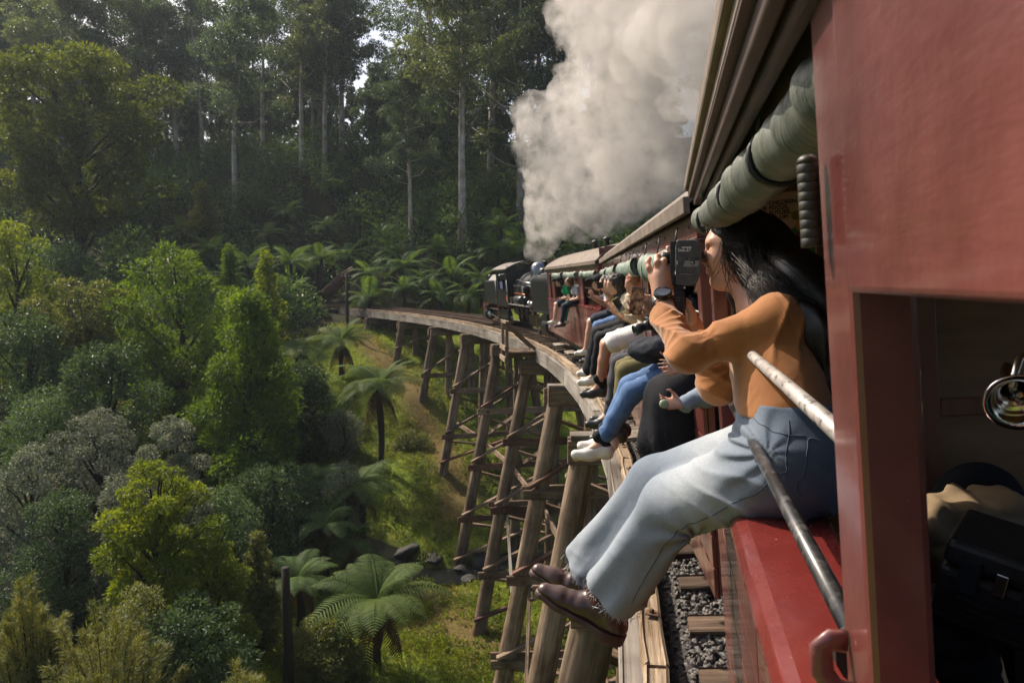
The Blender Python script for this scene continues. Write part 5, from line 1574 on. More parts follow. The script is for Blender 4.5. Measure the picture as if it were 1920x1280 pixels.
# ---- head: facing left, profile to the camera
hf = Vector((-1.0, .10, -.03)).normalized(); hu = Vector((-.06, 0, 1)); hu = (hu - hf * hu.dot(hf)).normalized(); hl = hu.cross(hf)
HM = np.array([hf[:], hl[:], hu[:]]).T.astype(np.float32)
def hp(a, b, z): return Vector(headc.tolist()) + (hf * a + hl * b + hu * z) * HS
def hsc(pr): return [(p[0], p[1], tuple(x * HS for x in p[2]), p[3]) + ((p[4] * HS,) if len(p) > 4 else ()) if p[0] == 'e' else (p[0], p[1], p[2], p[3] * HS, p[4] * HS) + ((p[5] * HS,) if len(p) > 5 else ()) for p in pr]
HEAD = [('e', hp(-.012, 0, .028), (.094, .073, .086), HM), ('e', hp(.032, 0, .03), (.056, .060, .064), HM, .04),
        ('e', hp(.028, 0, -.035), (.056, .054, .072), HM, .035), ('e', hp(.040, 0, -.080), (.036, .034, .026), HM, .03), ('e', hp(.066, 0, -.092), (.017, .019, .0155), HM, .016),
        ('c', hp(-.005, .040, -.062), hp(.048, .016, -.096), .022, .015, .03), ('c', hp(-.005, -.040, -.062), hp(.048, -.016, -.096), .022, .015, .03),
        ('c', hp(.083, 0, .020), hp(.1045, 0, -.017), .0055, .0085, .013), ('e', hp(.1085, 0, -.0205), (.0105, .0095, .0085), HM, .007), ('c', hp(.094, 0, -.030), hp(.084, 0, -.040), .008, .009, .008),
        ('e', hp(.093, .010, -.0265), (.0095, .0055, .0062), HM, .005), ('e', hp(.093, -.010, -.0265), (.0095, .0055, .0062), HM, .005),
        ('e', hp(.0875, 0, -.0505), (.0085, .019, .0060), HM, .006), ('e', hp(.0850, 0, -.0615), (.0090, .017, .0066), HM, .006),
        ('e', hp(.078, 0, .038), (.012, .045, .010), HM, .02)]
for sg in (-1, 1):
    HEAD += [('e', hp(.068, .030 * sg, .012), (.0135, .0165, .012), HM, .012), ('e', hp(.056, .040 * sg, -.022), (.026, .017, .022), HM, .03), ('e', hp(-.012, .073 * sg, -.010), (.017, .007, .029), HM, .008)]
HEAD = hsc(HEAD)
NECK = [('c', hp(-.022, 0, -.065), neckb, .044, .050, .035), ('c', hp(.0, .012, -.075), neckb + np.array([-.03, -.015, .0]), .026, .032, .025), ('c', neckb, chest, .05, .07, .04), ('c', neckb, (shL + neckb) / 2, .045, .036, .04), ('c', neckb, (shR + neckb) / 2, .045, .036, .04)]
def face_mod(P, d):
    # eye sockets, mouth corner line, philtrum
    for sg in (-1, 1):
        e = d_ell(P, hp(.0875, .031 * sg, .0145), (.014 * HS, .0185 * HS, .0105 * HS), HM); d = smax(d, -e, .012)
        e2 = d_ell(P, hp(.0735, .0305 * sg, .0105), (.0115 * HS, .0145 * HS, .0105 * HS), HM); d = smin(d, e2, .005)
    return d
V1, Q1 = None, None
def poly(prims, h, k, mod=None, pad=.02):
    lo, hi = prim_bounds(prims, pad)
    V, Q = surface_nets((lambda P: mod(P, union(P, prims, k))) if mod else (lambda P: union(P, prims, k)), lo, hi, h)
    return relax(V, Q, 1, .45), Q
pieces = [poly(HEAD + NECK, .0033, .012, face_mod)]
# ---- hands
upv = Vector((0, 0, 1))
def finger(base, joints, r0, r1):
    P = []; pts = [base] + joints; n = len(pts) - 1
    for i in range(n):
        a, b = r0 + (r1 - r0) * i / n, r0 + (r1 - r0) * (i + 1) / n
        P.append(('c', pts[i], pts[i + 1], a, b, .004))
    return P
LH = []
w0 = A3(1243, 556, 2.165)
kn = {'index': A3(1257, 507, 2.170), 'middle': A3(1244, 505, 2.160), 'ring': A3(1233, 511, 2.163), 'pinky': A3(1223, 519, 2.175)}
for nm, q in kn.items(): LH.append(('c', w0 + (q - w0) * .06 + (0 if nm in ('middle',) else 0), q, .0205 if nm in ('middle', 'ring') else .0185, .0128, .014))
LH.append(('c', A3(1243, 545, 2.155), A3(1241, 522, 2.165), .024, .024, .02))
LH += finger(kn['index'], [A3(1259, 488, 2.178), A3(1256, 474, 2.187), A3(1253, 465, 2.192)], .0104, .0078)
LH += finger(kn['middle'], [A3(1245, 490, 2.160), A3(1246, 480, 2.180), A3(1249, 474, 2.200)], .0104, .0079)
LH += finger(kn['ring'], [A3(1232, 492, 2.157), A3(1232, 482, 2.173), A3(1239, 477, 2.195)], .0100, .0076)
LH += finger(kn['pinky'], [A3(1217, 502, 2.170), A3(1214, 492, 2.180), A3(1218, 485, 2.190)], .0090, .0068)
LH += finger(A3(1255, 545, 2.170), [A3(1266, 528, 2.200), A3(1272, 512, 2.215), A3(1275, 503, 2.220)], .016, .009)
LH += [('c', w0, wrL + (elL - wrL) * .3, .0225, .024, .02), ('c', wrL + (elL - wrL) * .3, elL, .022, .022, .02), ('c', elL, shL, .022, .03, .02), ('c', shL, chest, .05, .07, .03)]
RH = []
g0 = A3(1300, 612, 2.24)
RH += [('c', g0, A3(1290, 585, 2.225), .022, .022, .015), ('c', g0, wrR, .024, .025, .02), ('c', wrR, elR, .024, .024, .02), ('c', elR, shR, .024, .03, .02), ('c', shR, chest, .05, .07, .03)]
RH += finger(A3(1297, 600, 2.200), [A3(1296, 584, 2.187), A3(1290, 572, 2.178), A3(1286, 563, 2.178)], .0145, .0088)
for i, y in enumerate((566, 580, 594, 606)):
    RH += finger(A3(1291, y + 4, 2.235), [A3(1275, y, 2.250), A3(1263, y + 1, 2.230), A3(1264, y + 3, 2.210)], .0115, .0086)
pieces.append(poly(LH, .0030, .006)); pieces.append(poly(RH, .0042, .008))
LEG = [('c', chest, waist, .08, .08), ('c', waist, (hipL + hipR) / 2, .08, .1), ('c', hipL, kneeL, .07, .05), ('c', kneeL, ankL, .05, .035), ('c', hipR, kneeR, .07, .05), ('c', kneeR, ankR, .05, .035), ('c', hipL, hipR, .08, .08)]
pieces.append(poly(LEG, .012, .02))
off = 0; Vs, Qs = [], []
for V_, Q_ in pieces: Vs.append(V_); Qs.append(Q_ + off); off += len(V_)
wchild(link('body', np_mesh('body', np.concatenate(Vs), Fq=np.concatenate(Qs), mats=[WSKIN], smooth=True)))
# lips, lashes, brow, nails
LP = [('e', hp(.0885, 0, -.0505), (.0071, .0146, .0046), HM), ('e', hp(.0865, 0, -.0612), (.0073, .0133, .0053), HM)]
sd_blob('lips', LP, .0025, LIPS, k=.002)
def hair_tube(name, pts, r, mat, n=5):
    return wchild(MB().tube(pts, r, n).build(name, mat, None, smooth=True))
for sg in (1, -1):
    hair_tube('eyelash', [hp(.0865, .019 * sg, .0068), hp(.0858, .026 * sg, .0040), hp(.0815, .035 * sg, .0048), hp(.0755, .044 * sg, .0085)], [.0006, .0014, .0015, .0008], BROW)
    hair_tube('eyebrow', [hp(.0925, .012 * sg, .0345), hp(.0905, .024 * sg, .0395), hp(.0815, .038 * sg, .0420), hp(.068, .050 * sg, .0350)], [.0018, .0026, .0022, .0008], BROW)
NAIL = mat_plain('nail', (.62, .36, .28), .25)
for q_, ax_ in ((A3(1253, 468, 2.183), (0, 0, 1)), (A3(1218, 488, 2.182), (0, 0, 1)), (A3(1237, 480, 2.179), (0, 0, 1))):
    o_ = MB().lathe([(0, .0012), (.0035, .0008), (.0048, 0)], n=12).build('fingernail', NAIL, None, smooth=True); o_.location = q_; o_.rotation_euler = (rad(75), 0, .2); o_.scale = (1, 1.3, 1); wchild(o_)

# ---- jacket
JACK = mat_cloth('rust_jacket', (.25, .092, .024), (.36, .145, .040), weave=420, rough=.78, big=4, bmp=.55, sheen=.3)
cuffL = A3(1243, 588, 2.115); cuffR = A3(1310, 648, 2.24)
JK = [('c', chest + np.array([-.015, -.07, 0]), waist + np.array([-.005, -.055, -.02]), .104, .110, .05), ('c', chest + np.array([-.015, .08, 0]), waist + np.array([-.005, .06, -.02]), .104, .110, .05),
      ('c', shL + np.array([.02, .02, -.012]), shR + np.array([.02, -.01, -.012]), .060, .056, .05), ('c', neckb + np.array([.025, 0, -.035]), chest, .06, .10, .05), ('c', shL, chest, .058, .09, .05),
      ('c', shL, shL + (elL - shL) * .5, .056, .046, .04), ('c', shL + (elL - shL) * .5, elL, .046, .044, .03), ('c', elL, cuffL, .0445, .039, .03),
      ('c', shR, elR, .058, .050, .04), ('c', elR, cuffR, .050, .041, .03)]
inL = A3(1312, 632, 2.0); inR = A3(1362, 690, 2.22)
axL = (cuffL - elL) / np.linalg.norm(cuffL - elL); axR = (cuffR - elR) / np.linalg.norm(cuffR - elR)
camR, camU = np.array(_R, np.float32), np.array(_U, np.float32)
def ridge(x): return (1 - np.abs(np.sin(x * .5))) ** 1.6 * 2 - .7
def jacket_mod(P, d):
    for E, C_, ax, am in ((elL, cuffL, axL, .0050), (elR, cuffR, axR, .0045)):
        q = P - E; t = q @ ax; L = np.linalg.norm(C_ - E); near = d_cone(P, E, C_, .075, .07) < 0
        x = (q - t[:, None] * ax) @ camR
        win = np.exp(-((t - .35 * L) / (.36 * L)) ** 2)
        d = d - np.where(near, am * 1.15 * win * ridge(t * 205 + 22 * x + 2.6 * hashn(P, 11, 4)) * np.clip(.55 + 9 * x, .15, 1), 0)
    for I, am, fr in ((inL, .0022, 7.0), (inR, .0025, 7.0)):
        q = P - I; x = q @ camR; y = q @ camU; th = np.arctan2(y, x); r = np.sqrt((q * q).sum(1))
        d = d - am * np.sin(fr * th + 2.2 * hashn(P, 9, 3)) * np.exp(-(r / .105) ** 2) * np.clip(r / .03, 0, 1)
    # soft drag lines over the upper arm, shoulder and back
    d = d - .0065 * ridge((P @ np.array([44., 14., 100.])) + 4 * hashn(P, 6, 5)) * np.clip(hashn(P, 5, 8) + .3, 0, 1)
    d = d - .0052 * ridge((P @ np.array([110., 10., -40.])) + 4 * hashn(P, 8, 6)) * np.clip(hashn(P, 6, 9), 0, 1)
    # cuff seam, open cuff ends, hem
    for c, ax, s0 in ((cuffL, axL, .050), (cuffR, axR, .045)):
        t = (P - c) @ ax; near = np.sqrt(((P - c) ** 2).sum(1)) < .12
        d = np.where(near, smax(d, t - .004, .004), d)
        d = np.where(near, d + .0022 * np.exp(-((t + s0) / .0035) ** 2), d)
    hem = 1.782 - .012 * np.clip((.28 - P[:, 0]) / .1, 0, 1) + .006 * hashn(P * np.array([1, 1, 0]), 22, 4)
    arm = np.minimum(d_cone(P, elL, cuffL, .09, .09), np.minimum(d_cone(P, elR, cuffR, .08, .08), d_cone(P, shR, elR, .085, .085)))
    d = np.where(arm > 0, smax(d, hem - P[:, 2], .006), d)
    # neckline
    nb = d_cone(P, hp(-.02, 0, -.06), neckb, .05, .060)
    d = smax(d, -nb, .008)
    # shoulder seam
    sp = (P - shL) @ ((shL - elL) / np.linalg.norm(shL - elL))
    nearsh = np.sqrt(((P - shL) ** 2).sum(1)) < .13
    d = np.where(nearsh, d + .0016 * np.exp(-((sp - .012) / .003) ** 2), d)
    return d
sd_blob('jacket', JK, .0042, JACK, k=.03, mod=jacket_mod, relax_it=0)

# ---- jeans
def mat_denim():
    m, nt, b, out = nodes_of('washed_denim')
    co = coords(nt, (1, 1, 1)); geo = nt.nodes.new('ShaderNodeNewGeometry')
    n = N(nt, 'ShaderNodeTexNoise', Scale=5, Detail=6, Roughness=.6); nt.links.new(co, n.inputs['Vector'])
    att = nt.nodes.new('ShaderNodeAttribute'); att.attribute_name = 'wear'
    ad = nt.nodes.new('ShaderNodeMath'); ad.operation = 'MULTIPLY_ADD'; ad.inputs[1].default_value = .45; nt.links.new(n.outputs[0], ad.inputs[0]); nt.links.new(att.outputs['Fac'], ad.inputs[2])
    r = ramp(nt, [(.22, (.075, .098, .135)), (.5, (.175, .205, .245)), (.95, (.36, .385, .41))], ad.outputs[0])
    n2 = N(nt, 'ShaderNodeTexNoise', Scale=420, Detail=2); nt.links.new(co, n2.inputs['Vector'])
    mx = nt.nodes.new('ShaderNodeMixRGB'); mx.blend_type = 'MULTIPLY'; mx.inputs[0].default_value = .5
    r2 = ramp(nt, [(.35, (.62, .66, .74)), (.65, (1.15, 1.15, 1.12))], n2.outputs[0]); nt.links.new(r.outputs[0], mx.inputs[1]); nt.links.new(r2.outputs[0], mx.inputs[2])
    nt.links.new(mx.outputs[0], b.inputs['Base Color']); b.inputs['Roughness'].default_value = .9; b.inputs['Specular IOR Level'].default_value = .15
    n3 = N(nt, 'ShaderNodeTexNoise', Scale=32, Detail=4); nt.links.new(co, n3.inputs['Vector'])
    a2 = nt.nodes.new('ShaderNodeMath'); a2.operation = 'MULTIPLY_ADD'; a2.inputs[1].default_value = .3; nt.links.new(n2.outputs[0], a2.inputs[0]); nt.links.new(n3.outputs[0], a2.inputs[2])
    bump(nt, a2.outputs[0], b, .4, .004)
    return m
DENIM = mat_denim()
STITCH = mat_plain('denim_seam', (.055, .075, .11), .9)
FRAY = mat_plain('frayed_thread', (.55, .58, .60), .9)
hemL, hemR = A3(1146, 1120, 2.195), A3(1098, 1078, 2.40)
JN = [('c', hipL + np.array([.02, .02, .0]), hipR + np.array([.02, 0, 0]), .118, .118, .06), ('c', (hipL + hipR) / 2 + np.array([.02, 0, .02]), waist + np.array([.005, 0, .02]), .135, .112, .06), ('c', waist + np.array([0, -.06, .0]), waist + np.array([0, .06, 0]), .10, .10, .05), ('e', (hipL + hipR) / 2 + np.array([.07, 0, -.0]), (.12, .2, .12)),
      ('c', hipL, kneeL, .110, .084, .05), ('c', kneeL, hemL, .084, .094, .035), ('c', hipR, kneeR, .108, .084, .03), ('c', kneeR, hemR, .084, .094, .03)]
dL = (hemL - kneeL) / np.linalg.norm(hemL - kneeL); dR = (hemR - kneeR) / np.linalg.norm(hemR - kneeR)
tL = (kneeL - hipL) / np.linalg.norm(kneeL - hipL)
crease = A3(1410, 835, 1.82); backk = A3(1300, 1005, 2.0)
def ortho(d):
    a = np.cross(d, np.array([0, 1, 0], np.float32)); a /= np.linalg.norm(a); return a, np.cross(d, a)
oL, oR = ortho(dL), ortho(dR)
def jeans_mod(P, d):
    for kn_, hm, dr, (a, b_), sd in ((kneeL, hemL, dL, oL, 3), (kneeR, hemR, dR, oR, 8)):
        q = P - kn_; t = q @ dr; L = np.linalg.norm(hm - kn_); x = q @ a; y = q @ b_; r = np.sqrt(x * x + y * y); th = np.arctan2(y, x)
        on = np.clip(1 - np.abs(r - .09) / .05, 0, 1) * (t > -.02)
        w = np.clip(t / L, 0, 1)
        d = d - on * (.0085 * w + .002) * np.sin(4 * th + 1.3 * np.sin(t * 9) + sd) - on * .0035 * w * np.sin(7 * th + 2 + 4 * t)
        # open hem
        oth = (kneeR, hemR) if sd == 3 else (kneeL, hemL)
        near = (r < .16) & (d_cone(P, kn_, hm + dr * .1, 0, 0) < d_cone(P, oth[0], oth[1] + (oth[1] - oth[0]) * .25, 0, 0))
        cut = L - .026 + .004 * hashn(P, 60, sd) + .01 * np.cos(th + .5)
        d = np.where(near & (t > L * .5), smax(d, t - cut, .004), d)
    for I, am, fr in ((crease, .0065, 10.0), (backk, .0085, 8.0)):
        q = P - I; x = q @ camR; y = q @ camU; th = np.arctan2(y, x); r = np.sqrt((q * q).sum(1))
        d = d - am * np.sin(fr * th + 2.0 * hashn(P, 8, 3)) * np.exp(-(r / .11) ** 2) * np.clip(r / .025, 0, 1)
    d = d - .0056 * ridge((P @ np.array([58., 18., 90.])) + 4 * hashn(P, 5, 5)) * np.clip(hashn(P, 5, 8) + .2, 0, 1)
    d = smax(d, P[:, 2] - 1.812, .006)
    return d
jn = sd_blob('jeans', JN, .0050, DENIM, k=.03, mod=jeans_mod, relax_it=0)
co_ = np.empty(len(jn.data.vertices) * 3, np.float32); jn.data.vertices.foreach_get('co', co_); co_ = co_.reshape(-1, 3)
def lin_t(P, a, b): ab = b - a; return ((P - a) @ ab) / (ab @ ab)
tl = lin_t(co_, hipL, kneeL); side = (co_ - hipL) @ np.array([0, 0, 1], np.float32)
wear = .18 + .45 * np.exp(-((tl - .62) / .42) ** 2) + .30 * np.clip(lin_t(co_, kneeL, hemL) * 1.5, 0, 1) - .22 * np.clip((co_[:, 0] - .2) / .08, 0, 1)
at2 = jn.data.attributes.new('wear', 'FLOAT', 'POINT'); at2.data.foreach_set('value', wear.astype(np.float32))
def jn_f(P): return jeans_mod(P, union(P, JN, .03))
def project(pts, f, off=.001, it=5):
    P = np.array([p[:] if not isinstance(p, np.ndarray) else p for p in pts], np.float32)
    for _ in range(it):
        d = f(P) - off; g = np.stack([f(P + e) - f(P - e) for e in np.eye(3, dtype=np.float32) * .002], 1)
        n = g / np.maximum(np.linalg.norm(g, axis=1, keepdims=True), 1e-6); P = P - n * d[:, None]
    return P
def spline(pts, n=40):
    pts = [np.array(p, float) for p in pts]; out = []
    m = len(pts) - 1
    for i in range(m):
        p0, p1, p2, p3 = pts[max(i-1, 0)], pts[i], pts[i+1], pts[min(i+2, m)]
        for k in range(n // m):
            t = k / (n // m); out.append(.5 * ((2*p1) + (-p0+p2)*t + (2*p0-5*p1+4*p2-p3)*t*t + (-p0+3*p1-3*p2+p3)*t**3))
    out.append(pts[-1]); return out
def seam(name, pix, r=.0013, mat=STITCH):
    pts = project(spline([A3(*p) for p in pix]), jn_f, .0006)
    wchild(MB().tube([tuple(p) for p in pts], r, 5).build(name, mat, jn if False else None, smooth=True))
seam('outseam', [(1478, 880, 1.70), (1420, 915, 1.75), (1340, 960, 1.86), (1270, 1000, 1.95), (1230, 1050, 2.02), (1200, 1092, 2.07), (1184, 1118, 2.09)])
seam('pocket_seam', [(1395, 838, 1.72), (1412, 872, 1.7), (1440, 890, 1.7), (1470, 886, 1.68)])
seam('yoke_seam', [(1410, 782, 1.8), (1440, 805, 1.75), (1475, 815, 1.72), (1510, 818, 1.72)])
seam('hip_seam', [(1478, 785, 1.74), (1480, 812, 1.72), (1474, 850, 1.7), (1476, 882, 1.69)])
seam('back_pocket', [(1528, 838, 1.74), (1510, 834, 1.73), (1506, 870, 1.71), (1494, 905, 1.70), (1500, 925, 1.70)])
# frayed hem threads
fr_ = MB(); rng_ = np.random.default_rng(9)
for kn_, hm, dr, (a, b_), n_ in ((kneeL, hemL, dL, oL, 130), (kneeR, hemR, dR, oR, 60)):
    fr_ = MB()
    for k in range(n_):
        th = rng_.uniform(0, 6.283); c, s_ = math.cos(th), math.sin(th)
        p = hm + (a * c + b_ * s_) * .093 + dr * (.010 * math.cos(th + .5) - .032)
        L = rng_.uniform(.006, .016) if k > 7 else rng_.uniform(.03, .055)
        q = p + dr * L * .5 + rng_.normal(size=3) * .004; e = p + dr * L + rng_.normal(size=3) * (.006 if k > 7 else .016) + np.array([0, 0, -.3 * L])
        fr_.tube([p, q, e], [.0006, .0006, .0004], 3, caps=False)
    tag(wchild(fr_.build('frayed_hem', FRAY)), kind='stuff')

# ---- boots
BOOT = mat_noise('brown_boot_leather', (.035, .018, .014), (.085, .045, .034), scale=12, rough=.33, bmp=.35, bdist=.004, c2=(.14, .085, .06), s2=7, coat=.25)
BSOLE = mat_noise('boot_sole', (.045, .024, .018), (.085, .045, .032), scale=30, rough=.55, bmp=.2, bdist=.002)
GORE = mat_noise('boot_elastic', (.05, .014, .008), (.10, .03, .016), scale=160, rough=.8, stretch=(1, .2, 1), bmp=.4, bdist=.002)
def boot(sh):
    S = lambda px, py, D: A3(px + sh[0], py + sh[1], D + sh[2])
    D = 2.2
    pr = [('c', S(1132, 1095, D), S(1140, 1150, D), .050, .047, .03), ('c', S(1140, 1150, D), S(1152, 1172, D), .046, .042, .03), ('c', S(1140, 1146, D), S(1090, 1132, D), .046, .037, .03), ('c', S(1090, 1134, D), S(1050, 1120, D), .036, .0315, .02), ('c', S(1050, 1120, D), S(1022, 1108, D), .0325, .0265, .02)]
    heel, toe = S(1165, 1190, D), S(1003, 1113, D)
    fb = (toe - heel) / np.linalg.norm(toe - heel); yb = np.array([.0, 1, 0], np.float32); yb = yb - fb * (yb @ fb); yb /= np.linalg.norm(yb); nb = np.cross(yb, fb); nb = nb if nb[2] > 0 else -nb
    def mod(P, d):
        t = (P - heel) @ fb; z = (P - heel) @ nb - .004 - .010 * np.clip((t - .16) / .1, 0, 1) ** 2 * 1.0
        d = smax(d, -z + .006, .006)
        d = d - .0016 * np.sin(t * 180) * np.exp(-((t - .185) / .03) ** 2) * (z > .02)
        top = S(1132, 1086, D); ax = (S(1132, 1086, D) - S(1140, 1150, D)); ax /= np.linalg.norm(ax)
        return smax(d, (P - top) @ ax, .004)
    bt = sd_blob('boot', pr, .0046, BOOT, k=.025, mod=mod)
    def sole_fn(P):
        t = (P - heel) @ fb; y = (P - heel) @ yb; z = (P - heel) @ nb - .004 - .010 * np.clip((t - .16) / .1, 0, 1) ** 2
        Pz = P + nb * (.018 - z)[:, None]
        prof = union(Pz, pr, .025) - .0035
        thick = np.where(t < .075, .026, .0)
        lo = -.0125 - .018 * np.clip((.082 - t) / .006, 0, 1)
        d = smax(prof, np.maximum(z - .0065, lo - z), .003)
        return d
    lo, hi = prim_bounds(pr, .05)
    V, Q = surface_nets(sole_fn, lo, hi, .0042)
    so = link('sole', np_mesh('sole', relax(V, Q, 1, .4), Fq=Q, mats=[BSOLE], smooth=True)); so.parent = bt; so.matrix_parent_inverse = Matrix.Identity(4)
    gc = S(1118, 1112, D - .05)
    gM = np.array([camR, camU, np.cross(camR, camU)], np.float32).T
    def gore_fn(P):
        d = mod(P, union(P, pr, .025)) - .0032
        return smax(d, d_ell(P, gc, (.027, .045, .12), gM), .002)
    V, Q = surface_nets(gore_fn, lo, hi, .0042)
    go = link('elastic_side', np_mesh('elastic_side', relax(V, Q, 1, .4), Fq=Q, mats=[GORE], smooth=True)); go.parent = bt; go.matrix_parent_inverse = Matrix.Identity(4)
    return bt
boot((0, 0, 0)); boot((-12, -38, .24))

# ---- hair: a full mass and loose strands over it
HAIRM, hnt, hb, hout = nodes_of('long_dark_hair')
hco = coords(hnt, (1, 1, 1)); hn = N(hnt, 'ShaderNodeTexNoise', Scale=120, Detail=3); hnt.links.new(hco, hn.inputs['Vector'])
hr = ramp(hnt, [(.3, (.006, .005, .0055)), (.7, (.022, .016, .014))], hn.outputs[0]); hnt.links.new(hr.outputs[0], hb.inputs['Base Color'])
hb.inputs['Roughness'].default_value = .40; hb.inputs['Specular IOR Level'].default_value = .42
HAIRL = mat_plain('hair_strand_brown', (.028, .018, .013), .42)
HR = [('e', hp(-.022, 0, .040), (.092, .078, .083), HM), ('c', hp(-.06, .0, .02), A3(1455, 510, 2.14), .078, .084, .05), ('c', A3(1455, 508, 2.13), A3(1492, 545, 2.02), .088, .085, .05), ('c', A3(1492, 545, 2.02), A3(1532, 620, 1.95), .083, .07, .05), ('c', A3(1532, 620, 1.95), A3(1556, 740, 1.93), .068, .046, .04), ('c', hp(-.02, .055, .0), hp(-.05, .05, -.085), .032, .036, .03), ('c', hp(-.02, -.05, .0), hp(-.01, -.055, -.12), .03, .028, .03), ('c', hp(-.01, -.05, -.12), hp(.0, -.05, -.19), .026, .014, .03)]
def hair_mod(P, d):
    f1 = d_ell(P, hp(.090, 0, -.030), (.082, .10, .088), HM)
    d = smax(d, -f1, .02)
    t = P @ np.array([.35, .1, 1.0])
    return d - .0065 * np.sin(70 * (P @ np.array([.75, .55, .2])) + 7 * hashn(P * np.array([1, 1, .3]), 8, 3) + 12 * t) - .004 * hashn(P, 26, 7)
def hair_f(P): return hair_mod(P, union(P, HR, .03))
sd_blob('hair', HR, .0052, HAIRM, k=.03, mod=hair_mod)
def strands():
    rng = np.random.default_rng(12)
    mbs = {0: MB(), 1: MB()}
    n = 480
    for k in range(n):
        # starts around the hairline from temple over the crown, ends down the back
        u = rng.random(); a = rng.uniform(-.2, 1.0)
        st = hp(.052 - .05 * u, .03 + .045 * u if rng.random() < .8 else -.03 - .04 * u, .098 - .075 * u ** 1.3)
        midp = hp(-.05 - .03 * rng.random(), .085 * rng.uniform(.5, 1.05), .03 - .08 * u)
        end = at(1440 + 85 * rng.random(), 545 + 120 * rng.random(), 1.90 + .05 * rng.random())
        ctrl = [st, st.lerp(midp, .5) + hl * .012 + hu * .004, midp, midp.lerp(end, .5) + hl * .01, end]
        pts = spline([c[:] for c in ctrl], 16)
        P = project(pts, hair_f, .0015 + .004 * rng.random() ** 2, 3)
        wob = rng.normal(size=3) * .0045
        P = P + wob[None] * np.sin(np.linspace(0, 9 * rng.random() + 2, len(P)))[:, None]
        mbs[int(rng.random() < .35)].tube([tuple(p) for p in P], [.0007] * (len(P) - 1) + [.0003], 3, caps=False)
    # loose wisps at the temple, cheek and nape
    for k in range(150):
        st = hp(rng.uniform(-.02, .048), .072 + .012 * rng.random(), rng.uniform(-.03, .085))
        g = st.copy(); P = [g.copy()]; d = Vector((rng.uniform(-.1, .6), -.15 + .2 * rng.random(), -1)).normalized(); cv = rng.normal(size=3) * .35
        L = rng.uniform(.05, .13)
        for j in range(9):
            d = (d + Vector(cv) * .22 + Vector((.08, 0, -.05))).normalized(); g = g + d * L / 9; P.append(g.copy())
        mbs[1 if k % 2 else 0].tube(P, [.0009] * 9 + [.0003], 3, caps=False)
    for k in range(260):
        st = hp(-.02 + .03 * rng.random(), -.045 - .02 * rng.random(), -.10); g = Vector(st); P = [g.copy()]; d = Vector((.1 * rng.normal() + .1, .05 * rng.normal(), -1)).normalized()
        L = rng.uniform(.08, .15); ph = rng.uniform(0, 6)
        for j in range(9):
            g = g + (d + Vector((.35 * math.sin(ph + j * .8), .2 * math.cos(ph + j), 0)) * .5).normalized() * L / 9; P.append(g.copy())
        mbs[1].tube(P, [.0012] * 9 + [.0004], 3, caps=False)
    # curls over the forehead
    for k in range(110):
        st = hp(.060 + .012 * rng.random(), rng.uniform(-.03, .05), .088 + .012 * rng.random()); g = Vector(st); P = [g.copy()]
        d = (hl * rng.uniform(-.2, .5) + hf * rng.uniform(-.5, .5) + hu * rng.uniform(-.9, .3)).normalized(); L = rng.uniform(.025, .07)
        for j in range(8):
            d = (d - hf * .16 + hu * .05 * rng.normal()).normalized(); g = g + d * L / 8; P.append(g.copy())
        mbs[1].tube(P, [.001] * 8 + [.0003], 3, caps=False)
    for k, m in ((0, HAIRM), (1, HAIRL)):
        wchild(mbs[k].build('hair_strands', m, None, smooth=True))
strands()

# ---- wrist watch
WBLK = mat_plain('watch_black', (.012, .012, .013), .35); WGLS = mat_plain('watch_dial', (.06, .07, .095), .18)
wc = wrL + np.array([0, -.003, -.004], np.float32)
watch = empty('wrist_watch', wc.tolist()); tag(watch, 'round black sports watch on the left wrist of the woman', 'watch')
ax_ = Vector((w0 - elL).tolist()).normalized()
nf = Vector((0.12, -1, .42)); nf = (nf - ax_ * nf.dot(ax_)).normalized()
watch.scale = (1.12, 1.1, 1.12); watch.rotation_euler = frame((0, 0, 0), ax_.cross(nf), ax_).to_euler()     # local z faces out of the wrist, y along the arm
ring = MB(); m_ = 30
for i in range(m_):
    a = 2 * PI * i / m_
    for dy, r_ in ((-.0105, .0245), (.0105, .0245), (.0105, .0275), (-.0105, .0275)): ring.v.append((r_ * 1.08 * math.sin(a), dy, r_ * math.cos(a)))
for i in range(m_):
    for k in range(4): ring.f.append((i*4+k, i*4+(k+1) % 4, ((i+1) % m_)*4+(k+1) % 4, ((i+1) % m_)*4+k))
ring.build('strap', WBLK, watch, smooth=False, bevel=.002)
cs = MB().lathe([(0, .0255), (.0215, .0255), (.0225, .028), (.0225, .034), (.0205, .0368), (.0175, .0368), (.0172, .0355), (0, .0355)], n=36).build('case', WBLK, watch, smooth=True); auto_smooth(cs)
MB().lathe([(0, .0362), (.0172, .0360)], n=36).build('dial', WGLS, cs)
for k in range(12):
    a = 2 * PI * k / 12
    MB().box((-.0006, .0125, .0363), (.0006, .0155, .0366)).build('hour_mark', STEEL, cs).rotation_euler = (0, 0, a)
for k in (-1, 0, 1): MB().lathe([(0, .004), (.002, .0035), (.002, 0)], (0, 0, 0), 'x', 10).build('button', STEEL, cs).location = (.0225, .008 * k, .031)

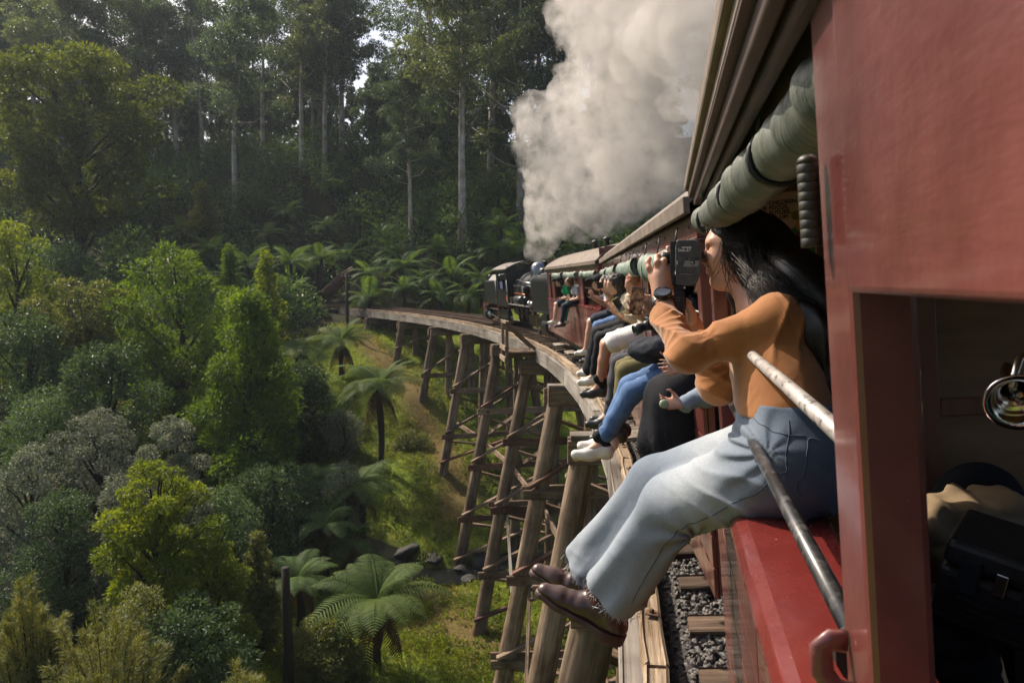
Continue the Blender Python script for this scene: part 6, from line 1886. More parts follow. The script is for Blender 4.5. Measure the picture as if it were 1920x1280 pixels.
# ---- vintage film camera
CAMG = mat_noise('camera_grey', (.050, .050, .053), (.075, .074, .077), scale=30, rough=.48, bmp=.1, bdist=.001, c2=(.10, .095, .09), s2=45)
CAMD = mat_noise('camera_dark', (.016, .016, .018), (.03, .03, .032), scale=40, rough=.5, bmp=.2, bdist=.001)
CWHT = mat_plain('badge_white', (.62, .60, .56), .4); CSIL = mat_plain('label_silver', (.30, .29, .27), .4, .5)
fc_o = at(1288.5, 492, 2.15)
fcam = empty('film_camera', fc_o); tag(fcam, 'grey vintage film camera with pistol grip held to the eye of the woman', 'camera')
xr = Vector((1, -.005, 0)); fcam.rotation_euler = frame((0, 0, 0), xr, (0.015, .03, 1)).to_euler()
PXM = 2.15 / 1400
def cx(px, py): return ((px - 1288.5) * PXM, (492 - py) * PXM)
outl = [cx(*p) for p in ((1268, 452.5), (1271, 451), (1300, 451), (1307, 453), (1311.5, 457), (1313.5, 466), (1314, 490), (1312, 512), (1308, 526), (1303, 532.5), (1298, 533.5), (1268, 533.5))]
MB().prism(outl, 'z', -.052, .0).build('body', CAMD, fcam, bevel=.003)
inner_ = [(x * .97 + .0006, y * .975) for x, y in outl]
MB().prism(inner_, 'z', .0005, .004).build('side_plate', CAMG, fcam, bevel=.0016, segs=3)
MB().prism([cx(*p) for p in ((1257.5, 453), (1267.5, 453), (1267.5, 533), (1258.5, 533))], 'z', -.05, -.001).build('front_plate', CAMD, fcam, bevel=.002)
ln_ = MB().lathe([(0, .0), (.020, .0), (.020, .02), (.017, .026), (.013, .026), (.011, .02), (0, .02)], (0, 0, 0), 'x', 24).build('lens', CAMD, fcam, smooth=True)
ln_.location = (cx(1258, 492)[0], .012, -.030); ln_.rotation_euler = (0, 0, PI)
def cbox(name, x0, y0, x1, y1, z0, z1, mat, sh=0.0, bv=0):
    (a, b), (c, d) = cx(x0, y0), cx(x1, y1)
    return MB().prism([(a - sh / 2 * PXM, d), (c - sh / 2 * PXM, d), (c + sh / 2 * PXM, b), (a + sh / 2 * PXM, b)], 'z', z0, z1).build(name, mat, fcam, bevel=bv)
cbox('badge', 1270, 465.0, 1291.5, 472.5, .0041, .0046, SHOEB, 3); cbox('badge_stripe', 1278, 464.0, 1295.5, 466.2, .0041, .0048, CWHT, 1)
cbox('badge_box', 1287.5, 464.2, 1294, 471.8, .0041, .0047, CWHT, 2); cbox('badge_line', 1272, 471.0, 1291, 472.3, .0048, .0050, CWHT, 0)
text_mesh('badge_lettering', 'Crown', .0105, CWHT, fcam, Matrix.Translation((*cx(1271, 471.0), .0049)), shear=.3, offset=.0003, sx=.66)
text_mesh('badge_number', '8', .0105, SHOEB, fcam, Matrix.Translation((*cx(1288.6, 471.4), .0049)), shear=.25, offset=.0004)
cbox('panel_line', 1281, 484.5, 1281.6, 474, .0041, .0044, CAMD, 5)
cbox('dial_label', 1283, 489.0, 1308.5, 499.5, .0041, .0045, CSIL, 3); cbox('dial_strip', 1287, 484.5, 1309, 487.2, .0041, .0046, SHOEB, 0)
text_mesh('strip_lettering', 'OPEN    FILM', .0030, CWHT, fcam, Matrix.Translation((*cx(1290, 486.8), .0048)), sx=1.0)
MB().lathe([(0, .004), (.0062, .004), (.0062, .0058), (.0055, .0065), (0, .0065)], (*cx(1298, 492.5), 0), 'z', 24).build('dial_ring', CAMD, fcam, smooth=True)
MB().lathe([(0, .0065), (.0038, .0065), (.0035, .0082), (0, .0083)], (*cx(1298, 492.5), 0), 'z', 24).build('dial_knob', CSIL, fcam, smooth=True)
cbox('catch', 1269.5, 489, 1271.5, 496, .0041, .0052, CWHT); cbox('maker_strip', 1272, 510.5, 1302, 514.3, .0041, .0046, SHOEB, 0)
text_mesh('maker_lettering', 'CROWN OPTICAL CO., LTD', .0036, CWHT, fcam, Matrix.Translation((*cx(1274, 513.8), .0048)), sx=.92)
text_mesh('dial_lettering', 'RUN', .0030, SHOEB, fcam, Matrix.Translation((*cx(1285, 495), .0047))); text_mesh('dial_lettering', 'S.LOCK', .0026, SHOEB, fcam, Matrix.Translation((*cx(1297, 499), .0047)))
ln_ = MB().lathe([(0, 0), (.013, 0), (.013, .008), (.010, .011), (0, .011)], (0, 0, 0), 'x', 20).build('eyepiece', CAMD, fcam, smooth=True); ln_.location = (cx(1313, 480)[0], cx(0, 478)[1], -.03)
MB().lathe([(0, 0), (.004, 0), (.004, .003), (0, .004)], (cx(1291, 450)[0], .0, -.02), 'y', 12).build('screw_cap', STEEL, fcam).location = (0, cx(0, 451)[1], 0)
gr = MB().prism([cx(*p) for p in ((1263, 540), (1284, 540), (1286, 548), (1288, 560), (1287, 585), (1283, 612), (1278, 625), (1270, 618), (1262, 580), (1260, 550))], 'z', -.042, -.010).build('grip', SHOEB, fcam, bevel=.006, segs=3)
MB().prism([cx(*p) for p in ((1264, 533.8), (1283, 533.8), (1283, 541), (1264, 541))], 'z', -.04, -.012).build('grip_mount', CAMD, fcam, bevel=.002)
for i_, t_ in enumerate(('8mm REFLEX', 'MODEL EE', 'GRIP')): text_mesh('grip_lettering', t_, .0042, CSIL, fcam, Matrix.Translation((*cx(1264.5, 557 + 5 * i_), -.0098)))
for x_ in (1263, 1285): MB().lathe([(0, 0), (.003, 0), (.003, .003), (0, .003)], (*cx(x_, 537.5), -.012), 'z', 10).build('grip_screw', STEEL, fcam)

# ---- things lying on the seat inside the carriage
KHAKI = mat_cloth('khaki_cloth', (.17, .12, .07), (.27, .20, .125), bmp=.5)
kj = empty('khaki_jacket', at(1800, 985, 2.2)); tag(kj, 'crumpled khaki jacket lying on the seat inside the carriage', 'jacket')
blob('cloth', [('e', (-.10, 0, 0), (.12, .12, .05)), ('e', (.05, .02, .03), (.14, .12, .07)), ('e', (.14, .03, .0), (.12, .1, .06)), ('c', (-.14, -.04, .02), (.1, -.05, .05), .03, .045), ('e', (0, 0, -.05), (.2, .14, .05))], .008, KHAKI, kj, k=.03, mod=lambda P, d: d - .011 * np.sin(34 * (P @ np.array([.5, .3, 1])) + 6 * hashn(P, 9, 2)) - .006 * np.sin(60 * (P @ np.array([1, .3, .2])) + 4 * hashn(P, 12, 3)))
bp = empty('backpack', at(1832, 960, 2.36)); tag(bp, 'black rounded backpack behind the khaki jacket on the seat', 'bag')
blob('bag', [('e', (0, 0, 0), (.135, .06, .15)), ('c', (-.08, 0, -.1), (.08, 0, -.1), .06, .06)], .01, CL['black'], bp, k=.05)
MB().tube([(-.1 * math.cos(a), -.066, .10 * math.sin(a) - .02) for a in [PI * k / 14 for k in range(15)]], .006, 6).build('zip', SHOEB, bp, smooth=True)
cc = empty('hard_case', at(1925, 1090, 1.85), (rad(6), rad(10), rad(-28))); tag(cc, 'black hard equipment case with latches on the seat', 'case')
MB().box((-.16, -.11, -.12), (.16, .11, .02)).build('shell', SHOEB, cc, bevel=.018, segs=3)
MB().box((-.16, -.11, .024), (.16, .11, .09)).build('lid', SHOEB, cc, bevel=.018, segs=3)
for x_ in (-.1, .02): MB().box((x_ - .02, -.122, -.025), (x_ + .02, -.111, .06)).build('latch', CL['black'], cc, bevel=.004)
for x_ in (-.04, .09): MB().box((x_ - .012, -.118, -.005), (x_ + .012, -.111, .05)).build('clasp', STEEL, cc, bevel=.003)
for k in range(5): MB().box((-.15, -.118, -.10 + .018 * k), (.15, -.111, -.092 + .018 * k)).build('rib', SHOEB, cc)
pj_ = empty('puffer_jacket', at(1752, 1200, 1.95)); tag(pj_, 'dark quilted puffer jacket bundled beside the seat', 'jacket')
blob('quilt', [('e', (0, 0, 0), (.09, .09, .13)), ('e', (.05, .02, -.08), (.1, .09, .1))], .009, CL['black'], pj_, k=.05, mod=lambda P, d: d - .012 * np.abs(np.sin(48 * P[:, 2] + 2 * hashn(P, 8, 1))))
hb_ = empty('metal_horn', at(1908, 748, 1.15)); tag(hb_, 'shiny metal bell-mouthed fitting hanging at the right edge of the picture', 'fitting')
hx = MB().lathe([(.004, .12), (.010, .10), (.013, .06), (.018, .02), (.030, -.004), (.041, -.012), (.043, -.010), (.039, -.004), (.026, .004), (.012, .03), (.006, .05)], (0, 0, 0), 'y', 32).build('bell', mat_plain('chrome', (.75, .74, .72), .12, 1.0), hb_, smooth=True)
hx.rotation_euler = (rad(18), 0, rad(-14))
MB().tube([(.0, .02, .012), (.02, .05, .05), (.06, .07, .09)], .006, 10).build('hanger', STEEL, hb_, smooth=True)

# ================================================================== plants
BARK_PALE = mat_wood('pale_bark', (0.22, 0.17, 0.14), (0.48, 0.41, 0.34), (0.72, 0.65, 0.56), stretch=(2.2, 2.2, 0.16), scale=1.0, bmp=0.4, bdist=0.04, stain=(0.5, 0.42, 0.36))
BARK_DARK = mat_wood('dark_bark', (0.012, 0.009, 0.007), (0.035, 0.026, 0.02), (0.075, 0.056, 0.042), stretch=(4, 4, .5), scale=2.0, bdist=0.04)
FERN_TRUNK = mat_noise('fern_trunk', (0.008, 0.006, 0.004), (0.04, 0.028, 0.018), scale=14, rough=0.9, stretch=(1, 1, 3), bmp=1.0, bdist=0.05)
L_EUC = mat_leaf('gum_leaf', (0.028, 0.047, 0.034), (0.095, 0.122, 0.075), 0.36, 0.45, 0.25, tcol=(1.4, 1.5, 0.7), scale=0.25)
L_EUC2 = mat_leaf('gum_leaf_light', (0.04, 0.06, 0.034), (0.125, 0.145, 0.072), 0.4, 0.45, 0.25, tcol=(1.5, 1.5, 0.7), scale=0.25)
L_WAT = mat_leaf('wattle_leaf', (0.034, 0.074, 0.013), (0.12, 0.18, 0.024), 0.45, 0.5, 0.15, tcol=(1.7, 1.6, 0.35), scale=0.6)
L_YEL = mat_leaf('yellow_green_leaf', (0.052, 0.095, 0.014), (0.17, 0.22, 0.028), 0.48, 0.5, 0.1, tcol=(1.7, 1.5, 0.3), scale=0.6)
L_OLV = mat_leaf('olive_leaf', (0.048, 0.072, 0.024), (0.17, 0.185, 0.062), 0.35, 0.5, 0.2, tcol=(1.5, 1.4, 0.5), scale=0.5)
L_GRY = mat_leaf('grey_leaf', (0.062, 0.085, 0.058), (0.23, 0.245, 0.18), 0.25, 0.5, 0.12, spec=0.3, tcol=(1.2, 1.2, 0.8), scale=0.7)
L_DRK = mat_leaf('dark_leaf', (0.022, 0.046, 0.024), (0.085, 0.13, 0.058), 0.3, 0.5, 0.3, spec=0.25, scale=0.5)
L_FEA = mat_leaf('feathery_leaf', (0.065, 0.09, 0.022), (0.21, 0.21, 0.065), 0.4, 0.55, 0.1, tcol=(1.5, 1.4, 0.5), scale=0.8)
L_FRN = mat_leaf('fern_frond', (0.045, 0.085, 0.03), (0.11, 0.165, 0.055), 0.42, 0.6, 0.25, spec=0.12, tcol=(1.5, 1.5, 0.5), scale=0.4)
L_FRN2 = mat_leaf('fern_frond_pale', (0.055, 0.095, 0.028), (0.13, 0.175, 0.052), 0.45, 0.6, 0.12, spec=0.1, tcol=(1.4, 1.4, 0.5), scale=0.8)
L_UND = mat_leaf('undergrowth_leaf', (0.026, 0.052, 0.022), (0.10, 0.15, 0.055), 0.36, 0.5, 0.0, spec=0.25, scale=0.22)
L_GRS = mat_leaf('grass_blade', (0.06, 0.11, 0.012), (0.27, 0.31, 0.034), 0.45, 0.6, 0.0, spec=0.2, tcol=(1.6, 1.5, 0.35), scale=0.5)
L_DRY = mat_leaf('dry_grass_blade', (0.14, 0.12, 0.03), (0.34, 0.26, 0.08), 0.4, 0.7, 0.0, spec=0.2, tcol=(1.3, 1.15, 0.6), scale=0.8)

def rot_from(dirs, spin):
    """orthonormal frames: dirs = long axis"""
    d = dirs / np.maximum(np.linalg.norm(dirs, axis=1, keepdims=True), 1e-9)
    ref = np.where(np.abs(d[:, 2:3]) > 0.93, np.array([[1., 0, 0]]), np.array([[0, 0, 1.]]))
    x = np.cross(d, ref); x /= np.maximum(np.linalg.norm(x, axis=1, keepdims=True), 1e-9)
    y = np.cross(x, d)
    c, s = np.cos(spin)[:, None], np.sin(spin)[:, None]
    return d, x * c + y * s, -x * s + y * c

def leaves(C, dirs, ln, wd, rng, curl=0.15):
    """one folded lozenge per point"""
    n = len(C)
    d, x, y = rot_from(dirs, rng.uniform(-1.1, 1.1, n))
    ln = np.asarray(ln).reshape(-1, 1) * np.ones((n, 1)); wd = np.asarray(wd).reshape(-1, 1) * np.ones((n, 1))
    p0 = C; p2 = C + d * ln - y * ln * curl
    m = C + d * ln * 0.45
    p1 = m + x * wd * 0.5 + y * wd * 0.12; p3 = m - x * wd * 0.5 + y * wd * 0.12
    V = np.stack([p0, p1, p2, p3], 1).reshape(-1, 3)
    Q = np.arange(4 * n).reshape(-1, 4)
    return V, Q

def clump_leaves(clumps, per_m2, ln, wd, rng, droop=0.3, up=0.3, fill=0.35, nmax=40000):
    """clumps: (centre, radii xyz); leaves near each clump's surface, pointing out"""
    Cs = []; Ds = []
    area = [4.2 * (r[0] * r[1] + r[0] * r[2] + r[1] * r[2]) / 3 * 3 for c, r in clumps]
    tot = sum(area) * per_m2; k = min(1.0, nmax / max(tot, 1))
    for (c, r), a in zip(clumps, area):
        n = max(8, int(a * per_m2 * k))
        u = rng.normal(size=(n, 3)); u /= np.linalg.norm(u, axis=1, keepdims=True)
        rad_ = 1 - fill * rng.random(n) ** 1.4
        lump = 1 + 0.30 * fbm(u + np.array(c)[None] * 0.7, 2.6, 3, 5)
        p = u * rad_[:, None] * lump[:, None] * np.array(r)[None] + np.array(c)[None]
        d = u + rng.normal(size=(n, 3)) * 0.55; d[:, 2] += up - droop
        keep = (u[:, 2] > -0.75) | (rng.random(n) < 0.4)
        Cs.append(p[keep]); Ds.append(d[keep])
    C = np.concatenate(Cs); D = np.concatenate(Ds); n = len(C)
    return leaves(C, D, ln * rng.uniform(.7, 1.3, n), wd * rng.uniform(.7, 1.3, n), rng)

def trunk_mb(pts, rads, n=10, rng=None, rough=0.05):
    mb = MB(); mb.tube(pts, rads, n, rng=rng, rough=rough); return mb

# ---------------- tall pale-trunked gum trees
def gum(seed, H=32, crown0=0.42, spread=4.8, light=False, nleaf=17000):
    R = random.Random(seed); rng = np.random.default_rng(seed)
    lean = Vector((R.uniform(-.04, .04), R.uniform(-.04, .04), 0))
    pts = []; rads = []
    for i in range(10):
        t = i / 9; p = Vector((0, 0, H * 0.9 * t)) + lean * H * t * t * 1.6 + Vector((math.sin(t * 5 + seed) * .25, math.cos(t * 4 + seed) * .25, 0)) * t
        pts.append(p); rads.append(0.42 * (1 - t) ** 0.8 + 0.05 + (0.14 if i == 0 else 0))
    mb = trunk_mb(pts, rads, 9, R)
    clumps = []
    nb = 17
    for k in range(nb):
        t = crown0 + (1 - crown0) * (k + R.random() * .7) / nb
        idx = min(int(t * 9), 8); p = pts[idx].lerp(pts[idx + 1], t * 9 - idx)
        a = k * 2.4 + R.uniform(-.5, .5); L = spread * R.uniform(.55, 1.1) * (1.15 - 0.55 * (t - crown0) / (1 - crown0))
        end = p + Vector((math.cos(a) * L, math.sin(a) * L, L * R.uniform(.35, .9)))
        mid = p.lerp(end, .5) + Vector((0, 0, -0.12 * L + R.uniform(-.3, .3)))
        mb.tube([p, mid, end], [0.16 * (1.1 - t), 0.10 * (1.1 - t) + .02, 0.03], 5)
        for j in range(R.randint(3, 5)):
            q = end + Vector((R.gauss(0, 1), R.gauss(0, 1), R.gauss(0, .7))) * 1.25
            s = R.uniform(.75, 1.5)
            clumps.append((q, (s * 1.1, s * 1.1, s * .72)))
        if R.random() < .6: clumps.append((mid + Vector((R.uniform(-.6, .6), R.uniform(-.6, .6), .5)), (.8, .8, .55)))
    for j in range(5):
        clumps.append((pts[-1] + Vector((R.gauss(0, 1.2), R.gauss(0, 1.2), R.uniform(-.5, 2.2))), (1.3, 1.3, 1.0)))
    V, Q = clump_leaves(clumps, 30, 0.42, 0.19, rng, droop=0.55, nmax=nleaf)
    return mb.mesh('trunk', BARK_PALE, True), np_mesh('crown', V, Fq=Q, mats=[L_EUC2 if light else L_EUC])

GUMS = [gum(1, 32, .33), gum(2, 34, .42, 4.6), gum(3, 30, .26, 5.2), gum(4, 33, .45, 4.8, True), gum(5, 29, .24, 5.4)]

def put_tree(name, meshes, loc, rz, sc, label, cat='tree', group=None, sz=None):
    e = empty(name, loc, (0, 0, rz)); s = (sc, sc, sz or sc)
    for nm, me in zip(('trunk', 'crown'), meshes):
        link(nm, me, e, scale=s)
    return tag(e, label, cat, group)

prng = random.Random(77)
def on_ground(px, D, dz=-0.3, py=520):
    p = at(px, py, D); return Vector((p.x, p.y, gz(p.x, p.y) + dz))

# trunks that can be told apart in the photograph: px of the base, distance, mesh, height scale
NAMED = [(445, 69, 1, 1.0, 'tall gum with a bare white leaning trunk left of centre on the far slope'),
         (388, 82, 0, 1.0, 'gum with grey trunk left of the bare white leaning trunk'),
         (340, 84, 2, 1.05, 'gum with twin pale stems at the left edge of the far clearing'),
         (295, 80, 3, 1.0, 'gum with a faint grey trunk behind the tall dark tree'),
         (570, 76, 1, 1.0, 'slender gum left of the forked pale gum on the far slope'),
         (612, 74, 3, 1.05, 'forked pale gum lit by the sun in the middle of the far slope'),
         (645, 80, 0, 1.0, 'grey gum right of the forked pale gum'),
         (772, 61, 1, 0.92, 'slim white gum trunk standing alone behind the bridge end'),
         (868, 60, 3, 0.95, 'thick creamy gum trunk left of the steam plume'),
         (975, 66, 4, 1.0, 'gum with dark hanging crown just left of the steam'),
         (920, 74, 2, 1.05, 'gum behind the creamy trunk and the steam'),
         (1050, 72, 1, 1.05, 'gum half hidden behind the top of the steam')]
for px_, D_, v_, s_, lab_ in NAMED:
    put_tree('gum_tree', GUMS[v_], on_ground(px_, D_), prng.uniform(0, 6.28), s_ * (.66 if px_ < 700 else .5 if px_ < 800 else .82), lab_, 'tree', 'tall gums on the far slope')
# the gums behind them, which nothing tells apart
rows = []
for D_, n_, x0, x1 in ((72, 5, -200, 300), (82, 13, -180, 1320), (94, 14, -220, 1400), (110, 10, -250, 1450)):
    for k in range(n_):
        px = x0 + (x1 - x0) * (k + prng.uniform(.1, .9)) / n_
        if 665 < px < 800 and D_ > 76: continue
        if 300 < px < 350 and D_ > 95: continue
        rows.append((px, D_ + prng.uniform(-5, 5)))
for px, D_ in rows:
    tall = 0.66 + (0.12 if px < 280 else 0) + (0.28 if px > 800 else 0) - (.12 if 640 < px < 790 else 0)
    put_tree('gum_tree', GUMS[prng.randrange(5)], on_ground(px, D_), prng.uniform(0, 6.28), tall * prng.uniform(.85, 1.08), 'tall dark-crowned gum in the crowded forest along the ridge', 'tree', 'gums crowded along the ridge')

# ---------------- rounded and conical leafy trees
def leafy(seed, H, W, mat, shape='cone', n=15000, ln=0.22, wd=0.09, trunk_frac=0.12, nclump=46, bark=BARK_DARK, flat=.8, csize=0.26, droop=.3, name='crown'):
    R = random.Random(seed); rng = np.random.default_rng(seed)
    pts = [Vector((math.sin(i * 1.3 + seed) * .04 * W, math.cos(i * 1.7 + seed) * .04 * W, H * .93 * i / 7)) for i in range(8)]
    r0 = 0.022 * H + .03
    mb = trunk_mb(pts, [r0 * (1 - i / 7.6) + .01 for i in range(8)], 8, R)
    clumps = []
    for k in range(nclump):
        t = ((k + R.random()) / nclump)
        z = H * (trunk_frac + (1 - trunk_frac) * t)
        if shape == 'cone': env = (1 - t) ** 0.75 * (0.45 + 0.55 * min(1, t * 6)) + .06
        elif shape == 'round': env = math.sqrt(max(0, 1 - (2 * t - 1) ** 2)) * .95 + .08
        else: env = (0.55 + 0.45 * math.sin(t * 9 + seed)) * math.sqrt(max(0.05, 1 - (1.6 * t - .75) ** 2))
        a = k * 2.39996 + R.uniform(-.4, .4)
        env *= 0.78 + 0.30 * math.sin(2 * a + seed) * math.sin(t * 11 + seed) + R.uniform(-.12, .18)
        rr = W / 2 * env * R.uniform(.6, 1.08)
        s = W * csize * R.uniform(.38, .95) * (0.6 + 0.4 * min(env, 1))
        c = Vector((math.cos(a) * rr, math.sin(a) * rr, z))
        clumps.append((c, (s, s, s * flat)))
        if k % 2 == 0 and rr > W * .12:
            i = min(int(7 * z / H / .93), 6); p = pts[max(0, i - 1)]
            mb.tube([p, p.lerp(c, .55) + Vector((0, 0, .1)), c], [r0 * .3, r0 * .2, .012], 5)
    V, Q = clump_leaves(clumps, 9000, ln, wd, rng, droop=droop, nmax=n, fill=.38)
    return mb.mesh('trunk', bark, True), np_mesh(name, V, Fq=Q, mats=[mat])

def put_leafy(name, px, D, top_py, Wpx, mat, label, seed, cat='tree', group=None, base=None, **kw):
    g = on_ground(px, D); top = at(px, top_py, D).z
    H = max(top - g.z, 1.0); W = Wpx / 1400 * D * 1.03
    return put_tree(name, leafy(seed, H, W, mat, **kw), g, prng.uniform(0, 6.28), 1.0, label, cat, group)

L_BLK = mat_leaf('blackwood_leaf', (0.026, 0.048, 0.014), (0.12, 0.145, 0.034), 0.4, 0.5, 0.0, spec=0.2, tcol=(1.6, 1.5, 0.4), scale=0.35)
put_leafy('blackwood_tree', 155, 50, 92, 330, L_BLK, 'tall dark tree with layered crown standing alone at left', 31, shape='round', n=38000, ln=.34, wd=.15, trunk_frac=.30, nclump=84, csize=.17, flat=.6)
put_leafy('wattle_tree', 335, 33, 468, 280, L_WAT, 'bright green bushy wattle, the broader one behind the conical wattle', 32, shape='round', n=26000, ln=.2, wd=.085, csize=.2)
put_leafy('wattle_tree', 462, 29, 552, 300, L_WAT, 'conical bright green wattle in the middle of the valley', 33, shape='cone', n=40000, ln=.18, wd=.075, csize=.19, nclump=70)
put_leafy('wattle_tree', 500, 40, 478, 75, L_YEL, 'narrow yellow-green sapling behind the conical wattle', 34, shape='cone', n=6000, ln=.22, wd=.09)
put_leafy('wattle_tree', 432, 41, 462, 70, L_WAT, 'narrow green sapling left of the yellow-green sapling', 35, shape='cone', n=6000, ln=.22, wd=.09)
put_leafy('scrub_tree', 25, 36, 425, 150, L_YEL, 'pale yellow-green tree at the left edge below the tall dark tree', 36, shape='round', n=14000, ln=.2, wd=.09)
put_leafy('scrub_tree', 150, 31, 535, 230, L_OLV, 'olive spreading tree at left in front of the tall dark tree', 37, shape='layer', n=22000, ln=.19, wd=.08, csize=.2)
put_leafy('scrub_tree', 40, 28, 600, 230, L_DRK, 'dark leafy tree at the left edge above the silvery shrubs', 38, shape='round', n=20000, ln=.18, wd=.08)
put_leafy('scrub_tree', 195, 26, 655, 200, L_DRK, 'dark rounded tree between the silvery shrubs and the wattles', 39, shape='round', n=20000, ln=.17, wd=.075)
put_leafy('scrub_tree', 560, 34, 690, 150, L_DRK, 'dark tree in shade right of the conical wattle', 40, shape='round', n=14000, ln=.18, wd=.08)
put_leafy('silver_shrub', 30, 19, 850, 190, L_GRY, 'silvery grey-leaved shrub at the left edge', 41, cat='shrub', group='silvery shrubs', shape='round', n=32000, ln=.09, wd=.045, trunk_frac=.02, nclump=60, csize=.26)
put_leafy('silver_shrub', 165, 20.5, 778, 200, L_GRY, 'tallest silvery grey-leaved shrub, just left of the yellow-green tree', 42, cat='shrub', group='silvery shrubs', shape='round', n=36000, ln=.09, wd=.045, csize=.24, trunk_frac=.02, nclump=60)
put_leafy('silver_shrub', 308, 20, 788, 150, L_GRY, 'silvery grey-leaved shrub behind the yellow-green tree', 43, cat='shrub', group='silvery shrubs', shape='round', n=30000, ln=.09, wd=.045, csize=.24, trunk_frac=.02, nclump=56)
put_leafy('yellow_green_tree', 275, 17, 872, 240, L_YEL, 'yellow-green small-leaved tree in front of the silvery shrubs', 44, shape='round', n=40000, ln=.095, wd=.045, csize=.2, trunk_frac=.06, nclump=70)
put_leafy('leafy_shrub', 468, 20, 1000, 95, L_OLV, 'loose pale green shrub beside the dead trunk', 45, cat='shrub', shape='cone', n=9000, ln=.1, wd=.055)
put_leafy('leafy_shrub', 330, 14.5, 1150, 250, L_DRK, 'dark glossy shrub at the foot of the yellow-green tree', 46, cat='shrub', shape='round', n=20000, ln=.085, wd=.045)
put_leafy('pale_shrub', 640, 34, 770, 70, L_GRY, 'small whitish flowering shrub under the middle tree fern', 47, cat='shrub', shape='round', n=6000, ln=.09, wd=.05)
put_leafy('pale_shrub', 640, 26.5, 870, 75, L_GRY, 'whitish shrub against the trunk of the sunlit tree fern', 48, cat='shrub', shape='round', n=7000, ln=.08, wd=.045)
put_leafy('leafy_shrub', 770, 36, 830, 80, L_OLV, 'low leafy shrub beside the dry path', 49, cat='shrub', shape='round', n=6000, ln=.1, wd=.05)
put_leafy('golden_tree', 385, 62, 345, 75, L_FEA, 'dry golden-leaved small tree on the far slope at left', 50, shape='cone', n=6000, ln=.3, wd=.14)

# middle-height trees that fill the forest below the gum crowns
MID = [leafy(71, 13, 7.5, L_EUC, shape='round', n=11000, ln=.42, wd=.2, nclump=44, csize=.17), leafy(72, 16, 7, L_DRK, shape='cone', n=11000, ln=.42, wd=.2, nclump=48, csize=.18), leafy(73, 11, 8, L_EUC2, shape='layer', n=10000, ln=.4, wd=.19, nclump=40, csize=.17)]
for D_, n_, x0, x1 in ((70, 7, -200, 1250), (84, 15, -220, 1300), (94, 16, -230, 1300), (104, 18, -250, 1350), (124, 16, -250, 1400)):
    for k in range(n_):
        px = x0 + (x1 - x0) * (k + prng.uniform(.05, .95)) / n_
        if D_ < 90 and 260 < px < 700: continue
        put_tree('forest_tree', MID[prng.randrange(3)], on_ground(px, D_ + prng.uniform(-5, 5)), prng.uniform(0, 6.28), prng.uniform(.5, .85), 'middle-height dark tree filling the forest under the gum crowns', 'tree', 'middle-height trees of the far forest')

for i_, (px_, D_, top_, W_, m_, lab_) in enumerate(((95, 17.5, 930, 200, L_DRK, 'dark shrub under the silvery shrubs at left'), (215, 19, 900, 170, L_GRY, 'low silvery shrub left of the yellow-green tree'), (395, 22, 930, 190, L_DRK, 'dark shrub in the shade below the conical wattle'),
        (385, 17.5, 1020, 130, L_YEL, 'small yellow-green shrub right of the yellow-green tree'), (235, 14.6, 1110, 160, L_OLV, 'olive shrub behind the large feathery bush'), (500, 25, 880, 200, L_DRK, 'dark spreading shrub left of the shaded tree ferns'), (70, 24, 740, 230, L_DRK, 'dark rounded tree above the silvery shrubs'), (585, 19.5, 1170, 140, L_OLV, 'low shrub right of the dead trunk'),
        (270, 37, 560, 180, L_DRK, 'dark tree between the olive tree and the wattles'), (100, 41, 470, 220, L_DRK, 'dark tree at the foot of the tall layered tree'))):
    put_leafy('scrub_shrub', px_, D_, top_, W_, m_, lab_, 80 + i_, cat='shrub', shape='round', n=18000, ln=.0047 * D_, wd=.0022 * D_, trunk_frac=.03, nclump=50, csize=.24)

for px_, D_, v_, s_ in ((215, 92, 1, .95), (240, 100, 0, .9), (440, 92, 1, .9), (465, 98, 0, .85), (575, 94, 1, .9), (600, 100, 0, .8), (790, 88, 1, .85), (810, 96, 0, .9), (835, 90, 1, .8), (30, 90, 1, 1.0), (60, 96, 0, 1.0), (740, 98, 1, .5), (700, 95, 0, .55), (248, 87, 1, .85), (268, 93, 0, .8), (20, 84, 1, .9)):
    put_tree('forest_tree', MID[v_], on_ground(px_, D_), prng.uniform(0, 6.28), s_, 'middle-height dark tree filling the forest under the gum crowns', 'tree', 'middle-height trees of the far forest')

for k in range(22):
    px_, D_ = 1480 + 62 * k + prng.uniform(-30, 30), prng.uniform(62, 100)
    if k % 3 == 0: put_tree('gum_tree', GUMS[prng.randrange(5)], on_ground(px_, D_), prng.uniform(0, 6.28), prng.uniform(.65, .9), 'gum on the hill to the right behind the train', 'tree', 'gums on the hill behind the train')
    else: put_tree('forest_tree', MID[prng.randrange(3)], on_ground(px_, D_), prng.uniform(0, 6.28), prng.uniform(.7, 1.0), 'dark tree on the hill to the right behind the train', 'tree', 'trees on the hill behind the train')

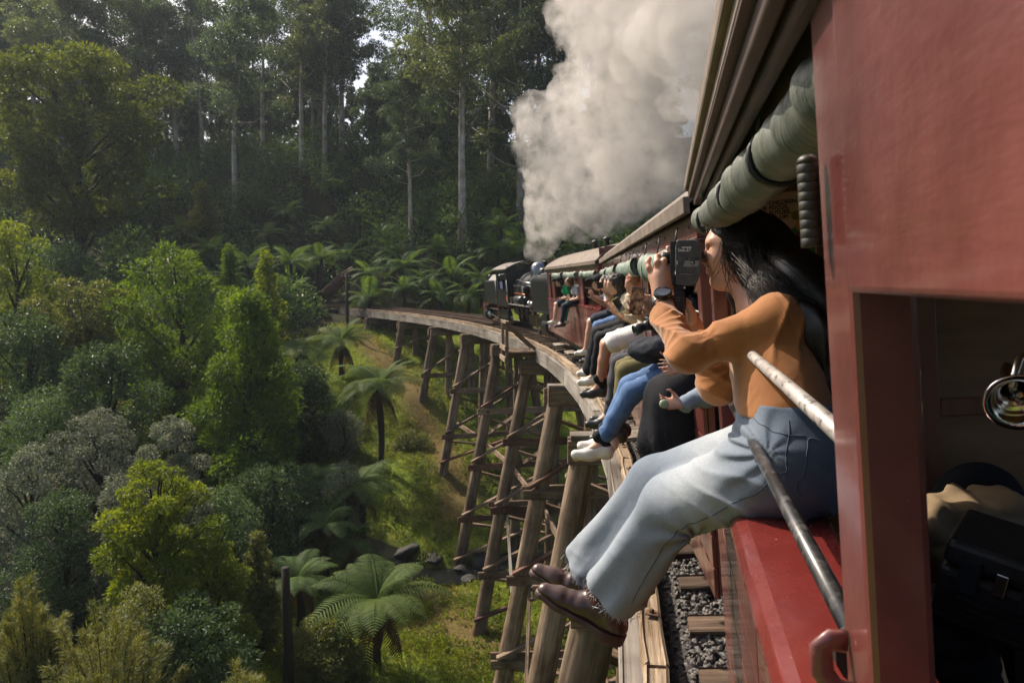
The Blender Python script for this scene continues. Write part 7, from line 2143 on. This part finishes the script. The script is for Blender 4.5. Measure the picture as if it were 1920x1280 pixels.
# feathery bushes at the bottom left
def feathery(seed, H, W, mat, n=26000):
    R = random.Random(seed); rng = np.random.default_rng(seed)
    mb = MB(); C = []; D = []
    for k in range(46):
        a = k * 2.4; rr = W / 2 * math.sqrt((k + .5) / 46); hgt = H * (1 - 0.5 * (rr / (W / 2)) ** 2) * R.uniform(.8, 1.05)
        tip = Vector((math.cos(a) * rr * 1.05, math.sin(a) * rr * 1.05, hgt)); root = Vector((math.cos(a) * rr * .3, math.sin(a) * rr * .3, 0))
        mid = root.lerp(tip, .55) + Vector((0, 0, .25 * H))
        mb.tube([root, mid, tip], [.025, .014, .004], 4)
        m = n // 46; t = rng.random(m) ** .6
        P = (1 - t)[:, None] ** 2 * np.array(root) + 2 * ((1 - t) * t)[:, None] * np.array(mid) + (t ** 2)[:, None] * np.array(tip)
        P += rng.normal(size=(m, 3)) * 0.10 * W * (1.05 - t)[:, None] * .8 + rng.normal(size=(m, 3)) * .035
        d = np.array((tip - mid).normalized())[None] + rng.normal(size=(m, 3)) * .55
        C.append(P); D.append(d)
    C = np.concatenate(C); D = np.concatenate(D); nn = len(C)
    V, Q = leaves(C, D, .17 * rng.uniform(.6, 1.3, nn), .016, rng, .2)
    return mb.mesh('stems', BARK_DARK, True), np_mesh('foliage', V, Fq=Q, mats=[mat])
for px_, D_, top_, W_, lab_, sd_ in ((170, 12.5, 1105, 330, 'large feathery yellow-green bush at the bottom left corner', 61), (20, 13.5, 1085, 190, 'feathery bush behind the large one at the left edge', 62), (430, 12.8, 1232, 190, 'low feathery bush at the bottom edge left of centre', 63)):
    g = on_ground(px_, D_); H = at(px_, top_, D_).z - g.z
    e = empty('feathery_bush', g); ms = feathery(sd_, H, W_ / 1400 * D_, L_FEA)
    link('stems', ms[0], e); link('foliage', ms[1], e); tag(e, lab_, 'bush', 'feathery bushes at the bottom left')

# ---------------- tree ferns
def frond_mesh(L, arch, mat, seed, pairs=24, name='frond'):
    """arching rachis with tapering pairs of pinnae that droop at the tip; grows along +x"""
    R = random.Random(seed)
    V = []; Q = []
    def pt(t):
        a = arch[0] + (arch[1] - arch[0]) * t ** 1.15
        return a
    P = [Vector((0, 0, 0))]; n = 16; A = []
    for i in range(n):
        a = pt(i / n); A.append(a); P.append(P[-1] + Vector((math.cos(a), 0, math.sin(a))) * (L / n))
    A.append(pt(1))
    mb = MB(); mb.tube(P, [0.016 * (1 - .85 * i / n) for i in range(n + 1)], 4)
    V = list(mb.v); F = list(mb.f)
    for k in range(pairs):
        t = 0.12 + 0.87 * k / (pairs - 1); i = min(int(t * n), n - 1); p = P[i].lerp(P[i + 1], t * n - i); a = A[i]
        tang = Vector((math.cos(a), 0, math.sin(a))); nrm = Vector((-math.sin(a), 0, math.cos(a)))
        pl = L * 0.235 * (math.sin(PI * min(1, (t * .93 + .1)) ** 0.8) ** 0.75) * R.uniform(.92, 1.05) + .02
        w = L / pairs * 0.56
        for sg in (-1, 1):
            out = (Vector((0, sg, 0)) * .93 + tang * .36).normalized()
            d = out * pl; b = len(V)
            dr = nrm * (-0.22 * pl)
            pts = [(0, .35), (.33, 1.0), (.7, .75), (1.0, .06)]
            for q, ww in pts:
                c = p + d * q + dr * q * q + nrm * 0.01
                V.append(tuple(c - tang * w * ww * .5)); V.append(tuple(c + tang * w * ww * .5))
            for j in range(3): F.append((b + 2*j, b + 2*j + 1, b + 2*j + 3, b + 2*j + 2))
    me = bpy.data.meshes.new(name); me.from_pydata(V, [], F); me.update(); me.materials.append(mat)
    return me
FR = {}
for key, mat in (('n', L_FRN), ('p', L_FRN2)):
    FR[key] = [frond_mesh(1.0, (1.15, -0.15), mat, 1), frond_mesh(1.0, (0.75, -0.75), mat, 2), frond_mesh(1.0, (0.45, -1.0), mat, 3), frond_mesh(1.0, (0.1, -1.25), mat, 4)]
DEADFR = frond_mesh(1.0, (-0.9, -1.5), mat_leaf('dead_frond', (0.03, 0.016, 0.008), (0.11, 0.06, 0.03), 0.15, 0.8, 0.2, spec=.1), 5, 20)
def fern_joined(key, seed):
    R = random.Random(seed); V = []; F = []
    for k in range(18):
        me = FR[key][(0, 1, 1, 2, 2, 3)[k % 6]]
        M = Matrix.Rotation(k * 2.399 + R.uniform(-.2, .2), 4, 'Z') @ Matrix.Diagonal((R.uniform(.85, 1.1),) * 3 + (1,))
        b = len(V); V += [tuple(M @ v.co) for v in me.vertices]; F += [tuple(i + b for i in p.vertices) for p in me.polygons]
    me = bpy.data.meshes.new('crown'); me.from_pydata(V, [], F); me.update(); me.materials.append(L_FRN if key == 'n' else L_FRN2)
    return me
FCROWN = [fern_joined('n', 1), fern_joined('n', 2), fern_joined('p', 3)]
def fern_trunk(H, r=0.13, seed=0):
    R = random.Random(seed)
    pts = [(math.sin(i * .9 + seed) * .05, math.cos(i * .7 + seed) * .05, H * i / 6) for i in range(7)]
    return MB().tube(pts, [r * R.uniform(.9, 1.15) * (1.25 if i == 0 else 1) for i in range(7)], 9, rng=R, rough=.12).mesh('trunk', FERN_TRUNK, True)
TRK = [fern_trunk(1.0, .13, k) for k in range(3)]

def tree_fern(px, py, D, L, key, label, group=None, nf=16, hmin=0.4, tilt=0.0, dead=7, seed=0):
    R = random.Random(seed * 7 + int(px))
    c = at(px, py, D); g = gz(c.x, c.y) - .15
    H = max(c.z - g, hmin)
    e = empty('tree_fern', (c.x, c.y, g))
    tr = link('trunk', fern_trunk(H, 0.14 * (L / 2) ** .5, R.randrange(99)), e)
    nf = int(nf * R.uniform(1.15, 1.6)); L = L * R.uniform(1.05, 1.32); tilt = R.uniform(-.16, .16); tlt2 = R.uniform(-.14, .14)
    for k in range(nf):
        lay = (0, 1, 2, 1, 3, 2, 1, 2)[k % 8]
        s = L * R.uniform(.7, 1.12) * (0.8 if lay == 0 else 1)
        link('frond', FR[key][lay], e, (0, 0, H), (R.uniform(-.14, .14) + tilt, R.uniform(-.16, .16) + tlt2, k * 2.399 + R.uniform(-.25, .25)), (s, s * R.uniform(.9, 1.15), s))
    for k in range(dead):
        link('dead_frond', DEADFR, e, (0, 0, H - .1), (0, 0, k * 2.1 + R.uniform(-.4, .4)), (L * .8,) * 3)
    return tag(e, label, 'tree fern', group)

NEARF = [(712, 722, 33, 2.15, 'p', 'large pale tree fern with dark trunk beside the dry path', 20),
         (640, 640, 41, 2.1, 'p', 'pale tree fern at the top of the dry path', 16),
         (566, 655, 39, 2.0, 'p', 'pale tree fern left of the one at the top of the path', 15),
         (676, 905, 27, 1.75, 'p', 'sunlit tree fern with brown dead fronds above the creek', 17),
         (612, 985, 25, 1.5, 'n', 'dark green tree fern left of the creek', 14),
         (655, 1010, 25.5, 1.2, 'n', 'low tree fern between the creek and the dark fern', 12),
         (708, 1128, 20.5, 1.75, 'p', 'large bright tree fern in front of the creek', 18),
         (560, 1085, 21.5, 1.5, 'n', 'tree fern behind the dead trunk', 14),
         (600, 800, 35, 1.8, 'n', 'shaded tree fern below the large pale fern', 13),
         (590, 905, 29, 1.6, 'n', 'shaded tree fern left of the sunlit fern', 13),
         (535, 745, 40, 1.9, 'n', 'shaded tree fern beside the conical wattle', 13)]
for i_, (px_, py_, D_, L_, k_, lab_, nf_) in enumerate(NEARF):
    tree_fern(px_, py_, D_, L_, k_, lab_, 'tree ferns in the valley', nf_, seed=i_)
# tree ferns of the far slope: each its own plant, told apart by place
FARF = []
for px_, py_, D_ in ((600, 492, 54), (540, 500, 55), (700, 510, 53), (660, 460, 58), (560, 440, 62), (760, 500, 54), (800, 535, 52), (850, 520, 53), (880, 490, 56), (820, 470, 58), (500, 430, 64), (720, 440, 62), (620, 405, 66), (545, 395, 68), (680, 405, 67),
                     (760, 545, 51.5), (830, 560, 51), (880, 555, 51), (900, 520, 53), (930, 470, 55), (945, 430, 58), (985, 470, 56), (960, 400, 62), (470, 490, 56), (400, 470, 58), (430, 520, 53), (560, 540, 51), (520, 560, 50), (345, 430, 62), (300, 480, 57),
                     (640, 355, 72), (500, 380, 70), (790, 415, 66), (880, 400, 67), (1150, 455, 60), (1200, 440, 62), (1090, 470, 58), (1040, 440, 60), (250, 540, 50), (330, 520, 51), (690, 555, 51), (735, 470, 57), (590, 460, 60), (480, 460, 60)):
    FARF.append((px_ + prng.uniform(-8, 8), py_ + prng.uniform(-6, 6), D_))
for px_, py_, D_ in FARF:
    c = at(px_, py_, D_); g = gz(c.x, c.y) - .2
    H = min(max(c.z - g, 0.8), 4.5)
    e = empty('tree_fern', (c.x, c.y, g), (0, 0, prng.uniform(0, 6.28)))
    link('trunk', TRK[prng.randrange(3)], e, scale=(1, 1, H)); s_ = prng.uniform(1.9, 2.7)
    link('crown', FCROWN[prng.randrange(2)], e, (0, 0, H), (prng.uniform(-.1, .1), prng.uniform(-.1, .1), 0), (s_, s_, s_))
    tag(e, 'dark green tree fern among the ferns covering the far slope', 'tree fern', 'tree ferns covering the far slope')

# ---------------- understorey masses
def undergrowth():
    rng = np.random.default_rng(8)
    C = []; Dn = []; sz = []
    n = 760
    px = rng.uniform(-140, 1300, n); D = rng.uniform(46, 96, n)
    cl = []
    for a, d in zip(px, D):
        p = at(a, 520, d)
        rr = math.hypot(p.x - CX, p.y - CY0) - RE; ss = math.atan2(p.y - CY0, p.x - CX) * RE
        if -2.2 < rr < 6 and ss < 72: continue
        if -9 < rr < 12 and ss < 56: continue
        s = rng.uniform(.9, 2.4); cl.append(((p.x, p.y, gz(p.x, p.y) + s * rng.uniform(.1, .9)), (s * 1.1, s * 1.1, s * rng.uniform(.6, 1.1))))
    V, Q = clump_leaves(cl, 26, 0.38, 0.19, rng, droop=.3, nmax=150000)
    o = link('undergrowth', np_mesh('undergrowth', V, Fq=Q, mats=[L_UND])); tag(o, 'dense dark green undergrowth covering the far slope', 'undergrowth', kind='stuff')
    cl = []
    for k in range(330):
        a = rng.uniform(-160, 700); d = rng.uniform(15, 47)
        p = at(a, 700, d)
        rr = math.hypot(p.x - CX, p.y - CY0) - RE
        if rr > -9.5 - (3 if d < 29 else 0): continue
        s = rng.uniform(.4, 1.15); cl.append(((p.x, p.y, gz(p.x, p.y) + s * rng.uniform(.0, .6)), (s * 1.2, s * 1.2, s * rng.uniform(.6, 1.1))))
    V, Q = clump_leaves(cl, 90, 0.17, 0.085, rng, droop=.3, nmax=90000)
    o = link('valley_scrub', np_mesh('valley_scrub', V, Fq=Q, mats=[L_DRK])); tag(o, 'dark low scrub filling the shaded valley floor at left', 'scrub', kind='stuff')
undergrowth()

def grass():
    rng = np.random.default_rng(4)
    def field(n, box, ln, wd, mat, name, label, cond, nmul=1.0):
        x = rng.uniform(box[0], box[1], n); y = rng.uniform(box[2], box[3], n)
        rr = np.hypot(x - CX, y - CY0) - RE; ss = np.arctan2(y - CY0, x - CX) * RE
        dc = _seg_dist(x, y, CREEK); dp = np.minimum(_seg_dist(x, y, PATH), _seg_dist(x, y, PATH2) * .75)
        P = np.stack([x, y, 0 * x], 1)
        k = cond(x, y, rr, ss, dc, dp, fbm(P, .8, 2, 3))
        x, y = x[k], y[k]; z = ground_np(x, y) - .02
        m = len(x); C = np.stack([x, y, z], 1)
        tuft = 0.7 + 0.9 * np.clip(fbm(np.stack([x, y, 0 * x], 1), 1.1, 2, 12) + .35, 0, 1.4)
        d = np.stack([rng.normal(0, .45, m), rng.normal(0, .45, m), np.ones(m)], 1)
        V, Q = leaves(C, d, ln * tuft * rng.uniform(.6, 1.3, m), wd, rng, .45)
        o = link(name, np_mesh(name, V, Fq=Q, mats=[mat])); tag(o, label, 'grass', kind='stuff')
    meadow = lambda x, y, rr, ss, dc, dp, nz: (rr > -9.2 - 2.4 * (y < 29)) & (rr < 9) & (ss < 55) & (dc > .95)
    field(150000, (-30, 6, 14, 54), .26, .032, L_GRS, 'meadow_grass', 'green grass growing on the valley floor below the bridge', lambda x, y, rr, ss, dc, dp, nz: meadow(x, y, rr, ss, dc, dp, nz) & (dp > .75 + .5 * nz) & (rng.random(len(x)) < np.clip(1.4 - (y - 18) / 40, .25, 1)))
    field(80000, (-26, 2, 17, 50), .20, .026, L_DRY, 'dry_grass', 'dry straw-coloured grass along the worn path and the near bank', lambda x, y, rr, ss, dc, dp, nz: meadow(x, y, rr, ss, dc, dp, nz) & ((dp < 1.3 + .8 * nz) & (dp > .18) | (nz > .55)))
grass()
def bank_plants():
    rng = np.random.default_rng(15)
    for name, mat, lab, n, cond in (('bank_weeds', L_YEL, 'low yellow-green weeds dotted over the sunny near bank', 520, lambda y: y < 27.5), ('meadow_weeds', L_OLV, 'low leafy weeds on the slope beside the path', 420, lambda y: y >= 28)):
        cl = []
        while len(cl) < n:
            x, y = rng.uniform(-18, 2), rng.uniform(18, 46)
            rr = math.hypot(x - CX, y - CY0) - RE
            if not cond(y) or rr < -9.5 or rr > 5 or math.atan2(y - CY0, x - CX) * RE > 50: continue
            if float(_seg_dist(np.array([x]), np.array([y]), CREEK)[0]) < .6 or float(_seg_dist(np.array([x]), np.array([y]), PATH)[0]) < .8: continue
            s = rng.uniform(.12, .34); cl.append(((x, y, gz(x, y) + s * .3), (s * 1.2, s * 1.2, s * .8)))
        V, Q = clump_leaves(cl, 300, .12, .05, rng, droop=.1, up=.6, nmax=40000)
        o = link(name, np_mesh(name, V, Fq=Q, mats=[mat])); tag(o, lab, 'weeds', kind='stuff')
bank_plants()

# tussock of strap leaves, near the bottom edge
def tussock(px, py, D, L, n, label, seed):
    rng = np.random.default_rng(seed)
    g = at(px, py, D); g.z = gz(g.x, g.y)
    V = []; F = []
    for k in range(n):
        a = rng.uniform(0, 6.28); el = rng.uniform(.75, 1.45); l = L * rng.uniform(.6, 1.1); w = .03
        p = np.array([math.cos(a) * .12 * rng.random(), math.sin(a) * .12 * rng.random(), 0.]); b = len(V); side = np.array([-math.sin(a), math.cos(a), 0]) * w
        for j in range(7):
            t = j / 6; e = el - 1.7 * t * t * rng.uniform(.7, 1.0)
            V.append(p - side * (1 - t * .92) * .5); V.append(p + side * (1 - t * .92) * .5)
            p = p + np.array([math.cos(a) * math.cos(e), math.sin(a) * math.cos(e), math.sin(e)]) * l / 6
        for j in range(6): F.append((b + 2*j, b + 2*j+1, b + 2*j+3, b + 2*j+2))
    o = link('grass_tussock', np_mesh('grass_tussock', V, Fq=F, mats=[L_YEL]), None, g); return tag(o, label, 'tussock', 'strap-leaved tussocks')
tussock(770, 1262, 19.0, 1.5, 170, 'strap-leaved tussock at the bottom edge in front of the bright tree fern', 1)
tussock(800, 1100, 24.5, .7, 70, 'small tussock on the near bank of the creek', 2)
tussock(690, 1240, 19.4, .8, 80, 'small dark tussock left of the big tussock', 3)

# dead trunk, utility pole, fallen log
p_ = on_ground(521, 18.5); H_ = at(519, 1062, 18.5).z - p_.z
e_ = MB().tube([(0, 0, 0), (.03, 0, H_ * .4), (-.02, .02, H_ * .75), (0.0, 0, H_)], [.17, .14, .12, .10], 10, rng=random.Random(3), rough=.12).build('dead_trunk', FERN_TRUNK, None, smooth=True)
e_.location = p_; tag(e_, 'broken dark dead trunk standing in the shade at bottom left of centre', 'dead tree')
p_ = on_ground(650, 46.5); e_ = empty('utility_pole', p_); H_ = at(646, 512, 46.5).z - p_.z
MB().tube([(0, 0, 0), (0, 0, H_)], [.11, .085], 10).build('pole', BARK_DARK, e_, smooth=True)
MB().box((-.4, -.04, H_ - .33), (.4, .04, H_ - .25)).build('crossarm', BARK_DARK, e_)
for q_ in (-.35, -.15, .15, .35): MB().lathe([(0, 0), (.03, 0), (.04, .05), (.025, .09), (0, .1)], (q_, 0, H_ - .24), 'z', 10).build('insulator', mat_plain('insulator_glaze', (.35, .32, .3), .2), e_, smooth=True)
tag(e_, 'thin dark utility pole beside the far end of the bridge', 'pole')
a_, b_ = at(612, 552, 53), at(662, 505, 55)
o_ = MB().tube([a_, a_.lerp(b_, .5) + Vector((0, 0, .15)), b_], [.5, .4, .28], 10, rng=random.Random(2), rough=.12).build('fallen_log', mat_noise('rotten_log', (.05, .022, .014), (.12, .056, .034), scale=3, rough=.9), None, smooth=True)
tag(o_, 'reddish fallen trunk lying on the slope behind the utility pole', 'log')

# ================================================================== steam and air
def steam():
    rng = np.random.default_rng(21)
    # puffs of the plume: photo px, py, distance, radius in metres (it drifts back over the train and widens)
    puffs = [(1006, 480, 24.2, .34), (1012, 462, 24.1, .45), (1022, 440, 23.9, .6), (1030, 410, 23.6, .8), (1040, 375, 23.3, 1.0), (1045, 335, 23, 1.2), (1040, 290, 22.6, 1.25), (1025, 245, 22.4, 1.1), (1020, 205, 22.4, .75),
             (1085, 350, 22.4, 1.3), (1095, 290, 22, 1.5), (1080, 225, 21.8, 1.2), (1130, 330, 21.2, 1.5), (1140, 250, 20.8, 1.7), (1150, 180, 20.4, 1.5), (1175, 100, 20, 1.6), (1180, 20, 19.6, 1.9), (1190, -60, 19.4, 2.2),
             (1185, 330, 20, 1.2), (1200, 260, 19.4, 1.7), (1225, 170, 18.8, 1.9), (1245, 70, 18.2, 2.1), (1260, -40, 17.6, 2.4), (1270, 250, 18.2, 1.4), (1300, 170, 17.4, 1.7), (1320, 60, 16.6, 2.1), (1345, -60, 16, 2.4), (1350, 170, 16, 1.4), (1400, 60, 15, 2.0), (1440, -40, 14, 2.4),
             (1110, 410, 22.4, .8), (1150, 400, 21.4, .75)]
    C = np.array([at(a, b, d) for a, b, d, r in puffs], np.float32); Rr = np.array([p[3] for p in puffs], np.float32)
    def fn(P):
        W = P + 0.28 * np.stack([fbm(P, .55, 2, 1), fbm(P, .55, 2, 2), fbm(P, .55, 2, 3)], 1).astype(np.float32)
        d = None
        for c, r in zip(C, Rr):
            x = np.sqrt(((W - c) ** 2).sum(1)) - r
            d = x if d is None else smin(d, x, .5)
        near = np.abs(d) < 1.2
        b = np.zeros(len(P))
        q = P[near]
        # billows: rounded bulges
        b[near] = 0.30 * (np.abs(fbm(q, .95, 1, 7)) * 2 - .8) + 0.17 * (np.abs(fbm(q, 2.0, 1, 8)) * 2 - .8) + 0.08 * (np.abs(fbm(q, 4.1, 1, 9)) * 2 - .8)
        k = np.clip((P[:, 2] - 2.2) / 3.0, 0.12, 1)
        return d - b * k
    lo = (C - Rr[:, None]).min(0) - .7; hi = (C + Rr[:, None]).max(0) + .7
    lo[2] = 2.66
    V, Q = surface_nets(fn, lo, hi, 0.13, .5)
    V = relax(V, Q, 1, .4)
    m = bpy.data.materials.new('steam'); m.use_nodes = True; nt = m.node_tree
    for n in list(nt.nodes): nt.nodes.remove(n)
    out = nt.nodes.new('ShaderNodeOutputMaterial'); pv = nt.nodes.new('ShaderNodeVolumePrincipled')
    pv.inputs['Color'].default_value = (0.73, 0.70, 0.675, 1); pv.inputs['Anisotropy'].default_value = 0.15
    geo = nt.nodes.new('ShaderNodeTexCoord')
    n1 = N(nt, 'ShaderNodeTexNoise', Scale=0.75, Detail=5, Roughness=.6); nt.links.new(geo.outputs['Object'], n1.inputs['Vector'])
    mr = nt.nodes.new('ShaderNodeMapRange'); mr.inputs['From Min'].default_value = .36; mr.inputs['From Max'].default_value = .66; mr.inputs['To Min'].default_value = 0.10; mr.inputs['To Max'].default_value = 1.35
    nt.links.new(n1.outputs[0], mr.inputs['Value'])
    n2 = N(nt, 'ShaderNodeTexNoise', Scale=2.6, Detail=6, Roughness=.62, Distortion=.4); nt.links.new(geo.outputs['Object'], n2.inputs['Vector'])
    m2 = nt.nodes.new('ShaderNodeMapRange'); m2.inputs['From Min'].default_value = .40; m2.inputs['From Max'].default_value = .62; m2.inputs['To Min'].default_value = 0.0; m2.inputs['To Max'].default_value = 1.5
    nt.links.new(n2.outputs[0], m2.inputs['Value'])
    mm = nt.nodes.new('ShaderNodeMath'); mm.operation = 'MULTIPLY'; nt.links.new(mr.outputs[0], mm.inputs[0]); nt.links.new(m2.outputs[0], mm.inputs[1])
    nt.links.new(mm.outputs[0], pv.inputs['Density'])
    m.cycles.volume_step_rate = 0.12
    nt.links.new(pv.outputs[0], out.inputs['Volume'])
    me = np_mesh('steam_plume', V, Fq=Q, mats=[m], smooth=True)
    o = link('steam_plume', me); tag(o, 'grey white steam billowing from the locomotive chimney back over the train', 'steam', kind='stuff')
steam()

def haze():
    m = bpy.data.materials.new('haze'); m.use_nodes = True; nt = m.node_tree
    for n in list(nt.nodes): nt.nodes.remove(n)
    out = nt.nodes.new('ShaderNodeOutputMaterial'); pv = nt.nodes.new('ShaderNodeVolumePrincipled')
    pv.inputs['Color'].default_value = (0.78, 0.89, 1.0, 1); pv.inputs['Density'].default_value = 0.0003; pv.inputs['Anisotropy'].default_value = 0.3
    nt.links.new(pv.outputs[0], out.inputs['Volume'])
    o = MB().box((-345, -105, -14), (275, 500, 66)).build('haze', m)
    tag(o, 'thin blue haze in the valley air', 'haze', kind='stuff')
haze()
